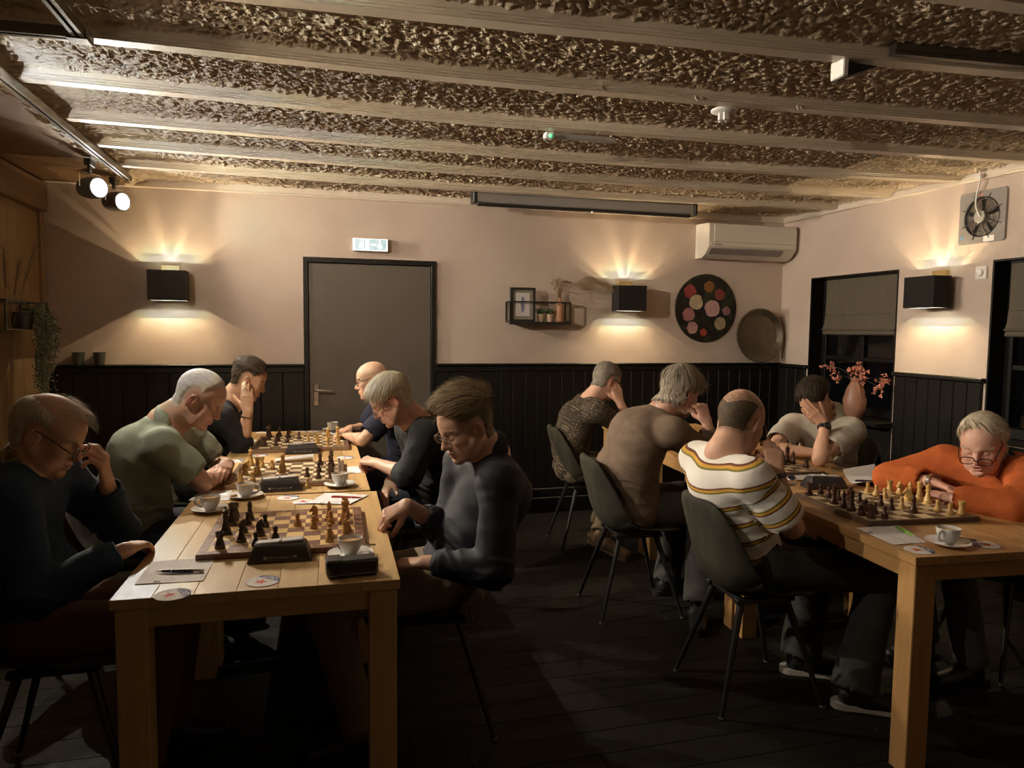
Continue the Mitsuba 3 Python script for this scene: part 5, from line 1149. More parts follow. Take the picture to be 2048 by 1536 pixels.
def mesh_field(F_, h, pad=0.02, cull=None):
    """Naive surface nets on the blocks that the surface crosses."""
    B = 4; mg = getattr(F_, "margin", 0.012)
    lo, hi = F_.bounds(); lo = lo - pad; hi = hi + pad
    nb = np.ceil((hi - lo) / (B * h)).astype(int) + 1
    # coarse pass, in chunks that see only the bones near them
    S = 4
    ns = -(-nb // S)
    prims = F_.p
    keep = []
    off = (np.stack(np.meshgrid(*[np.arange(S)] * 3, indexing='ij'), -1).reshape(-1, 3) + 0.5) * B * h
    lob = np.array([x[9] if x[9] is not None else [-9] * 3 for x in prims]); hib = np.array([x[10] if x[10] is not None else [9] * 3 for x in prims])
    kk = np.array([x[5] for x in prims])
    chunks = {}
    for c in np.ndindex(*ns):
        o = lo + np.array(c) * S * B * h; e = o + S * B * h
        m = np.all((lob - kk[:, None] - mg < e) & (hib + kk[:, None] + mg > o), 1)
        sel = [prims[i] for i in np.nonzero(m)[0]]
        if not any(x[0] != 'p' and not x[8] for x in sel): continue
        d = F_.eval((o + off).astype(np.float32), sel)
        g = np.abs(d) < B * h * 0.95 + 0.004
        if g.any():
            idx = np.stack(np.unravel_index(np.nonzero(g)[0], (S, S, S)), 1) + np.array(c) * S
            keep.append(idx); chunks[c] = sel
    blocks = np.vstack(keep)
    blocks = blocks[(blocks < nb).all(1)]
    n = nb * B + 1
    mask = np.zeros(n, bool)
    for dx in range(B + 1):
        for dy in range(B + 1):
            for dz in range(B + 1):
                mask[blocks[:, 0] * B + dx, blocks[:, 1] * B + dy, blocks[:, 2] * B + dz] = True
    ijk = np.stack(np.nonzero(mask), 1)
    cid = ijk // (S * B)
    cid = np.minimum(cid, ns - 1)
    key = (cid[:, 0] * ns[1] + cid[:, 1]) * ns[2] + cid[:, 2]
    order = np.argsort(key, kind='stable'); ijk = ijk[order]; key = key[order]
    D = np.full(n, 0.5, np.float32)
    st = np.r_[0, np.nonzero(np.diff(key))[0] + 1, len(key)]
    for a, b in zip(st[:-1], st[1:]):
        q = ijk[a:b]; P = (lo + q * h).astype(np.float32)
        o, e = P.min(0), P.max(0)
        m = np.all((lob - kk[:, None] - mg < e) & (hib + kk[:, None] + mg > o), 1)
        D[q[:, 0], q[:, 1], q[:, 2]] = F_.eval(P, [prims[i] for i in np.nonzero(m)[0]])
    # cells
    off = np.stack(np.meshgrid(*[np.arange(B)] * 3, indexing='ij'), -1).reshape(-1, 3)
    cells = (blocks[:, None] * B + off[None]).reshape(-1, 3)
    C8 = np.array([[0, 0, 0], [1, 0, 0], [0, 1, 0], [1, 1, 0], [0, 0, 1], [1, 0, 1], [0, 1, 1], [1, 1, 1]])
    V8 = np.stack([D[cells[:, 0] + c[0], cells[:, 1] + c[1], cells[:, 2] + c[2]] for c in C8], 1)
    ins = V8 < 0
    act = ins.any(1) & ~ins.all(1)
    cells, V8, ins = cells[act], V8[act], ins[act]
    acc, cnt = np.zeros((len(cells), 3)), np.zeros(len(cells))
    for a in range(8):
        for ax in range(3):
            b = a | (1 << ax)
            if b == a: continue
            x = ins[:, a] != ins[:, b]
            t = V8[x, a] / (V8[x, a] - V8[x, b])
            p = C8[a] + np.zeros((x.sum(), 3)); p[:, ax] += t
            acc[x] += p; cnt[x] += 1
    V = lo + (cells + acc / cnt[:, None]) * h
    vid = np.full(n, -1, np.int32); vid[cells[:, 0], cells[:, 1], cells[:, 2]] = np.arange(len(cells))
    faces = []
    for ax in range(3):
        u, w = (ax + 1) % 3, (ax + 2) % 3
        b = 1 << ax
        x = ins[:, 0] != ins[:, b]
        c = cells[x]; pos = ins[x, 0]
        du, dw = np.eye(3, dtype=int)[u], np.eye(3, dtype=int)[w]
        ok = (c[:, u] > 0) & (c[:, w] > 0); c, pos = c[ok], pos[ok]
        q = [vid[tuple((c - s1 * du - s2 * dw).T)] for s1, s2 in ((0, 0), (1, 0), (1, 1), (0, 1))]
        q = np.stack(q, 1); good = (q >= 0).all(1); q, pos = q[good], pos[good]
        q[~pos] = q[~pos][:, ::-1]
        faces.append(q)
    Fq = np.vstack(faces)
    tri = np.vstack([Fq[:, [0, 1, 2]], Fq[:, [0, 2, 3]]])
    used, tri = np.unique(tri, return_inverse=True)
    return V[used], tri.reshape(-1, 3)

def vnormals(V, T_):
    n = np.zeros_like(V); f = np.cross(V[T_[:, 1]] - V[T_[:, 0]], V[T_[:, 2]] - V[T_[:, 0]])
    for k in range(3): np.add.at(n, T_[:, k], f)
    return n / (np.linalg.norm(n, axis=1, keepdims=True) + 1e-20)

def relax(V, T_, it=2, lam=0.5):
    from scipy.sparse import coo_matrix
    e = np.vstack([T_[:, [0, 1]], T_[:, [1, 2]], T_[:, [2, 0]]]); n = len(V)
    A = coo_matrix((np.ones(len(e) * 2), (np.r_[e[:, 0], e[:, 1]], np.r_[e[:, 1], e[:, 0]])), shape=(n, n)).tocsr(); A.data[:] = 1
    deg = np.maximum(np.asarray(A.sum(1)).ravel(), 1)[:, None]
    for i in range(it):
        V = V + lam * (A @ V / deg - V); V = V - (lam + 0.03) * (A @ V / deg - V) * 0.98
    return V

def ramp(x, a, b):
    t = np.clip((x - a) / (b - a), 0, 1); return t * t * (3 - 2 * t)

# ---- the head, in its own frame: x to the face, y to its left, z up; origin mid-skull
def head_bones(F_, O, R, o):
    """o: numbers of this face."""
    g = lambda *p: O + R @ (np.array(p) * o['s'])
    s = o['s']; J, N, W = o['jaw'], o['nose'], o['wide']
    E = lambda c, r, k=0.02, neg=False, Q=None: F_.ell(g(*c), np.array(r) * s, R if Q is None else R @ Q, k * s, neg)
    C = lambda a, b, ra, rb, k=0.015, neg=False: F_.cone(g(*a), g(*b), ra * s, rb * s, k * s, neg=neg)
    E((-0.014, 0, 0.040), (0.098, 0.076 * W, 0.083), 0.02)
    E((-0.040, 0, 0.020), (0.072, 0.070 * W, 0.072), 0.03)
    E((0.034, 0, 0.030), (0.056, 0.062 * W, 0.058), 0.03)
    E((0.030, 0, -0.035), (0.058, 0.056 * W, 0.075), 0.03)
    for y in (1, -1):
        C((0.000, 0.054 * W, -0.050), (0.040, 0.040 * W * J, -0.092), 0.018, 0.016, 0.03)
        C((0.040, 0.038 * W * J, -0.092), (0.070, 0.012, -0.104), 0.016, 0.015, 0.02) if y == 1 else C((0.000, -0.054 * W, -0.050), (0.040, -0.040 * W * J, -0.092), 0.018, 0.016, 0.03)
    C((0.040, -0.038 * W * J, -0.092), (0.070, -0.012, -0.104), 0.016, 0.015, 0.02)
    E((0.072, 0, -0.104), (0.018, 0.022, 0.017), 0.018)                      # chin
    E((0.068, 0, -0.070), (0.024, 0.030, 0.026), 0.02)                       # mouth mound
    for y in (1, -1):
        E((0.056, 0.043 * W * y, -0.022), (0.024, 0.022, 0.020), 0.02)       # cheek bone
        E((0.050, 0.040 * W * y, -0.055), (0.022 * o['cheek'], 0.022 * o['cheek'], 0.030), 0.025)
        C((0.084, 0.010 * y, 0.014), (0.064, 0.050 * W * y, 0.016), 0.010, 0.009, 0.014)   # brow
    for y in (1, -1):
        E((0.094, 0.031 * y, -0.004), (0.020, 0.019, 0.013), 0.014, True)    # eye hollow
        E((0.0725, 0.0315 * y, -0.004), (0.0140, 0.0150, 0.0120), 0.003)     # lid
        C((0.0845, 0.024 * y, -0.0085), (0.0815, 0.042 * y, -0.0085), 0.0022, 0.0020, 0.003)
    C((0.084, 0, 0.010), (0.104 + 0.010 * (N - 1), 0, -0.030), 0.0085, 0.0095, 0.012)       # bridge
    E((0.103 + 0.016 * (N - 1), 0, -0.038), (0.0135 * N, 0.0125, 0.0115), 0.010)             # tip
    for y in (1, -1):
        E((0.092, 0.0120 * y, -0.041), (0.0125, 0.0070, 0.0085), 0.006)
        E((0.0985, 0.0062 * y, -0.0490), (0.0060, 0.0035, 0.0035), 0.002, True)
    E((0.0925, 0, -0.0655), (0.0085, 0.0215, 0.0060), 0.006)                 # lips
    E((0.0905, 0, -0.0790), (0.0085, 0.0190, 0.0066), 0.006)
    if o.get('open'):
        E((0.098, 0, -0.0725), (0.016, 0.0150, 0.0055), 0.003, True)
    else:
        C((0.1010, 0.020, -0.0722), (0.1010, -0.020, -0.0722), 0.0021, 0.0021, 0.0025, True)
    E((0.094, 0, -0.0915), (0.010, 0.016, 0.005), 0.008, True)               # below the lip
    a = 0.22
    for y in (1, -1):                                                        # ears
        w = 0.32 * y
        Q = np.array([[math.cos(a), 0, math.sin(a)], [0, 1, 0], [-math.sin(a), 0, math.cos(a)]]) @ np.array([[math.cos(w), math.sin(w), 0], [-math.sin(w), math.cos(w), 0], [0, 0, 1]])
        c = (-0.012, 0.079 * W * y, -0.012)
        E(c, (0.0195, 0.0085, 0.0325), 0.006, Q=Q)
        E((c[0] + 0.001, c[1] + 0.0075 * y, c[2] + 0.004), (0.0115, 0.0060, 0.0190), 0.003, True, Q=Q)
        E((c[0] - 0.002, c[1] + 0.0030 * y, c[2] - 0.002), (0.0075, 0.0045, 0.0150), 0.003, Q=Q)
        E((c[0] + 0.012, c[1] - 0.002 * y, c[2] - 0.006), (0.006, 0.006, 0.008), 0.005)
    return g

# ---- a hand: bones from the wrist W along f, palm towards n
FING = {'i': (0.0265, 0.090, (0.042, 0.025, 0.021), 0.0094), 'm': (0.0075, 0.094, (0.047, 0.029, 0.022), 0.0096), 'r': (-0.0115, 0.089, (0.043, 0.027, 0.022), 0.0090), 'p': (-0.0285, 0.079, (0.034, 0.020, 0.019), 0.0080)}
def rot(axis, a):
    from scipy.spatial.transform import Rotation
    return Rotation.from_rotvec(unit(axis) * a).as_matrix()
def hand_bones(F_, W, f, n, side, pose, s=1.0):
    f = unit(f); n = unit(np.asarray(n, float) - f * (np.asarray(n, float) @ f)); t = np.cross(f, n) * (1 if side == 'R' else -1)
    W = np.asarray(W, float)
    curls, splay, th = pose['curl'], pose.get('splay', 0.06), pose['thumb']
    tips = {}
    for j, (q, (o, l, seg, r)) in enumerate(FING.items()):
        r = r * s
        M = W + (f * l + t * o) * s
        F_.cone(W + t * o * 0.55 * s + f * 0.008 * s, M, 0.0145 * s, r * 1.22, 0.012 * s, wide=n, f=0.92)
        ang = 0; p = M; sp = splay * (1.5 - j)
        for i_, L in enumerate(seg):
            ang += math.radians(curls[j][i_])
            d = rot(n, sp * (1 if side == 'R' else -1) * 1.0) @ (f * math.cos(ang) + n * math.sin(ang)) if i_ == 0 else (lambda b: b)(rot(n, sp * (1 if side == 'R' else -1)) @ (f * math.cos(ang) + n * math.sin(ang)))
            e = p + d * L * s
            F_.cone(p, e, r * (1.06, 0.98, 0.90)[i_], r * (0.96, 0.90, 0.78)[i_], 0.0045 * s if i_ else 0.008 * s)
            p = e
        tips[q] = p
    out, opp, bend = th                                                       # angle away from f towards the thumb side, towards the palm, curl of the end
    b0 = W + (f * 0.022 + t * 0.020 + n * 0.006) * s
    d = unit(f * math.cos(out) + t * math.sin(out)); d = unit(d * math.cos(opp) + n * math.sin(opp))
    ax = unit(np.cross(d, f * 0.7 + n * 0.5))
    p1 = b0 + d * 0.044 * s; d2 = rot(ax, bend * 0.5) @ d; p2 = p1 + d2 * 0.033 * s; d3 = rot(ax, bend) @ d; p3 = p2 + d3 * 0.026 * s
    F_.cone(b0, p1, 0.0165 * s, 0.0125 * s, 0.014 * s); F_.cone(p1, p2, 0.0118 * s, 0.0108 * s, 0.006 * s); F_.cone(p2, p3, 0.0106 * s, 0.0085 * s, 0.004 * s)
    tips['t'] = p3
    return tips
POSE = {
    'rest': dict(curl=[(14, 18, 10), (12, 18, 10), (14, 20, 10), (18, 22, 12)], splay=0.07, thumb=(0.55, 0.25, 0.2)),
    'flat': dict(curl=[(4, 8, 5), (3, 7, 5), (4, 8, 5), (6, 10, 6)], splay=0.05, thumb=(0.45, 0.1, 0.15)),
    'fist': dict(curl=[(72, 92, 50), (76, 95, 52), (78, 95, 52), (80, 95, 50)], splay=0.02, thumb=(0.5, 0.75, 0.9)),
    'loose': dict(curl=[(40, 55, 30), (48, 62, 32), (54, 66, 34), (58, 68, 34)], splay=0.04, thumb=(0.5, 0.55, 0.5)),
    'cheek': dict(curl=[(10, 14, 12), (10, 14, 12), (14, 18, 14), (22, 24, 16)], splay=0.06, thumb=(0.7, 0.2, 0.2)),
    'pinch': dict(curl=[(48, 48, 22), (52, 55, 28), (56, 62, 30), (58, 66, 30)], splay=0.03, thumb=(0.45, 0.85, 0.35)),
    'point': dict(curl=[(30, 38, 18), (58, 78, 40), (66, 82, 44), (70, 84, 44)], splay=0.03, thumb=(0.5, 0.6, 0.5)),
    'mouth': dict(curl=[(30, 48, 26), (34, 54, 28), (42, 60, 30), (50, 64, 30)], splay=0.04, thumb=(0.55, 0.6, 0.4)),
}
# ---- skin, hair and cloth of one person
scene['m_skin'] = {'type': 'twosided', 'bsdf': {'type': 'bumpmap', 'arbitrary': mikit.proc(lambda p, n, uv: mikit.fbm(p.x * 260, p.y * 260, p.z * 260, 2), 6e-4), 'scale': 0.0007,
                   'bsdf': {'type': 'principled', 'base_color': VCOL, 'roughness': 0.46, 'specular': 0.42}}}
scene['m_hair'] = {'type': 'twosided', 'bsdf': {'type': 'principled', 'base_color': VCOL, 'roughness': 0.6, 'specular': 0.16}}
def cloth(key, c0, c1=None, rough=0.85, weave=900, sheen=0.3, **kw):
    c1 = c1 or tuple(x * 0.82 for x in c0)
    prin(key, mikit.proc(lambda p, n, uv: mikit.mix(c0, c1, mikit.smoothstep(0.25, 0.75, 0.6 * mikit.fbm(p.x * 30, p.y * 30, p.z * 30, 2) + 0.4 * mikit.noise(p.x * weave, p.y * weave, p.z * weave)))), rough, 0.2, sheen=sheen,
         bump=mikit.proc(lambda p, n, uv: mikit.noise(p.x * weave, p.y * weave, p.z * weave), 5e-4), scale=0.0006)
    return key
scene['m_lens'] = {'type': 'thindielectric', 'int_ior': 1.35}

def ik(S, Wp, la, lb, pole):
    S, Wp = np.asarray(S, float), np.asarray(Wp, float); d = Wp - S; D = np.linalg.norm(d)
    if D > (la + lb) * 0.995: la, lb = la * D / (la + lb) * 1.005, lb * D / (la + lb) * 1.005
    x = (la ** 2 - lb ** 2 + D ** 2) / (2 * D); h = math.sqrt(max(la ** 2 - x ** 2, 1e-6)); u = d / D
    p = np.asarray(pole, float); p = unit(p - u * (p @ u))
    return S + u * x + p * h

def frame_head(fwd, pitch, roll=0.0):
    """Columns: face, left, up. fwd: level direction (x, y); pitch: degrees that the face looks down; roll: degrees towards its left shoulder."""
    f = unit([fwd[0], fwd[1], 0]); l = np.cross([0, 0, 1.0], f)
    a = math.radians(pitch); x = f * math.cos(a) - np.array([0, 0, 1]) * math.sin(a); z = np.array([0, 0, 1]) * math.cos(a) + f * math.sin(a)
    R = np.stack([x, l, z], 1)
    return rot(x, math.radians(-roll)) @ R

def strips(root, dirn, nrm, L, w, col, rg, curl=0.3, grav=0.25, lift=0.25):
    """Thin tapering ribbons of hair, four segments each."""
    n = len(root); S = 5
    side = np.cross(dirn, nrm); side /= np.linalg.norm(side, axis=1, keepdims=True) + 1e-9
    P = np.empty((n, S, 3)); p = root.copy(); d = dirn + nrm * lift + rg.normal(0, 0.16, (n, 3)); d /= np.linalg.norm(d, axis=1, keepdims=True)
    for i in range(S):
        P[:, i] = p
        p = p + d * (L / (S - 1))[:, None]
        d = d + dirn * 0.30 - nrm * curl * 0.6 + np.array([0, 0, -grav]) ; d /= np.linalg.norm(d, axis=1, keepdims=True)
    W = w * np.array([1, 1, 0.9, 0.65, 0.15])
    V = np.stack([P - side[:, None] * W[None, :, None], P + side[:, None] * W[None, :, None]], 2).reshape(-1, 3)
    k = np.arange(n)[:, None] * S * 2 + np.arange(S - 1)[None] * 2
    f = np.stack([np.stack([k, k + 1, k + 3], -1), np.stack([k, k + 3, k + 2], -1)], 2).reshape(-1, 3)
    return V, f, np.repeat(col, S * 2, 0)

class Shell(Field):
    """The head grown by a thickness that depends on the place."""
    def __init__(s, base, thick, zone): s.p, s.thick, s.zone, s.margin = base.p, thick, zone, 0.05
    def bounds(s): return s.zone
    def eval(s, P, only=None):
        return Field.eval(s, P, only) - s.thick(P).astype(np.float32)

def hair_score(L, o):
    """Where hair grows: positive inside, in metres, at points L of the head frame."""
    x, y, z = L[:, 0], L[:, 1], L[:, 2]
    zs = np.array([-0.10, -0.07, -0.045, -0.02, 0.0, 0.02, 0.045, 0.07, 0.095, 0.13])
    xs = np.array([-0.055, -0.045, -0.032, 0.012, 0.020, 0.024, 0.040, 0.062, 0.078, 0.08])
    top = np.array([0, 0, 0, 0, 0, 0.25, 0.7, 1, 1, 1])
    xf_ = np.interp(z, zs, xs - o.get('recede', 0) * top)
    side = ramp(np.abs(y), 0.02, 0.06)
    xf_ = xf_ - o.get('temple', 0.0) * side * ramp(z, 0.03, 0.07)
    m = np.minimum(xf_ - x, z + o.get('nape', 0.078))
    ear = (np.sqrt(((x + 0.012) / 0.026) ** 2 + ((z + 0.010) / 0.040) ** 2) - 1) * 0.024
    m = np.where(np.abs(y) > 0.05, np.minimum(m, ear), m)
    if 'bald' in o:                    # (centre x, z above which the crown is bare, softness)
        zb = o['bald']; r = np.sqrt(((x - zb[0]) / zb[1]) ** 2 + (y / zb[2]) ** 2)
        m = np.where(z > 0.02, np.minimum(m, (r - 1) * 0.05 + zb[3] * (0.09 - z)), m)
    return m

def person(key, o):
    """Builds the meshes of one person; returns the list of (part name, mesh, bsdf, smooth, colours / uv, label)."""
    out = []; rg = np.random.default_rng(o['seed']); h = o['h']
    A = {k: np.asarray(v, float) for k, v in o['j'].items()}
    fc = dict(s=1.0, jaw=1.0, nose=1.0, wide=1.0, cheek=1.0); fc.update(o.get('face', {})); s = fc['s']
    R = frame_head(*o['look'])
    H = A['ear'] - R @ (np.array([-0.012, 0.079 * fc['wide'] * o['ear_side'], -0.012]) * s) if 'ear' in A else A['head']
    toloc = lambda V: (V - H) @ R / s
    nb, ch, wa, pe = A['nb'], A['ch'], A['wa'], A['pe']
    lat = unit(A['shL'] - A['shR']); hl = unit(o.get('hiplat', [lat[0], lat[1], 0]))
    spine = unit(nb - pe); front = unit(np.cross(lat, spine)) ; front = front if front @ R[:, 0] > -0.2 else -front
    # --- skin
    B = Field()
    head_bones(B, H, R, fc)
    HB = Field(); HB.p = list(B.p)
    nk = o.get('neck', 0.056)
    nk0 = (H + R @ np.array([-0.028, 0, -0.045]) * s, nb + spine * 0.005)
    HB.cone(*nk0, nk * 0.98, nk * 1.1, 0.03, wide=R[:, 0], f=1.05)
    B.cone(H + R @ np.array([-0.028, 0, -0.045]) * s, nb + spine * 0.005, nk * 0.98, nk * 1.1, 0.03, wide=R[:, 0], f=1.05)
    B.cone(H + R @ np.array([0.012, 0, -0.075]) * s, nb + front * 0.050 - spine * 0.02, nk * 0.62, nk * 0.72, 0.03)
    B.cone(nb - spine * 0.03, ch, 0.075, 0.095, 0.03, wide=lat, f=1.35)
    B.cone(ch, wa, 0.095, 0.092, 0.03, wide=lat, f=1.35); B.cone(wa, pe, 0.092, 0.10, 0.03, wide=hl, f=1.3)
    tips = {}
    el = {}
    for sd in 'LR':
        S_, W_ = A['sh' + sd], A['wr' + sd]
        E_ = A['el' + sd] if 'el' + sd in A else ik(S_, W_, o.get('ua', 0.295), o.get('fa', 0.255), o['pole'][sd])
        el[sd] = E_
        B.cone(nb - spine * 0.035 + front * 0.01, S_, 0.045, 0.047, 0.03)
        B.cone(S_, E_, 0.047, 0.039, 0.02); B.cone(S_ * 0.55 + E_ * 0.45, E_, 0.044, 0.038, 0.02)
        m_ = E_ * 0.68 + W_ * 0.32
        B.cone(E_, m_, 0.038, 0.0395, 0.015)
        f_, n_, ps, *sc_ = o['hand'][sd]
        hs = (sc_[0] if sc_ else 1.0) * o.get('hs', 1.0)
        tt = unit(np.cross(unit(f_), unit(n_)))
        B.cone(m_, W_, 0.0385, 0.0245, 0.015, wide=tt, f=1.14)
        tips[sd] = hand_bones(B, W_, np.array(f_, float), np.array(n_, float), sd, POSE[ps] if isinstance(ps, str) else ps, hs)
    hip = {sd: pe + hl * (0.095 if sd == 'L' else -0.095) - np.array([0, 0, 0.015]) for sd in 'LR'}
    hip = {sd: A.get('hip' + sd, hip[sd]) for sd in 'LR'}
    for sd in 'LR':
        B.cone(hip[sd], A['kn' + sd], 0.070, 0.050, 0.03); B.cone(A['kn' + sd], A['an' + sd], 0.046, 0.032, 0.02)
    V, T_ = mesh_field(B, h)
    V = relax(V, T_, 2)
    # skin colour: tone, redder on cheeks, nose and ears, lips, stubble, cropped scalp
    L = toloc(V); c = np.array(o['skin'], float)
    col = np.tile(c, (len(V), 1))
    mott = meshkit.fbm(V * 55, 3, o['seed'])[:, None]; mo2 = meshkit.noise(V * 230, o['seed'] + 3)[:, None]
    col *= 0.93 + 0.14 * mott
    red = np.zeros(len(V))
    blob = lambda p, r: np.exp(-(((L - np.array(p)) / np.array(r)) ** 2).sum(1))
    ishead = (np.abs(L) < [0.16, 0.12, 0.15]).all(1)
    for y in (1, -1):
        red += 0.55 * blob((0.062, 0.045 * y, -0.035), (0.03, 0.025, 0.026)) + 0.8 * blob((-0.012, 0.086 * fc['wide'] * y, -0.010), (0.025, 0.014, 0.038))
    red += 0.8 * blob((0.108, 0, -0.038), (0.02, 0.02, 0.018))
    for sd in 'LR':
        for t in tips[sd].values(): red += 0.45 * np.exp(-((V - t) ** 2).sum(1) / 0.018 ** 2)
        red += 0.3 * np.exp(-((V - A['wr' + sd] - unit(np.array(o['hand'][sd][0], float)) * 0.09) ** 2).sum(1) / 0.04 ** 2)
    red = np.clip(red * (0.6 + 0.8 * mott[:, 0]), 0, 1)[:, None] * o.get('ruddy', 0.6)
    col = col * (1 - red) + col * np.array([1.02, 0.70, 0.66]) * red
    lips = np.clip(blob((0.098, 0, -0.0725), (0.014, 0.024, 0.0115)) * 1.5, 0, 1)[:, None] * 0.6
    col = col * (1 - lips) + np.array([0.40, 0.16, 0.13]) * lips
    if 'stubble' in o:
        st = (ramp(-L[:, 2], 0.035, 0.07) * ramp(L[:, 0], -0.005, 0.03) * ishead * o['stubble'])[:, None] * (0.5 + 0.6 * mo2)
        col = col * (1 - st) + np.array(o['hair']['col']) * 0.5 * st
    ho = o['hair']
    if ho.get('crop'):                    # cropped hair: coloured grains on the scalp itself
        m = hair_score(L, ho) * ishead
        st = (ramp(m, -0.004, 0.018) * ho['crop'])[:, None] * np.clip(0.45 + 1.1 * (mo2 - 0.2), 0.2, 1)
        st = np.where(ishead[:, None], st, 0)
        col = col * (1 - st) + np.array(ho['col']) * st
    out.append(('body', (V, T_), 'm_skin', True, dict(color=np.clip(col, 0, 1)), None))
    # --- hair
    HV, HT, HC = [], [], []
    base_col = np.array(ho['col'], float)
    if ho.get('t', 0) > 0:
        def thick(P):
            L_ = (P - H) @ R / s; m = hair_score(L_, ho)
            q = ramp(m, -0.002, ho.get('edge', 0.02))
            up = ramp(L_[:, 2], 0.03, 0.10)
            t = ho['t'] * (1 - up) + ho.get('top', ho['t']) * up
            return np.where(m < -0.006, -0.01, t * q - 0.006 * (1 - q))
        e = np.array([0.15, 0.13, 0.16]) * s; c8 = H + R @ np.array([-0.01, 0, 0.03]) * s
        r_ = np.linalg.norm(e) * 0.82
        z = (c8 - r_, c8 + r_)
        hv, ht = mesh_field(Shell(HB, thick, z), max(0.0032, h), 0.0)
        hv = relax(hv, ht, 2); nn = vnormals(hv, ht)
        Lh = toloc(hv)
        keep = hair_score(Lh, ho) > -0.003
        # comb direction
        def comb(L_):
            cr = np.array(ho.get('crown', (-0.055, 0.0, 0.10))); d = L_ - cr; d = d * np.array([1, 0.8, 0.9]) + np.array([ho.get('fwd', 0.03), 0, -ho.get('down', 0.03)]) + np.array([0, ho.get('sweep', 0.0), 0]) * ramp(L_[:, 2], 0.05, 0.09)[:, None]
            return d
        dl = comb(Lh) @ R.T; dl = dl - nn * (dl * nn).sum(1, keepdims=True); dl /= np.linalg.norm(dl, axis=1, keepdims=True) + 1e-9
        sd_ = np.cross(nn, dl)
        u1 = (hv * sd_).sum(1); lock = meshkit.noise(np.stack([Lh[:, 0] * 40, Lh[:, 1] * 120, Lh[:, 2] * 40], 1), 2)
        lk = meshkit.fbm(np.stack([Lh[:, 0] * 55, Lh[:, 1] * 95, Lh[:, 2] * 55], 1), 3, o['seed'])
        hv = hv + nn * ((lk - 0.5) * ho.get('rough', 0.006))[:, None]
        nn = vnormals(hv, ht)
        shade = 0.75 + 0.5 * meshkit.noise(Lh * np.array([60, 160, 60]), 7)[:, None]
        mixc = meshkit.noise(Lh * 28, 11)[:, None]
        c2 = np.array(ho.get('col2', base_col * 0.72))
        hc = (base_col * mixc + c2 * (1 - mixc)) * shade
        HV.append(hv); HT.append(ht); HC.append(hc)
        # strands
        n = ho.get('n', 1800)
        a_ = trimesh.Trimesh(hv, ht, process=False).area_faces * keep[ht].all(1)
        a_ = a_ * (0.4 + ramp((hv[ht].mean(1) - H) @ R[:, 2] / s, 0.0, 0.06))
        fi = rg.choice(len(ht), n, p=a_ / a_.sum()); w3 = rg.dirichlet((1, 1, 1), n)
        root = (hv[ht[fi]] * w3[:, :, None]).sum(1); nr = nn[ht[fi, 0]]; di = dl[ht[fi, 0]]
        Lr = toloc(root); up = ramp(Lr[:, 2], 0.02, 0.09)
        Ls = ho.get('len', (0.02, 0.03)); Ln = (Ls[0] * (1 - up) + Ls[1] * up) * rg.uniform(0.6, 1.25, n)
        mx = rg.uniform(0, 1, (n, 1)); cs = (base_col * mx + c2 * (1 - mx)) * rg.uniform(0.75, 1.25, (n, 1))
        v_, f_, c_ = strips(root - nr * 0.002, di, nr, Ln, ho.get('w', 0.0011), cs, rg, ho.get('curl', 0.35), ho.get('grav', 0.15), ho.get('lift', 0.25))
        HV.append(v_); HT.append(f_); HC.append(c_)
    if ho.get('tuft'):                    # loose strands over a bald front: (n, length, centre, spread)
        n, Ln, cc, spd, dd = ho['tuft']
        Lr = np.array(cc) + rg.normal(0, 1, (n, 3)) * np.array(spd)
        P = H + (Lr * s) @ R.T; d_ = B.eval(P.astype(np.float32), HB.p)
        g = np.stack([HB.eval((P + np.eye(3)[i] * 0.002).astype(np.float32)) - HB.eval((P - np.eye(3)[i] * 0.002).astype(np.float32)) for i in range(3)], 1); g /= np.linalg.norm(g, axis=1, keepdims=True) + 1e-9
        P = P - g * d_[:, None]
        di = np.tile(R @ np.array(dd), (n, 1)); di = di - g * (di * g).sum(1, keepdims=True) * 0.6; di /= np.linalg.norm(di, axis=1, keepdims=True)
        v_, f_, c_ = strips(P, di, g, np.full(n, Ln) * rg.uniform(0.5, 1.2, n), 0.0009, base_col * rg.uniform(0.8, 1.2, (n, 1)), rg, 0.3, 0.1, 0.55)
        HV.append(v_); HT.append(f_); HC.append(c_)
    nbw = ho.get('brows', 70)
    for y in (1, -1):
        t = rg.uniform(0, 1, nbw)
        Lr = np.stack([0.090 - 0.022 * t ** 1.5, (0.012 + 0.038 * t) * y, 0.0165 + 0.004 * np.sin(t * PI) + rg.normal(0, 0.0022, nbw)], 1)
        P = H + (Lr * s) @ R.T
        d_ = HB.eval(P.astype(np.float32)); g = np.stack([HB.eval((P + np.eye(3)[i] * 0.002).astype(np.float32)) - HB.eval((P - np.eye(3)[i] * 0.002).astype(np.float32)) for i in range(3)], 1); g /= np.linalg.norm(g, axis=1, keepdims=True) + 1e-9
        P = P - g * d_[:, None]
        di = np.tile(R @ np.array([-0.3, 0.9 * y, 0.25]), (nbw, 1))
        bc = np.array(ho.get('brow_col', base_col * 0.8))
        v_, f_, c_ = strips(P, di, g, np.full(nbw, 0.010), 0.0008, np.tile(bc, (nbw, 1)) * rg.uniform(0.7, 1.2, (nbw, 1)), rg, 0.2, 0.0, 0.2)
        HV.append(v_); HT.append(f_); HC.append(c_)
    off = np.cumsum([0] + [len(v) for v in HV[:-1]])
    out.append(('hair', (np.vstack(HV), np.vstack([t + k for t, k in zip(HT, off)])), 'm_hair', True, dict(color=np.clip(np.vstack(HC), 0, 1)), ho.get('label')))
    # --- upper garment
    g = o['top']; C = Field(); of = g.get('off', 0.014); bu = g.get('bulk', 1.0)
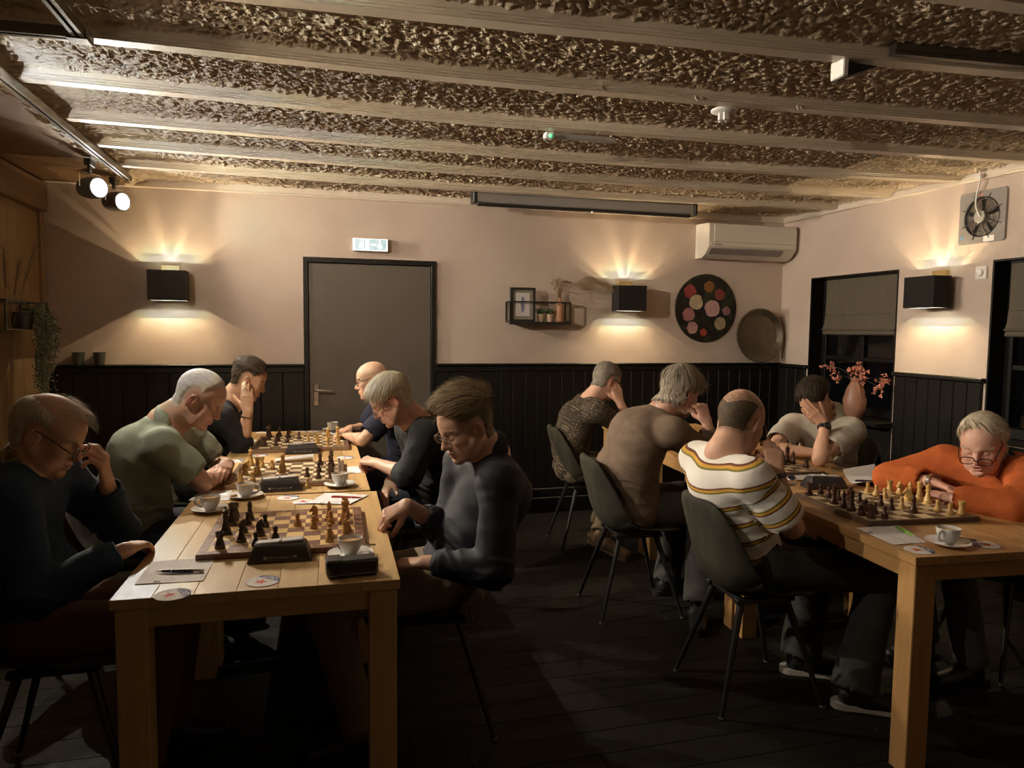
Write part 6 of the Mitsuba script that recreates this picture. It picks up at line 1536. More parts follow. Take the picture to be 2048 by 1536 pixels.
    C.cone(nb - spine * 0.050 - front * 0.006, ch, 0.070 + of * 0.5, (0.102 + of) * bu, 0.04, wide=lat, f=1.42)
    C.cone(ch, wa, (0.102 + of) * bu, (0.100 + of) * bu, 0.04, wide=lat, f=1.40)
    C.cone(wa, pe + (wa - pe) * g.get('hem', 0.0), (0.100 + of) * bu, (0.112 + of) * bu, 0.04, wide=hl, f=1.36)
    if g.get('belly'): C.ell(wa * 0.7 + pe * 0.3 + front * 0.05, (np.array([0.115, 0.15, 0.13])) * g['belly'], np.stack([front, lat, np.cross(front, lat)], 1), 0.06)
    if g.get('hump'): C.cone(nb - spine * 0.07 - front * 0.03, ch - front * 0.02, 0.075, 0.10, 0.05, wide=lat, f=1.3)
    ends = {}
    for sd in 'LR':
        S_, W_, E_ = A['sh' + sd], A['wr' + sd], el[sd]
        C.cone(nb - spine * 0.055 + front * 0.004, S_ - spine * 0.006, 0.050 + of * 0.6, 0.052 + of, 0.045)
        C.cone(S_ * 0.85 + ch * 0.15, ch, 0.05 + of, 0.08 + of, 0.04)
        fl = g.get('flare', 0.006)
        cutp = g['sleeve'][sd] if isinstance(g['sleeve'], dict) else g['sleeve']   # 0..1 upper arm, 1..2 forearm
        if cutp <= 1:
            e = S_ + (E_ - S_) * cutp; d = unit(E_ - S_)
            C.cone(S_, e - d * 0.045, 0.053 + of, 0.050 + of + fl * 0.5, 0.035); C.cone(e - d * 0.050, e - d * 0.048, 0.050 + of + fl * 0.5, 0.050 + of + fl * 0.5, 0.02)
            C.p.append(('c', e - d * 0.052, e, 0.049 + of + fl * 0.5, 0.048 + of + fl, 0.012, None, 1.0, False, np.minimum(e - d * 0.05, e) - 0.08, np.maximum(e - d * 0.05, e) + 0.08))
        else:
            e = E_ + (W_ - E_) * (cutp - 1); d = unit(W_ - E_)
            C.cone(S_, E_, 0.053 + of, 0.045 + of, 0.035); ra = 0.043 + of; rb = 0.036 - 0.012 * (cutp - 1) + of
            C.cone(E_, e - d * 0.03, ra, rb + 0.006, 0.02)
            C.cone(e - d * 0.03, e - d * 0.022, rb + 0.007, rb, 0.01)
        ends[sd] = (e, d, cutp)
    for sd, (e, d, cutp) in ends.items():      # open the cuffs
        ra = (0.048 + of + fl - 0.006) if cutp <= 1 else (0.036 - 0.012 * (cutp - 1) + of - 0.005)
        C.cone(e - d * 0.022, e + d * 0.06, ra - 0.004, ra, 0.004, neg=True)
        if cutp <= 1: C.cone(e + d * 0.075, e + d * 0.14, 0.075, 0.075, 0.004, neg=True)
    nu = unit(H + R @ np.array([-0.02, 0, -0.08]) - nb)
    nrad = g.get('neck_r', 0.064)
    C.cone(nb + front * 0.020 - nu * 0.012, nb + front * 0.035 + nu * 0.10, nrad * 0.92, nrad * 1.15, 0.008, neg=True, wide=lat, f=1.1)
    gv, gt = mesh_field(C, g.get('h', 0.0062))
    gv = relax(gv, gt, 2); gn = vnormals(gv, gt)
    q = gv - pe
    loc = np.stack([q @ spine, q @ lat, q @ front], 1)
    amp = g.get('fold', 1.0)
    f1 = meshkit.noise(np.stack([loc[:, 0] / 0.034 + 2.5 * meshkit.noise(loc / 0.11, 4), loc[:, 1] / 0.13, loc[:, 2] / 0.13], 1), o['seed'])
    f2 = meshkit.noise(np.stack([(loc[:, 0] + 0.7 * loc[:, 1]) / 0.045, (loc[:, 1] - 0.7 * loc[:, 0]) / 0.16, loc[:, 2] / 0.10], 1), o['seed'] + 1)
    f3 = meshkit.noise(np.stack([(loc[:, 0] - 0.8 * loc[:, 1]) / 0.05, (loc[:, 1] + 0.8 * loc[:, 0]) / 0.17, loc[:, 2] / 0.10], 1), o['seed'] + 2)
    ridge = lambda f: 1 - np.abs(2 * f - 1)
    LS = np.linalg.norm(nb - pe)
    low = 1 - ramp(loc[:, 0], 0.16, 0.34)
    big = meshkit.noise(loc / np.array([0.16, 0.12, 0.12]), o['seed'] + 3)
    dsp = (ridge(f1) ** 1.5 - 0.5) * (0.0012 + 0.009 * low) + (f2 - 0.5) * 0.0060 + (f3 - 0.5) * 0.0050 + (big - 0.5) * 0.008
    for sd in 'LR':                            # bunching at the elbow and the armpit
        E_, S_ = el[sd], A['sh' + sd]
        for c0, dv, rr, am in ((E_, unit(E_ - S_), 0.075, 0.008), (S_ * 0.8 + E_ * 0.2, unit(E_ - S_), 0.08, 0.005)):
            w_ = np.exp(-((gv - c0) ** 2).sum(1) / rr ** 2); t = (gv - c0) @ dv
            dsp += w_ * am * (ridge(meshkit.noise(np.stack([t / 0.022, (gv @ np.array([1, .3, .2])) / 0.11, (gv @ np.array([0, 1, .4])) / 0.11], 1), o['seed'] + 5)) ** 1.3 - 0.45)
    cuffw = np.ones(len(gv))
    for e, d, _ in ends.values(): cuffw *= 1 - np.exp(-((gv - e) ** 2).sum(1) / 0.05 ** 2) * 0.85
    gv = gv + gn * (dsp * amp * cuffw)[:, None]
    # cloth parameters: distance along the spine, or along the arm on a sleeve
    u = loc[:, 0].copy(); vv = loc[:, 1].copy()
    if g.get('uv'):
        bow = g['uv'](loc); u = bow
        for sd in 'LR':
            S_, E_ = A['sh' + sd], el[sd]; d = unit(E_ - S_); t = (gv - S_) @ d; r_ = np.linalg.norm(gv - S_ - np.outer(t, d), axis=1)
            sl = (t > 0.035 + 0.5 * np.maximum(0, 0.0 - (gv - S_) @ front)) & (r_ < 0.105) & (((gv - S_) @ (lat * (1 if sd == 'L' else -1))) > -0.035 )
            u = np.where(sl, 1.0 + t, u)
        tri_s = (u[gt] > 0.9); mixd = tri_s.any(1) & ~tri_s.all(1)
        if mixd.any():      # split the seam so that the stripes do not smear
            add = gt[mixd]; nv = len(gv); newv, newu = [], []
            for r_i in np.nonzero(mixd)[0]:
                tr = gt[r_i].copy()
                for j in range(3):
                    if u[tr[j]] > 0.9:
                        newv.append(tr[j]); newu.append(u[tr[(j + 1) % 3]] if u[tr[(j + 1) % 3]] < 0.9 else u[tr[(j + 2) % 3]]); gt[r_i, j] = nv + len(newv) - 1
            gv = np.vstack([gv, gv[newv]]); u = np.r_[u, newu]; vv = np.r_[vv, vv[newv]]
    out.append((g['name'], (gv, gt), g['mat'], True, dict(uv=np.stack([u, vv], 1)), g.get('label')))
    # cuffs and hem bands
    if g.get('cuff'):
        for sd, (e, d, cutp) in ends.items():
            if cutp <= 1: continue
            rb = 0.036 - 0.012 * (cutp - 1) + of
            Rm = frame_to(d); bp = [(rb - 0.002, -0.030), (rb + 0.0015, -0.027), (rb + 0.0015, -0.002), (rb - 0.003, 0.0), (rb - 0.006, -0.004), (rb - 0.006, -0.026)]
            out.append(('cuff', lathe(bp, 28, True).apply_transform(mat(e, R=Rm)), g['mat'], 50, {}, None))
    # collar
    cl = g.get('collar')
    if cl:
        kind, cm = cl[0], cl[1]
        cz = unit(nu + front * cl[2] if len(cl) > 2 else nu); fx = unit(front - cz * (front @ cz)); Rc = np.stack([fx, np.cross(cz, fx), cz], 1)
        base = nb + front * 0.020 - nu * 0.006
        if kind == 'crew':
            a = np.linspace(0, 2 * PI, 49)
            r0 = nrad * 1.0; pts = base + np.outer(np.cos(a) * r0 * 1.02, fx) + np.outer(np.sin(a) * r0 * 1.12, np.cross(cz, fx)) + np.outer(0.004 - 0.010 * np.cos(a), cz)
            out.append(('collar', tube(pts, 0.0075, 10, False), cm, True, {}, None))
        else:        # a folded shirt collar open in front
            gap = cl[3] if len(cl) > 3 else 0.35; fall = cl[4] if len(cl) > 4 else 0.042
            prof = np.array([(0.0, 0.0), (0.003, 0.018), (0.006, 0.034), (0.010, 0.040), (0.0155, 0.036), (0.022, 0.016), (0.026, 0.036 - fall - 0.008)])
            def fn(u_, v_):
                ang = gap + v_ * (2 * PI - 2 * gap); dz = np.interp(u_, np.linspace(0, 1, 7), prof[:, 1]); dr_ = np.interp(u_, np.linspace(0, 1, 7), prof[:, 0])
                ft = np.cos(ang); r0 = nrad * 0.94 + dr_ + 0.010 * ramp(ft, 0.4, 1.0) * u_
                dz = dz - 0.014 * ramp(ft, 0.3, 1.0) - 0.030 * u_ ** 2 * ramp(ft, 0.55, 1.0)
                x = base + (np.cos(ang) * r0)[..., None] * fx + (np.sin(ang) * r0 * 1.10)[..., None] * np.cross(cz, fx) + dz[..., None] * cz
                return x + (ramp(ft, 0.2, 1.0) * 0.012)[..., None] * fx
            sh = grid(26, 60, fn); n_ = vnormals(sh.vertices, sh.faces)
            a_, b_ = sh.copy(), sh.copy(); a_.vertices = a_.vertices + n_ * 0.0012; b_.vertices = b_.vertices - n_ * 0.0012
            uvs = np.stack(np.meshgrid(np.linspace(0, 1, 26), np.linspace(0, 1, 60), indexing='ij'), -1).reshape(-1, 2)
            out.append(('collar', solid(a_, b_, 26, 60), cm, True, dict(uv=np.vstack([uvs, uvs])), cl[5] if len(cl) > 5 else None))
    # --- trousers
    tr = o['legs']; D = Field(); of = tr.get('off', 0.014)
    D.cone(pe, wa * 0.35 + pe * 0.65, 0.112 + of, 0.104 + of, 0.05, wide=hl, f=1.34)
    tends = []
    for sd in 'LR':
        K, An = A['kn' + sd], A['an' + sd]
        D.cone(hip[sd], K, 0.080 + of, 0.058 + of, 0.04); D.cone(K, An, 0.054 + of, 0.046 + of + tr.get('flare', 0.006), 0.03); tends.append((An, unit(An - K)))
    for e, d in tends: D.cone(e + d * 0.055, e + d * 0.12, 0.085, 0.085, 0.004, neg=True); D.cone(e - d * 0.01, e + d * 0.06, 0.040, 0.042, 0.004, neg=True)
    tv, tt = mesh_field(D, tr.get('h', 0.0095)); tv = relax(tv, tt, 2); tn = vnormals(tv, tt)
    dsp = np.zeros(len(tv))
    for sd in 'LR':
        for c0, dv, rr, am in ((A['kn' + sd], unit(A['kn' + sd] - hip[sd]), 0.12, 0.011), (hip[sd], unit(A['kn' + sd] - hip[sd]), 0.15, 0.012), (A['an' + sd], unit(A['an' + sd] - A['kn' + sd]), 0.12, 0.010)):
            w_ = np.exp(-((tv - c0) ** 2).sum(1) / rr ** 2); t = (tv - c0) @ dv
            dsp += w_ * am * (ridge(meshkit.noise(np.stack([t / 0.035 + 0.6 * meshkit.noise(tv / 0.05, 3), tv[:, 1] / 0.12, tv[:, 2] / 0.12], 1), o['seed'] + 9)) ** 1.3 - 0.4)
    dsp += (meshkit.noise(tv / np.array([0.13, 0.05, 0.05]), 6) - 0.5) * 0.008
    out.append(('trousers', (tv + tn * dsp[:, None], tt), tr['mat'], True, {}, tr.get('label')))
    # --- shoes
    for sd in 'LR':
        An, To = A['an' + sd], A['to' + sd]; fd = unit([To[0] - An[0], To[1] - An[1], 0]); sdv = np.array([-fd[1], fd[0], 0])
        z0 = 0.0; hp = np.array([An[0], An[1], 0]) - fd * 0.055
        tilt = o.get('heel_lift', {}).get(sd, 0.0)
        def PZ(x, z): return hp + fd * x + np.array([0, 0, z + tilt * max(0, 0.19 - x) / 0.19])
        U = Field()
        U.cone(PZ(0.035, 0.060), PZ(0.10, 0.062), 0.036, 0.036, 0.02); U.cone(PZ(0.10, 0.055), PZ(0.235, 0.038), 0.036, 0.026, 0.03, wide=sdv, f=1.35); U.cone(PZ(0.05, 0.075), PZ(0.055, 0.105), 0.036, 0.034, 0.02)
        U.cone(PZ(0.030, 0.035), PZ(0.23, 0.030), 0.030, 0.030, 0.02, wide=sdv, f=1.25)
        sv, st_ = mesh_field(U, 0.0075, 0.01); sv = relax(sv, st_, 2)
        lowest = np.array([PZ((p - hp) @ fd, 0.012)[2] for p in sv]); sv[:, 2] = np.maximum(sv[:, 2], lowest)
        pl = sg.LineString([(0.005, 0), (0.10, 0.004), (0.225, 0.0)]).buffer(0.037)
        sole = extrude(affinity.scale(pl, 1, 1.08), 0.024, 0.0)
        M = np.eye(4); M[:3, :3] = np.stack([fd, sdv, [0, 0, 1.0]], 1); M[:3, 3] = hp + np.array([0, 0, 0.001]); 
        sole = sole.subdivide().subdivide(); sv2 = sole.vertices.copy(); sv2[:, 2] += tilt * np.maximum(0, 0.19 - sv2[:, 0]) / 0.19; sole.vertices = sv2
        q = 'shoe'
        out.append((q, (sv, st_), o['shoe'][0], True, {}, None)); out.append(('>sole', sole.apply_transform(M), o['shoe'][1], 35, {}, None))
    # --- glasses
    gl = o.get('glasses')
    if gl:
        G = lambda *p: H + R @ (np.array(p) * s)
        rx, rz, rr, th, dz = gl.get('rx', 0.024), gl.get('rz', 0.019), gl.get('sq', 2.6), gl.get('th', 0.0017), gl.get('dz', 0.0)
        a = np.linspace(0, 2 * PI, 41); fr, ln = [], []
        sx = lambda t: np.sign(np.cos(t)) * np.abs(np.cos(t)) ** (2 / rr) * rx; sz = lambda t: np.sign(np.sin(t)) * np.abs(np.sin(t)) ** (2 / rr) * rz
        X0 = 0.1035; slide = gl.get('slide', 0.0)
        for y in (1, -1):
            cy = 0.033 * y
            pt = [G(X0 + slide - 0.006 * abs(sx(t) * y + cy) / 0.057 * 1.5, cy + sx(t), -0.006 + dz + sz(t)) for t in a]
            fr.append(tube(pt, th, 7, False))
            P_ = np.array(pt[:-1]); lens = trimesh.Trimesh(np.vstack([P_, P_.mean(0)]), [[i, (i + 1) % 40, 40] for i in range(40)], process=False); ln.append(lens)
            fr.append(tube([G(X0 + slide - 0.008, cy + rx * y, -0.002 + dz), G(X0 + slide - 0.014, 0.066 * y, 0.000 + dz), G(0.045, 0.077 * fc['wide'] * y, 0.008), G(-0.006, 0.0835 * fc['wide'] * y, 0.018), G(-0.024, 0.0845 * fc['wide'] * y, -0.004)], [th, th * 1.1, th * 1.1, th, th], 7))
        fr.append(tube([G(X0 + slide - 0.001, 0.010, -0.002 + dz), G(X0 + slide + 0.004, 0, 0.001 + dz), G(X0 + slide - 0.001, -0.010, -0.002 + dz)], th, 7))
        out.append(('glasses', cat(fr), gl['mat'], 50, {}, gl.get('label'))); out.append(('>lens', ln[0], 'm_lens', False, {}, None)); out.append(('>lens', ln[1], 'm_lens', False, {}, None))
    return out, dict(H=H, R=R, s=s, el=el, A=A, lat=lat, front=front, spine=spine, nb=nb, ends=ends, tips=tips)
# ---- materials of the clothes
cloth('m_navy_wool', (0.012, 0.028, 0.052), weave=700)
cloth('m_green_polo', (0.27, 0.315, 0.245), (0.23, 0.27, 0.21))
cloth('m_black_tee', (0.012, 0.014, 0.016))
cloth('m_navy_tee', (0.014, 0.016, 0.030))
cloth('m_black_hood', (0.011, 0.012, 0.014))
cloth('m_maroon', (0.085, 0.018, 0.028))
cloth('m_dark_shirt', (0.012, 0.014, 0.020), rough=0.7)
cloth('m_brown_wool', (0.125, 0.088, 0.062), (0.095, 0.066, 0.046), weave=700)
cloth('m_cream_tee', (0.47, 0.43, 0.35), (0.42, 0.38, 0.31))
cloth('m_orange_wool', (0.44, 0.105, 0.028), (0.37, 0.085, 0.022), weave=700)
cloth('m_white_cotton', (0.72, 0.70, 0.66))
cloth('m_jeans', (0.016, 0.022, 0.036), weave=600)
cloth('m_brown_trousers', (0.085, 0.042, 0.030))
cloth('m_grey_trousers', (0.060, 0.057, 0.055), (0.045, 0.043, 0.042))
cloth('m_charcoal_trousers', (0.040, 0.040, 0.038), (0.030, 0.030, 0.028))
cloth('m_khaki', (0.145, 0.110, 0.070))
cloth('m_black_trousers', (0.010, 0.010, 0.011))
prin('m_shoe_black', (0.010, 0.010, 0.010), 0.45, 0.4)
prin('m_shoe_white', (0.42, 0.40, 0.35), 0.6, 0.3)
prin('m_shoe_brown', (0.10, 0.065, 0.035), 0.55, 0.35)
prin('m_sole_black', (0.012, 0.012, 0.012), 0.7, 0.2)
prin('m_frame_black', (0.008, 0.008, 0.008), 0.25, 0.5)
prin('m_frame_metal', (0.30, 0.25, 0.20), 0.3, 0.5, 0.9)
prin('m_frame_brown', (0.045, 0.024, 0.014), 0.25, 0.5)
prin('m_belt', (0.010, 0.010, 0.010), 0.4, 0.5)
def speckle(p, n, uv):
    d1, d2, w = mikit.voronoi((p.x + 0.4 * p.y) * 105, (p.z - 0.35 * p.y) * 105)
    return mikit.mix(mikit.mix((0.036, 0.027, 0.019), (0.028, 0.021, 0.015), mikit.noise(p.x * 60, p.y * 60, p.z * 60)), (0.22, 0.17, 0.11), mikit.smoothstep(0.30, 0.16, d1) * mikit.smoothstep(0.25, 0.4, w))
prin('m_speckled', mikit.proc(speckle), 0.8, 0.2)
def plaid(p, n, uv):
    u, v = uv.x * 0.09, uv.y * 0.42
    def line(t, per, w, o=0.0): return mikit.smoothstep(w, w * 0.5, dr.abs((t / per + o) - dr.floor(t / per + o) - 0.5) * per)
    c = mikit.mix((0.20, 0.165, 0.075), (0.11, 0.12, 0.055), 0.5 * line(u, 0.030, 0.008) + 0.5 * line(v, 0.034, 0.009))
    c = mikit.mix(c, (0.28, 0.05, 0.04), 0.75 * dr.maximum(line(u, 0.030, 0.0016, 0.3), line(v, 0.034, 0.002, 0.3)))
    return mikit.mix(c, (0.48, 0.44, 0.38), 0.7 * dr.maximum(line(u, 0.030, 0.0012, 0.7), line(v, 0.034, 0.0015, 0.7)))
prin('m_plaid', mikit.proc(plaid), 0.85, 0.2)
def stripes(p, n, uv):
    sl = uv.x > 0.9
    t = dr.select(sl, uv.x - 1.0 + 0.018, uv.x + 0.012)
    per = dr.select(sl, mi.Float(0.062), mi.Float(0.082))
    f = t / per; q = (f - dr.floor(f)) * per
    c = mikit.mix((0.72, 0.68, 0.62), (0.64, 0.60, 0.54), mikit.noise(p.x * 500, p.y * 500, p.z * 500))
    c = dr.select(q < 0.0215, mi.Color3f(0.145, 0.125, 0.032), c)
    c = dr.select((q > 0.006) & (q < 0.0155), mi.Color3f(0.46, 0.255, 0.040), c)
    return dr.select((q > 0.0155) & (q < 0.0215), mi.Color3f(0.115, 0.040, 0.028), c)
prin('m_striped', mikit.proc(stripes), 0.85, 0.2, sheen=0.2)

GREY = (0.42, 0.39, 0.34)
SKIN = (0.60, 0.365, 0.255)
PEOPLE = {}
PEOPLE['man in the blue jumper'] = dict(seed=1, h=0.0036, label='elderly man in a navy jumper over a plaid shirt, hand at his nose',
    look=((0.985, -0.17), 27), ear_side=-1, face=dict(s=1.0, nose=1.15, jaw=0.95, cheek=0.85, wide=0.97), skin=(0.58, 0.35, 0.235), ruddy=0.55,
    j=dict(ear=(-0.842, 2.50, 1.172), nb=(-0.895, 2.60, 1.085), ch=(-0.925, 2.60, 0.915), wa=(-0.925, 2.61, 0.735), pe=(-0.90, 2.61, 0.565), shR=(-0.875, 2.415, 1.005), shL=(-0.865, 2.79, 1.01),
           wrR=(-0.578, 2.44, 0.822), wrL=(-0.690, 2.700, 0.985), knR=(-0.46, 2.50, 0.565), knL=(-0.46, 2.72, 0.56), anR=(-0.56, 2.48, 0.09), anL=(-0.52, 2.74, 0.09), toR=(-0.3, 2.46, 0), toL=(-0.3, 2.76, 0)),
    pole=dict(R=(-0.4, -0.4, -1), L=(0.5, 0.35, -0.9)), hand=dict(R=((0.24, 0.95, -0.10), (0.05, 0.1, -1), 'rest'), L=((-0.02, -0.30, 0.95), (-1, 0.05, 0.1), 'mouth')),
    hair=dict(col=(0.62, 0.56, 0.46), col2=(0.46, 0.41, 0.33), t=0.012, top=0.006, edge=0.03, bald=(0.020, 0.090, 0.052, 0.05), recede=0.02, temple=0.012, nape=0.085, len=(0.024, 0.03), n=1500, rough=0.006, tuft=(170, 0.06, (0.035, 0.0, 0.115), (0.035, 0.03, 0.004), (0.9, -0.1, 0.25)), brow_col=(0.35, 0.28, 0.2), label='thin white-grey hair around a bald crown'),
    top=dict(name='jumper', mat='m_navy_wool', sleeve=1.92, off=0.017, fold=1.1, belly=1.0, collar=('shirt', 'm_plaid', 0.35, 0.42, 0.050, 'open plaid shirt collar'), neck_r=0.066, cuff=True, label='navy blue jumper'),
    legs=dict(mat='m_brown_trousers', label='brown trousers'), shoe=('m_shoe_black', 'm_sole_black'), glasses=dict(mat='m_frame_black', rx=0.025, rz=0.0155, sq=3.2, th=0.0018, dz=-0.006, slide=0.010, label='dark half-rim glasses'))
PEOPLE['man in the green polo'] = dict(seed=2, h=0.0038, label='white-haired man in a sage green polo shirt with folded arms on the table',
    look=((0.985, -0.17), 33), ear_side=-1, face=dict(s=1.02, nose=1.08, jaw=1.15, cheek=1.25, wide=1.04), skin=(0.62, 0.365, 0.27), ruddy=0.9, neck=0.063,
    j=dict(ear=(-0.536, 3.47, 1.190), nb=(-0.668, 3.585, 1.085), ch=(-0.760, 3.60, 0.945), wa=(-0.835, 3.61, 0.755), pe=(-0.83, 3.62, 0.57), shR=(-0.640, 3.395, 1.005), shL=(-0.61, 3.79, 1.005),
           elR=(-0.490, 3.43, 0.822), elL=(-0.475, 3.86, 0.822), wrR=(-0.432, 3.665, 0.822), wrL=(-0.405, 3.64, 0.868), knR=(-0.42, 3.50, 0.56), knL=(-0.42, 3.74, 0.56), anR=(-0.50, 3.48, 0.09), anL=(-0.46, 3.76, 0.09), toR=(-0.25, 3.46, 0), toL=(-0.25, 3.78, 0)),
    pole=None, hand=dict(R=((-0.05, 1.0, 0.0), (0.1, 0.0, -1), 'loose'), L=((-0.10, -1.0, -0.08), (-0.25, 0.0, -1), 'rest')),
    hair=dict(col=(0.68, 0.63, 0.55), col2=(0.54, 0.48, 0.40), t=0.005, top=0.006, crop=0.6, recede=0.012, temple=0.010, edge=0.03, len=(0.006, 0.010), n=2400, w=0.0008, rough=0.001, lift=0.6, label='close-cropped white hair'),
    top=dict(name='polo_shirt', mat='m_green_polo', sleeve=0.66, off=0.017, flare=0.012, bulk=1.16, hump=True, belly=1.1, fold=1.15, h=0.0056, collar=('shirt', 'm_green_polo', 0.45, 0.5, 0.046), neck_r=0.070, label='sage green short-sleeved polo shirt'),
    legs=dict(mat='m_jeans', label='dark jeans'), shoe=('m_shoe_black', 'm_sole_black'), glasses=dict(mat='m_frame_metal', rx=0.022, rz=0.016, th=0.0011, dz=-0.004, label='thin rimless glasses'))
PEOPLE['dark-haired man'] = dict(seed=3, h=0.0042, label='dark-haired man in a black sweatshirt resting his cheek on his hand',
    look=((1.0, 0.03), 24), ear_side=-1, face=dict(s=0.96, nose=1.05, jaw=1.0), skin=(0.56, 0.33, 0.215), ruddy=0.45, stubble=0.35,
    j=dict(ear=(-0.400, 4.58, 1.198), nb=(-0.512, 4.675, 1.075), ch=(-0.610, 4.69, 0.935), wa=(-0.690, 4.70, 0.755), pe=(-0.70, 4.70, 0.57), shR=(-0.530, 4.49, 0.990), shL=(-0.505, 4.87, 1.0),
           elR=(-0.425, 4.53, 0.825), wrR=(-0.385, 4.515, 1.020), elL=(-0.60, 4.86, 0.83), wrL=(-0.478, 4.685, 0.826), knR=(-0.30, 4.58, 0.56), knL=(-0.30, 4.82, 0.56), anR=(-0.40, 4.56, 0.09), anL=(-0.36, 4.84, 0.09), toR=(-0.15, 4.54, 0), toL=(-0.15, 4.86, 0)),
    pole=None, hand=dict(R=((-0.06, 0.06, 1.0), (0.05, 1, 0.0), 'cheek'), L=((0.72, -0.68, 0.02), (-0.4, -0.45, -0.75), 'fist')),
    hair=dict(col=(0.022, 0.016, 0.011), col2=(0.045, 0.033, 0.022), t=0.003, top=0.024, crop=0.75, edge=0.03, len=(0.008, 0.032), n=1700, fwd=0.08, rough=0.008, lift=0.3, recede=-0.004, label='short dark brown hair'),
    top=dict(name='sweatshirt', mat='m_black_tee', sleeve=dict(R=1.05, L=1.55), off=0.018, fold=1.1, collar=('crew', 'm_black_tee'), label='black sweatshirt'),
    legs=dict(mat='m_black_trousers'), shoe=('m_shoe_black', 'm_sole_black'))
PEOPLE['bald man'] = dict(seed=4, h=0.0042, label='bald man with glasses in a navy T-shirt in front of the door',
    look=((-0.985, 0.10), 10), ear_side=1, face=dict(s=0.97, nose=1.12, jaw=1.0, wide=0.98), skin=(0.56, 0.325, 0.215), ruddy=0.55,
    j=dict(ear=(0.364, 4.68, 1.176), nb=(0.475, 4.775, 1.055), ch=(0.545, 4.79, 0.915), wa=(0.595, 4.80, 0.745), pe=(0.60, 4.80, 0.57), shL=(0.455, 4.585, 0.985), shR=(0.435, 4.97, 0.99),
           elL=(0.292, 4.520, 0.825), wrL=(0.205, 4.745, 0.822), elR=(0.335, 5.00, 0.83), wrR=(0.225, 4.885, 0.852), knL=(0.15, 4.66, 0.56), knR=(0.15, 4.90, 0.56), anL=(0.25, 4.64, 0.09), anR=(0.22, 4.92, 0.09), toL=(0.0, 4.64, 0), toR=(0.0, 4.92, 0)),
    pole=None, hand=dict(L=((-0.30, 0.92, 0.0), (-0.25, 0.0, -1), 'rest'), R=((-0.62, -0.75, -0.12), (0.0, 0.1, -1), 'rest')),
    hair=dict(col=(0.10, 0.08, 0.06), t=0, crop=0.16, bald=(0.03, 0.12, 0.10, 0.4), brow_col=(0.12, 0.09, 0.07), label='dark eyebrows'),
    top=dict(name='t_shirt', mat='m_navy_tee', sleeve=0.70, off=0.015, flare=0.010, bulk=1.05, collar=('crew', 'm_navy_tee'), label='navy T-shirt'),
    legs=dict(mat='m_jeans'), shoe=('m_shoe_black', 'm_sole_black'), glasses=dict(mat='m_frame_brown', rx=0.024, rz=0.017, th=0.0015, label='dark-framed glasses'))
PEOPLE['man in the hoodie'] = dict(seed=5, h=0.0038, label='pale blond man with glasses in a black hoodie with maroon hood, writing',
    look=((-0.985, 0.02), 33), ear_side=1, face=dict(s=0.99, nose=1.02, jaw=1.05, cheek=1.1), skin=(0.62, 0.355, 0.255), ruddy=0.75,
    j=dict(ear=(0.388, 3.62, 1.152), nb=(0.520, 3.745, 1.045), ch=(0.605, 3.77, 0.905), wa=(0.650, 3.79, 0.740), pe=(0.64, 3.80, 0.57), shL=(0.530, 3.555, 0.985), shR=(0.500, 3.93, 0.985),
           elL=(0.445, 3.505, 0.800), wrL=(0.300, 3.700, 0.832), wrR=(0.372, 3.715, 0.735), knL=(0.22, 3.68, 0.56), knR=(0.20, 3.90, 0.56), anL=(0.32, 3.66, 0.09), anR=(0.28, 3.92, 0.09), toL=(0.05, 3.66, 0), toR=(0.05, 3.92, 0)),
    pole=dict(R=(0.6, 0.5, -0.5)), hand=dict(L=((-0.62, 0.76, 0.06), (0.30, 0.10, -1), 'pinch'), R=((-0.35, -0.75, -0.55), (0.35, -0.3, -0.8), 'rest')),
    hair=dict(col=(0.60, 0.53, 0.40), col2=(0.42, 0.36, 0.25), t=0.011, top=0.022, edge=0.014, len=(0.028, 0.058), n=3000, fwd=0.11, down=0.07, rough=0.008, lift=0.14, grav=0.25, recede=-0.012, crown=(-0.06, 0.0, 0.10), brow_col=(0.35, 0.26, 0.17), label='straight pale blond hair'),
    top=dict(name='hoodie', mat='m_black_hood', sleeve=dict(L=1.30, R=1.6), off=0.022, bulk=1.08, fold=1.2, belly=0.95, collar=('crew', 'm_white_cotton'), label='black hooded sweatshirt'),
    legs=dict(mat='m_jeans'), shoe=('m_shoe_black', 'm_sole_black'), glasses=dict(mat='m_frame_brown', rx=0.0235, rz=0.0175, sq=2.4, th=0.0016, slide=0.006, dz=-0.006, label='brown round-cornered glasses'))
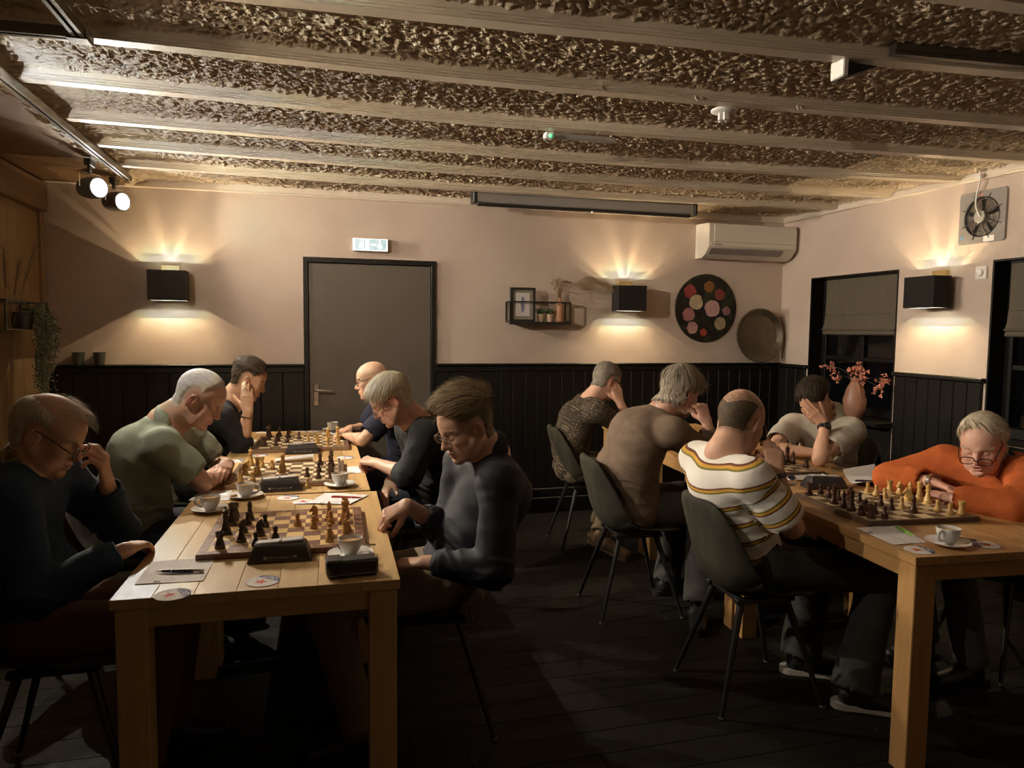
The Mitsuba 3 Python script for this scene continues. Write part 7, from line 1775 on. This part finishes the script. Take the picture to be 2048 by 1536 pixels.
PEOPLE['man in the black shirt'] = dict(seed=6, h=0.0036, label='man with swept light brown hair in a black shirt reaching over the board',
    look=((-0.955, -0.30), 24), ear_side=1, face=dict(s=0.97, nose=1.12, jaw=1.02, cheek=0.95), skin=(0.56, 0.335, 0.23), ruddy=0.5,
    j=dict(ear=(0.560, 2.47, 1.165), nb=(0.640, 2.595, 1.060), ch=(0.655, 2.61, 0.915), wa=(0.600, 2.645, 0.745), pe=(0.510, 2.68, 0.575), shL=(0.625, 2.410, 0.985), shR=(0.575, 2.785, 1.0),
           wrR=(0.330, 2.655, 0.862), wrL=(0.365, 2.450, 0.705), knL=(0.02, 2.52, 0.575), knR=(0.03, 2.78, 0.57), anL=(0.15, 2.52, 0.09), anR=(0.12, 2.80, 0.09), toL=(-0.1, 2.5, 0), toR=(-0.1, 2.8, 0)),
    pole=dict(R=(0.3, 0.25, -1), L=(0.55, -0.6, -0.8)), hand=dict(R=((-0.90, -0.20, -0.38), (-0.25, 0.28, -0.92), 'loose'), L=((-0.85, 0.45, -0.15), (0, 0.2, -1), 'rest')),
    hair=dict(col=(0.30, 0.225, 0.135), col2=(0.17, 0.125, 0.075), t=0.007, top=0.030, edge=0.02, len=(0.016, 0.055), n=3600, fwd=0.05, down=-0.02, rough=0.012, lift=0.75, grav=-0.05, recede=0.008, sweep=-0.05, w=0.0012, crop=0.4, crown=(-0.06, 0.0, 0.10), brow_col=(0.16, 0.11, 0.07), label='swept light brown hair'),
    top=dict(name='shirt', mat='m_dark_shirt', sleeve=dict(R=1.62, L=1.85), off=0.019, bulk=1.04, fold=1.25, h=0.0056, collar=('shirt', 'm_dark_shirt', 0.4, 0.55, 0.050), label='black long-sleeved shirt'),
    legs=dict(mat='m_khaki', label='khaki trousers'), shoe=('m_shoe_black', 'm_sole_black'), glasses=dict(mat='m_frame_metal', rx=0.023, rz=0.0175, th=0.0012, sq=2.3, slide=0.004, label='thin metal glasses'))
PEOPLE['man in the speckled shirt'] = dict(seed=7, h=0.0044, label='grey-haired man in a dark speckled shirt with his hand on his cheek',
    look=((0.97, 0.22), 24), ear_side=-1, face=dict(s=0.96), skin=(0.55, 0.32, 0.22), ruddy=0.7,
    j=dict(ear=(1.968, 4.55, 1.170), nb=(1.870, 4.670, 1.050), ch=(1.790, 4.70, 0.915), wa=(1.740, 4.73, 0.745), pe=(1.760, 4.74, 0.57), shR=(1.855, 4.495, 0.975), shL=(1.885, 4.87, 0.99),
           elR=(2.115, 4.525, 0.825), wrR=(2.030, 4.545, 1.035), elL=(2.17, 4.93, 0.83), wrL=(2.34, 4.77, 0.825), knR=(2.16, 4.60, 0.56), knL=(2.18, 4.84, 0.56), anR=(1.84, 4.40, 0.16), anL=(2.02, 4.86, 0.09), toR=(2.0, 4.30, 0), toL=(2.3, 4.86, 0)),
    pole=None, hand=dict(R=((-0.25, 0.10, 0.96), (0.05, 1, 0.0), 'cheek'), L=((0.85, -0.5, 0.0), (0, 0, -1), 'rest')), heel_lift=dict(R=0.09),
    hair=dict(col=(0.13, 0.11, 0.085), col2=(0.20, 0.175, 0.14), t=0.006, top=0.013, edge=0.015, len=(0.014, 0.028), n=1700, fwd=0.06, rough=0.006, lift=0.25, crop=0.5, label='short grey-brown hair'),
    top=dict(name='shirt', mat='m_speckled', sleeve=dict(R=1.08, L=1.5), off=0.017, bulk=1.04, fold=1.2, uv=lambda l: l[:, 0], collar=('shirt', 'm_speckled', 0.3, 0.5, 0.044), label='dark brown shirt with small pale speckles'),
    legs=dict(mat='m_khaki', label='brown trousers'), shoe=('m_shoe_brown', 'm_shoe_brown'), glasses=dict(mat='m_frame_black', rx=0.025, rz=0.017, th=0.0022, label='black-framed glasses'))
PEOPLE['man in the brown jumper'] = dict(seed=8, h=0.0040, label='grey-haired man in a brown jumper leaning his cheek on his fist',
    look=((0.955, 0.30), 22), ear_side=-1, face=dict(s=0.99, jaw=1.05, cheek=1.1), skin=(0.56, 0.32, 0.235), ruddy=0.85,
    j=dict(ear=(1.937, 3.425, 1.187), nb=(1.825, 3.555, 1.080), ch=(1.715, 3.57, 0.950), wa=(1.635, 3.565, 0.760), pe=(1.660, 3.56, 0.575), shR=(1.800, 3.345, 1.000), shL=(1.860, 3.74, 1.010),
           elR=(2.050, 3.345, 0.830), wrR=(2.010, 3.375, 1.045), elL=(2.15, 3.80, 0.835), wrL=(2.33, 3.62, 0.825), knR=(2.02, 3.42, 0.57), knL=(2.04, 3.68, 0.57), anR=(1.93, 3.27, 0.11), anL=(1.96, 3.68, 0.09), toR=(1.78, 3.02, 0), toL=(2.25, 3.66, 0)),
    pole=None, hand=dict(R=((-0.30, 0.18, 0.93), (-0.15, 0.95, 0.1), 'fist'), L=((0.8, -0.6, 0.0), (0, 0, -1), 'rest')),
    hair=dict(col=(0.22, 0.185, 0.14), col2=(0.36, 0.315, 0.245), t=0.018, top=0.030, edge=0.014, len=(0.040, 0.065), n=3200, fwd=0.05, down=0.09, rough=0.014, lift=0.20, grav=0.35, nape=0.095, recede=-0.008, w=0.0012, label='thick grey hair over the ears'),
    top=dict(name='jumper', mat='m_brown_wool', sleeve=1.80, off=0.024, bulk=1.24, hump=True, fold=0.85, h=0.0060, collar=('shirt', 'm_white_cotton', 0.2, 0.9, 0.020, 'white shirt collar'), neck_r=0.070, label='taupe brown jumper'),
    legs=dict(mat='m_grey_trousers', off=0.022, label='grey trousers'), shoe=('m_shoe_black', 'm_sole_black'))
PEOPLE['man in the striped shirt'] = dict(seed=9, h=0.0036, label='balding man seen from behind in a white shirt with mustard stripes',
    look=((0.90, 0.44), 24), ear_side=-1, face=dict(s=1.0, jaw=0.98, wide=1.0), skin=(0.50, 0.29, 0.195), ruddy=0.5, neck=0.058,
    j=dict(ear=(1.672, 2.430, 1.160), nb=(1.602, 2.555, 1.035), ch=(1.615, 2.57, 0.900), wa=(1.685, 2.575, 0.730), pe=(1.770, 2.575, 0.570), shR=(1.615, 2.365, 0.965), shL=(1.600, 2.750, 0.975),
           elR=(1.775, 2.330, 0.770), wrR=(1.727, 2.375, 0.975), wrL=(1.99, 2.62, 0.712), knR=(2.27, 2.40, 0.535), knL=(2.20, 2.70, 0.545), anR=(2.100, 2.335, 0.10), anL=(2.085, 2.650, 0.10), toR=(2.235, 2.255, 0), toL=(2.25, 2.56, 0)),
    pole=dict(L=(0.2, 0.6, -0.8)), hand=dict(R=((0.02, 0.33, 0.94), (0.35, 0.90, -0.1), 'mouth'), L=((0.7, -0.7, -0.1), (0, 0, -1), 'rest')),
    hair=dict(col=(0.085, 0.060, 0.036), col2=(0.055, 0.040, 0.025), t=0.0035, top=0.003, bald=(0.005, 0.092, 0.058, 0.05), recede=0.03, temple=0.02, crop=0.72, edge=0.035, len=(0.006, 0.008), n=2600, w=0.0007, rough=0.001, lift=0.6, nape=0.075, brow_col=(0.08, 0.06, 0.04), label='cropped brown hair around a bald crown'),
    top=dict(name='t_shirt', mat='m_striped', sleeve=0.74, off=0.018, flare=0.016, bulk=1.0, fold=1.05, h=0.0052, uv=lambda l: l[:, 0] + 0.018 * np.cos(l[:, 1] * 9) + 0.15 * l[:, 1] * 0, collar=('crew', 'm_white_cotton'), label='white T-shirt with mustard and brown stripes'),
    legs=dict(mat='m_charcoal_trousers', off=0.020, flare=0.020, h=0.0080, label='charcoal trousers'), shoe=('m_shoe_black', 'm_shoe_white'), glasses=dict(mat='m_frame_metal', rx=0.023, rz=0.017, th=0.0012, slide=0.008, dz=-0.006, label='thin glasses'))
PEOPLE['man in the cream shirt'] = dict(seed=10, h=0.0040, label='dark-haired man in a cream polo shirt hiding his face behind his hand',
    look=((-0.84, -0.54), 44), ear_side=1, face=dict(s=0.97), skin=(0.55, 0.315, 0.205), ruddy=0.4,
    j=dict(ear=(2.918, 3.555, 1.120), nb=(3.010, 3.640, 1.030), ch=(3.035, 3.68, 0.900), wa=(3.050, 3.71, 0.735), pe=(3.030, 3.72, 0.57), shL=(2.985, 3.435, 0.960), shR=(2.850, 3.790, 0.945),
           elL=(2.712, 3.350, 0.822), wrL=(2.790, 3.420, 1.000), elR=(2.655, 3.690, 0.824), wrR=(2.795, 3.505, 0.826), knL=(2.62, 3.56, 0.56), knR=(2.62, 3.80, 0.56), anL=(2.72, 3.54, 0.09), anR=(2.70, 3.82, 0.09), toL=(2.45, 3.5, 0), toR=(2.45, 3.8, 0)),
    pole=None, hand=dict(L=((-0.62, 0.16, 0.66), (0.45, 0.80, 0.30), 'flat'), R=((0.62, -0.62, 0.30), (0.2, 0.3, -0.9), 'rest')),
    hair=dict(col=(0.022, 0.015, 0.010), col2=(0.040, 0.028, 0.018), t=0.003, top=0.026, crop=0.75, edge=0.03, len=(0.008, 0.045), n=2200, fwd=0.10, rough=0.008, lift=0.2, recede=-0.010, label='dark hair, short at the sides'),
    top=dict(name='polo_shirt', mat='m_cream_tee', sleeve=0.62, off=0.018, flare=0.014, bulk=1.02, fold=1.25, h=0.0056, collar=('shirt', 'm_cream_tee', 0.35, 0.5, 0.042), label='cream short-sleeved polo shirt'),
    legs=dict(mat='m_black_trousers'), shoe=('m_shoe_black', 'm_sole_black'))
PEOPLE['man in the orange jumper'] = dict(seed=11, h=0.0038, label='white-haired elderly man in an orange jumper leaning on folded arms',
    look=((-0.86, -0.51), 20), ear_side=1, face=dict(s=0.98, nose=1.1, jaw=1.0, cheek=1.05, open=True), skin=(0.60, 0.345, 0.26), ruddy=0.9,
    j=dict(ear=(2.838, 2.365, 1.040), nb=(2.945, 2.480, 0.960), ch=(3.010, 2.50, 0.860), wa=(3.070, 2.51, 0.720), pe=(3.060, 2.52, 0.57), shR=(2.850, 2.680, 0.915), shL=(2.900, 2.285, 0.925),
           elR=(2.668, 2.800, 0.828), wrR=(2.668, 2.560, 0.862), elL=(2.745, 2.210, 0.822), wrL=(2.640, 2.430, 0.818), knR=(2.65, 2.62, 0.56), knL=(2.65, 2.40, 0.56), anR=(2.75, 2.64, 0.09), anL=(2.75, 2.38, 0.09), toR=(2.5, 2.64, 0), toL=(2.5, 2.38, 0)),
    pole=None, hand=dict(R=((0.30, -0.90, -0.22), (-0.12, -0.22, -1), 'rest', 1.06), L=((-0.1, 1.0, 0.0), (0, 0, -1), 'loose')),
    hair=dict(col=(0.62, 0.54, 0.40), col2=(0.46, 0.39, 0.28), t=0.014, top=0.016, edge=0.018, len=(0.030, 0.050), n=2800, fwd=-0.03, down=0.05, sweep=0.06, rough=0.008, lift=0.12, recede=0.022, temple=0.012, brow_col=(0.50, 0.42, 0.32), crown=(-0.05, -0.02, 0.10), label='combed white hair'),
    top=dict(name='jumper', mat='m_orange_wool', sleeve=dict(R=1.84, L=1.9), off=0.026, bulk=1.10, fold=1.0, belly=0.9, cuff=True, collar=('shirt', 'm_dark_shirt', 0.4, 0.5, 0.030, 'dark shirt collar'), label='orange jumper'),
    legs=dict(mat='m_grey_trousers'), shoe=('m_shoe_black', 'm_sole_black'), glasses=dict(mat='m_frame_black', rx=0.0255, rz=0.0165, sq=3.0, th=0.0018, slide=0.016, dz=-0.022, label='dark brown reading glasses low on the nose'))

# ---- build them (four at a time) and enter them
with ThreadPoolExecutor(4) as ex:
    BUILT = dict(zip(PEOPLE, ex.map(lambda kv: person(*kv), PEOPLE.items())))
WHO = {}
for nm, (parts, info) in BUILT.items():
    k = thing('person', PEOPLE[nm]['label'], 'person', 'chess players at the tables'); WHO[nm] = k
    last = None
    for (pn, mesh, bs, sm, kw, lab) in parts:
        if pn.startswith('>'): part(last, pn[1:], mesh, bs, sm, lab, **kw)
        else: last = part(k, pn, mesh, bs, sm, lab, **kw)
# ================================================================== what the players wear besides
def info(nm): return BUILT[nm][1], WHO[nm]
def strap_on(k, E_, W_, at, rad, strap, name='wristwatch', case=None, face=None, toward=None, w=0.010, label=None):
    """A strap around the forearm, at = 0 at the elbow, 1 at the wrist; toward: where the case looks."""
    d = unit(W_ - E_); c = E_ + (W_ - E_) * at
    t = np.asarray(toward if toward is not None else [0, -1, 0.3], float); t = unit(t - d * (t @ d)); R = np.stack([t, np.cross(d, t), d], 1)
    q = sub(k, name); M = mat(c, R=R); a = np.linspace(0, 2 * PI, 37)
    ring = cat([trimesh.convex.convex_hull(np.array([[(rad + dd) * math.cos(x), (rad + dd) * math.sin(x) * 1.12, z] for x in (s0, s1) for dd in (0, 0.0028) for z in (-w, w)])) for s0, s1 in zip(a[:-1], a[1:])])
    put(q, ring, strap, 30, M=M, label=label)
    if case:
        Rc = np.eye(4); Rc[:3, :3] = np.array([[0, 0, 1.0], [1, 0, 0], [0, 1, 0]]); Rc[:3, 3] = [rad + 0.001, 0, 0]
        part(q, 'case', xf(lathe([(0, 0), (0.019, 0), (0.0205, 0.003), (0.0205, 0.008), (0.018, 0.0105), (0, 0.0100)], 28), Rc), case, 35, M=M)
        part(q, 'dial', xf(lathe([(0, 0.0104), (0.0165, 0.0104)], 28), Rc), face, M=M)
i, k = info('man in the cream shirt'); strap_on(k, i['el']['L'], i['A']['wrL'], 0.93, 0.0305, 'm_frame_black', case='m_frame_black', face='m_lcd', toward=[-0.3, -1, 0.1], label='black wristwatch')
i, k = info('man in the orange jumper'); strap_on(k, i['el']['R'], i['A']['wrR'], 1.04, 0.0300, 'm_steel', toward=[0, -0.3, 1], w=0.009, label='steel watch strap')
i, k = info('man in the striped shirt'); strap_on(k, i['el']['R'], i['A']['wrR'], 0.93, 0.0290, 'm_frame_black', name='bracelet', w=0.004, label='dark cord bracelet')
strap_on(k, i['el']['R'], i['A']['wrR'], 0.98, 0.0280, 'm_frame_black', name='bracelet', w=0.003, label='dark cord bracelet')
i, k = info('dark-haired man'); strap_on(k, i['el']['R'], i['A']['wrR'], 0.84, 0.0300, 'm_frame_brown', name='bracelet', w=0.0025, label='thin brown bracelet')
def finger_ring(nm, sd, at, key='m_gold'):
    i, k = info(nm)
# the belt of the man in the black shirt
i, k = info('man in the black shirt'); A = i['A']
c = A['pe'] * 0.50 + A['wa'] * 0.50; ax = unit(A['wa'] - A['pe']); lt = unit(i['lat'] - ax * (i['lat'] @ ax)); fr = np.cross(lt, ax); fr = fr if fr @ i['front'] > 0 else -fr
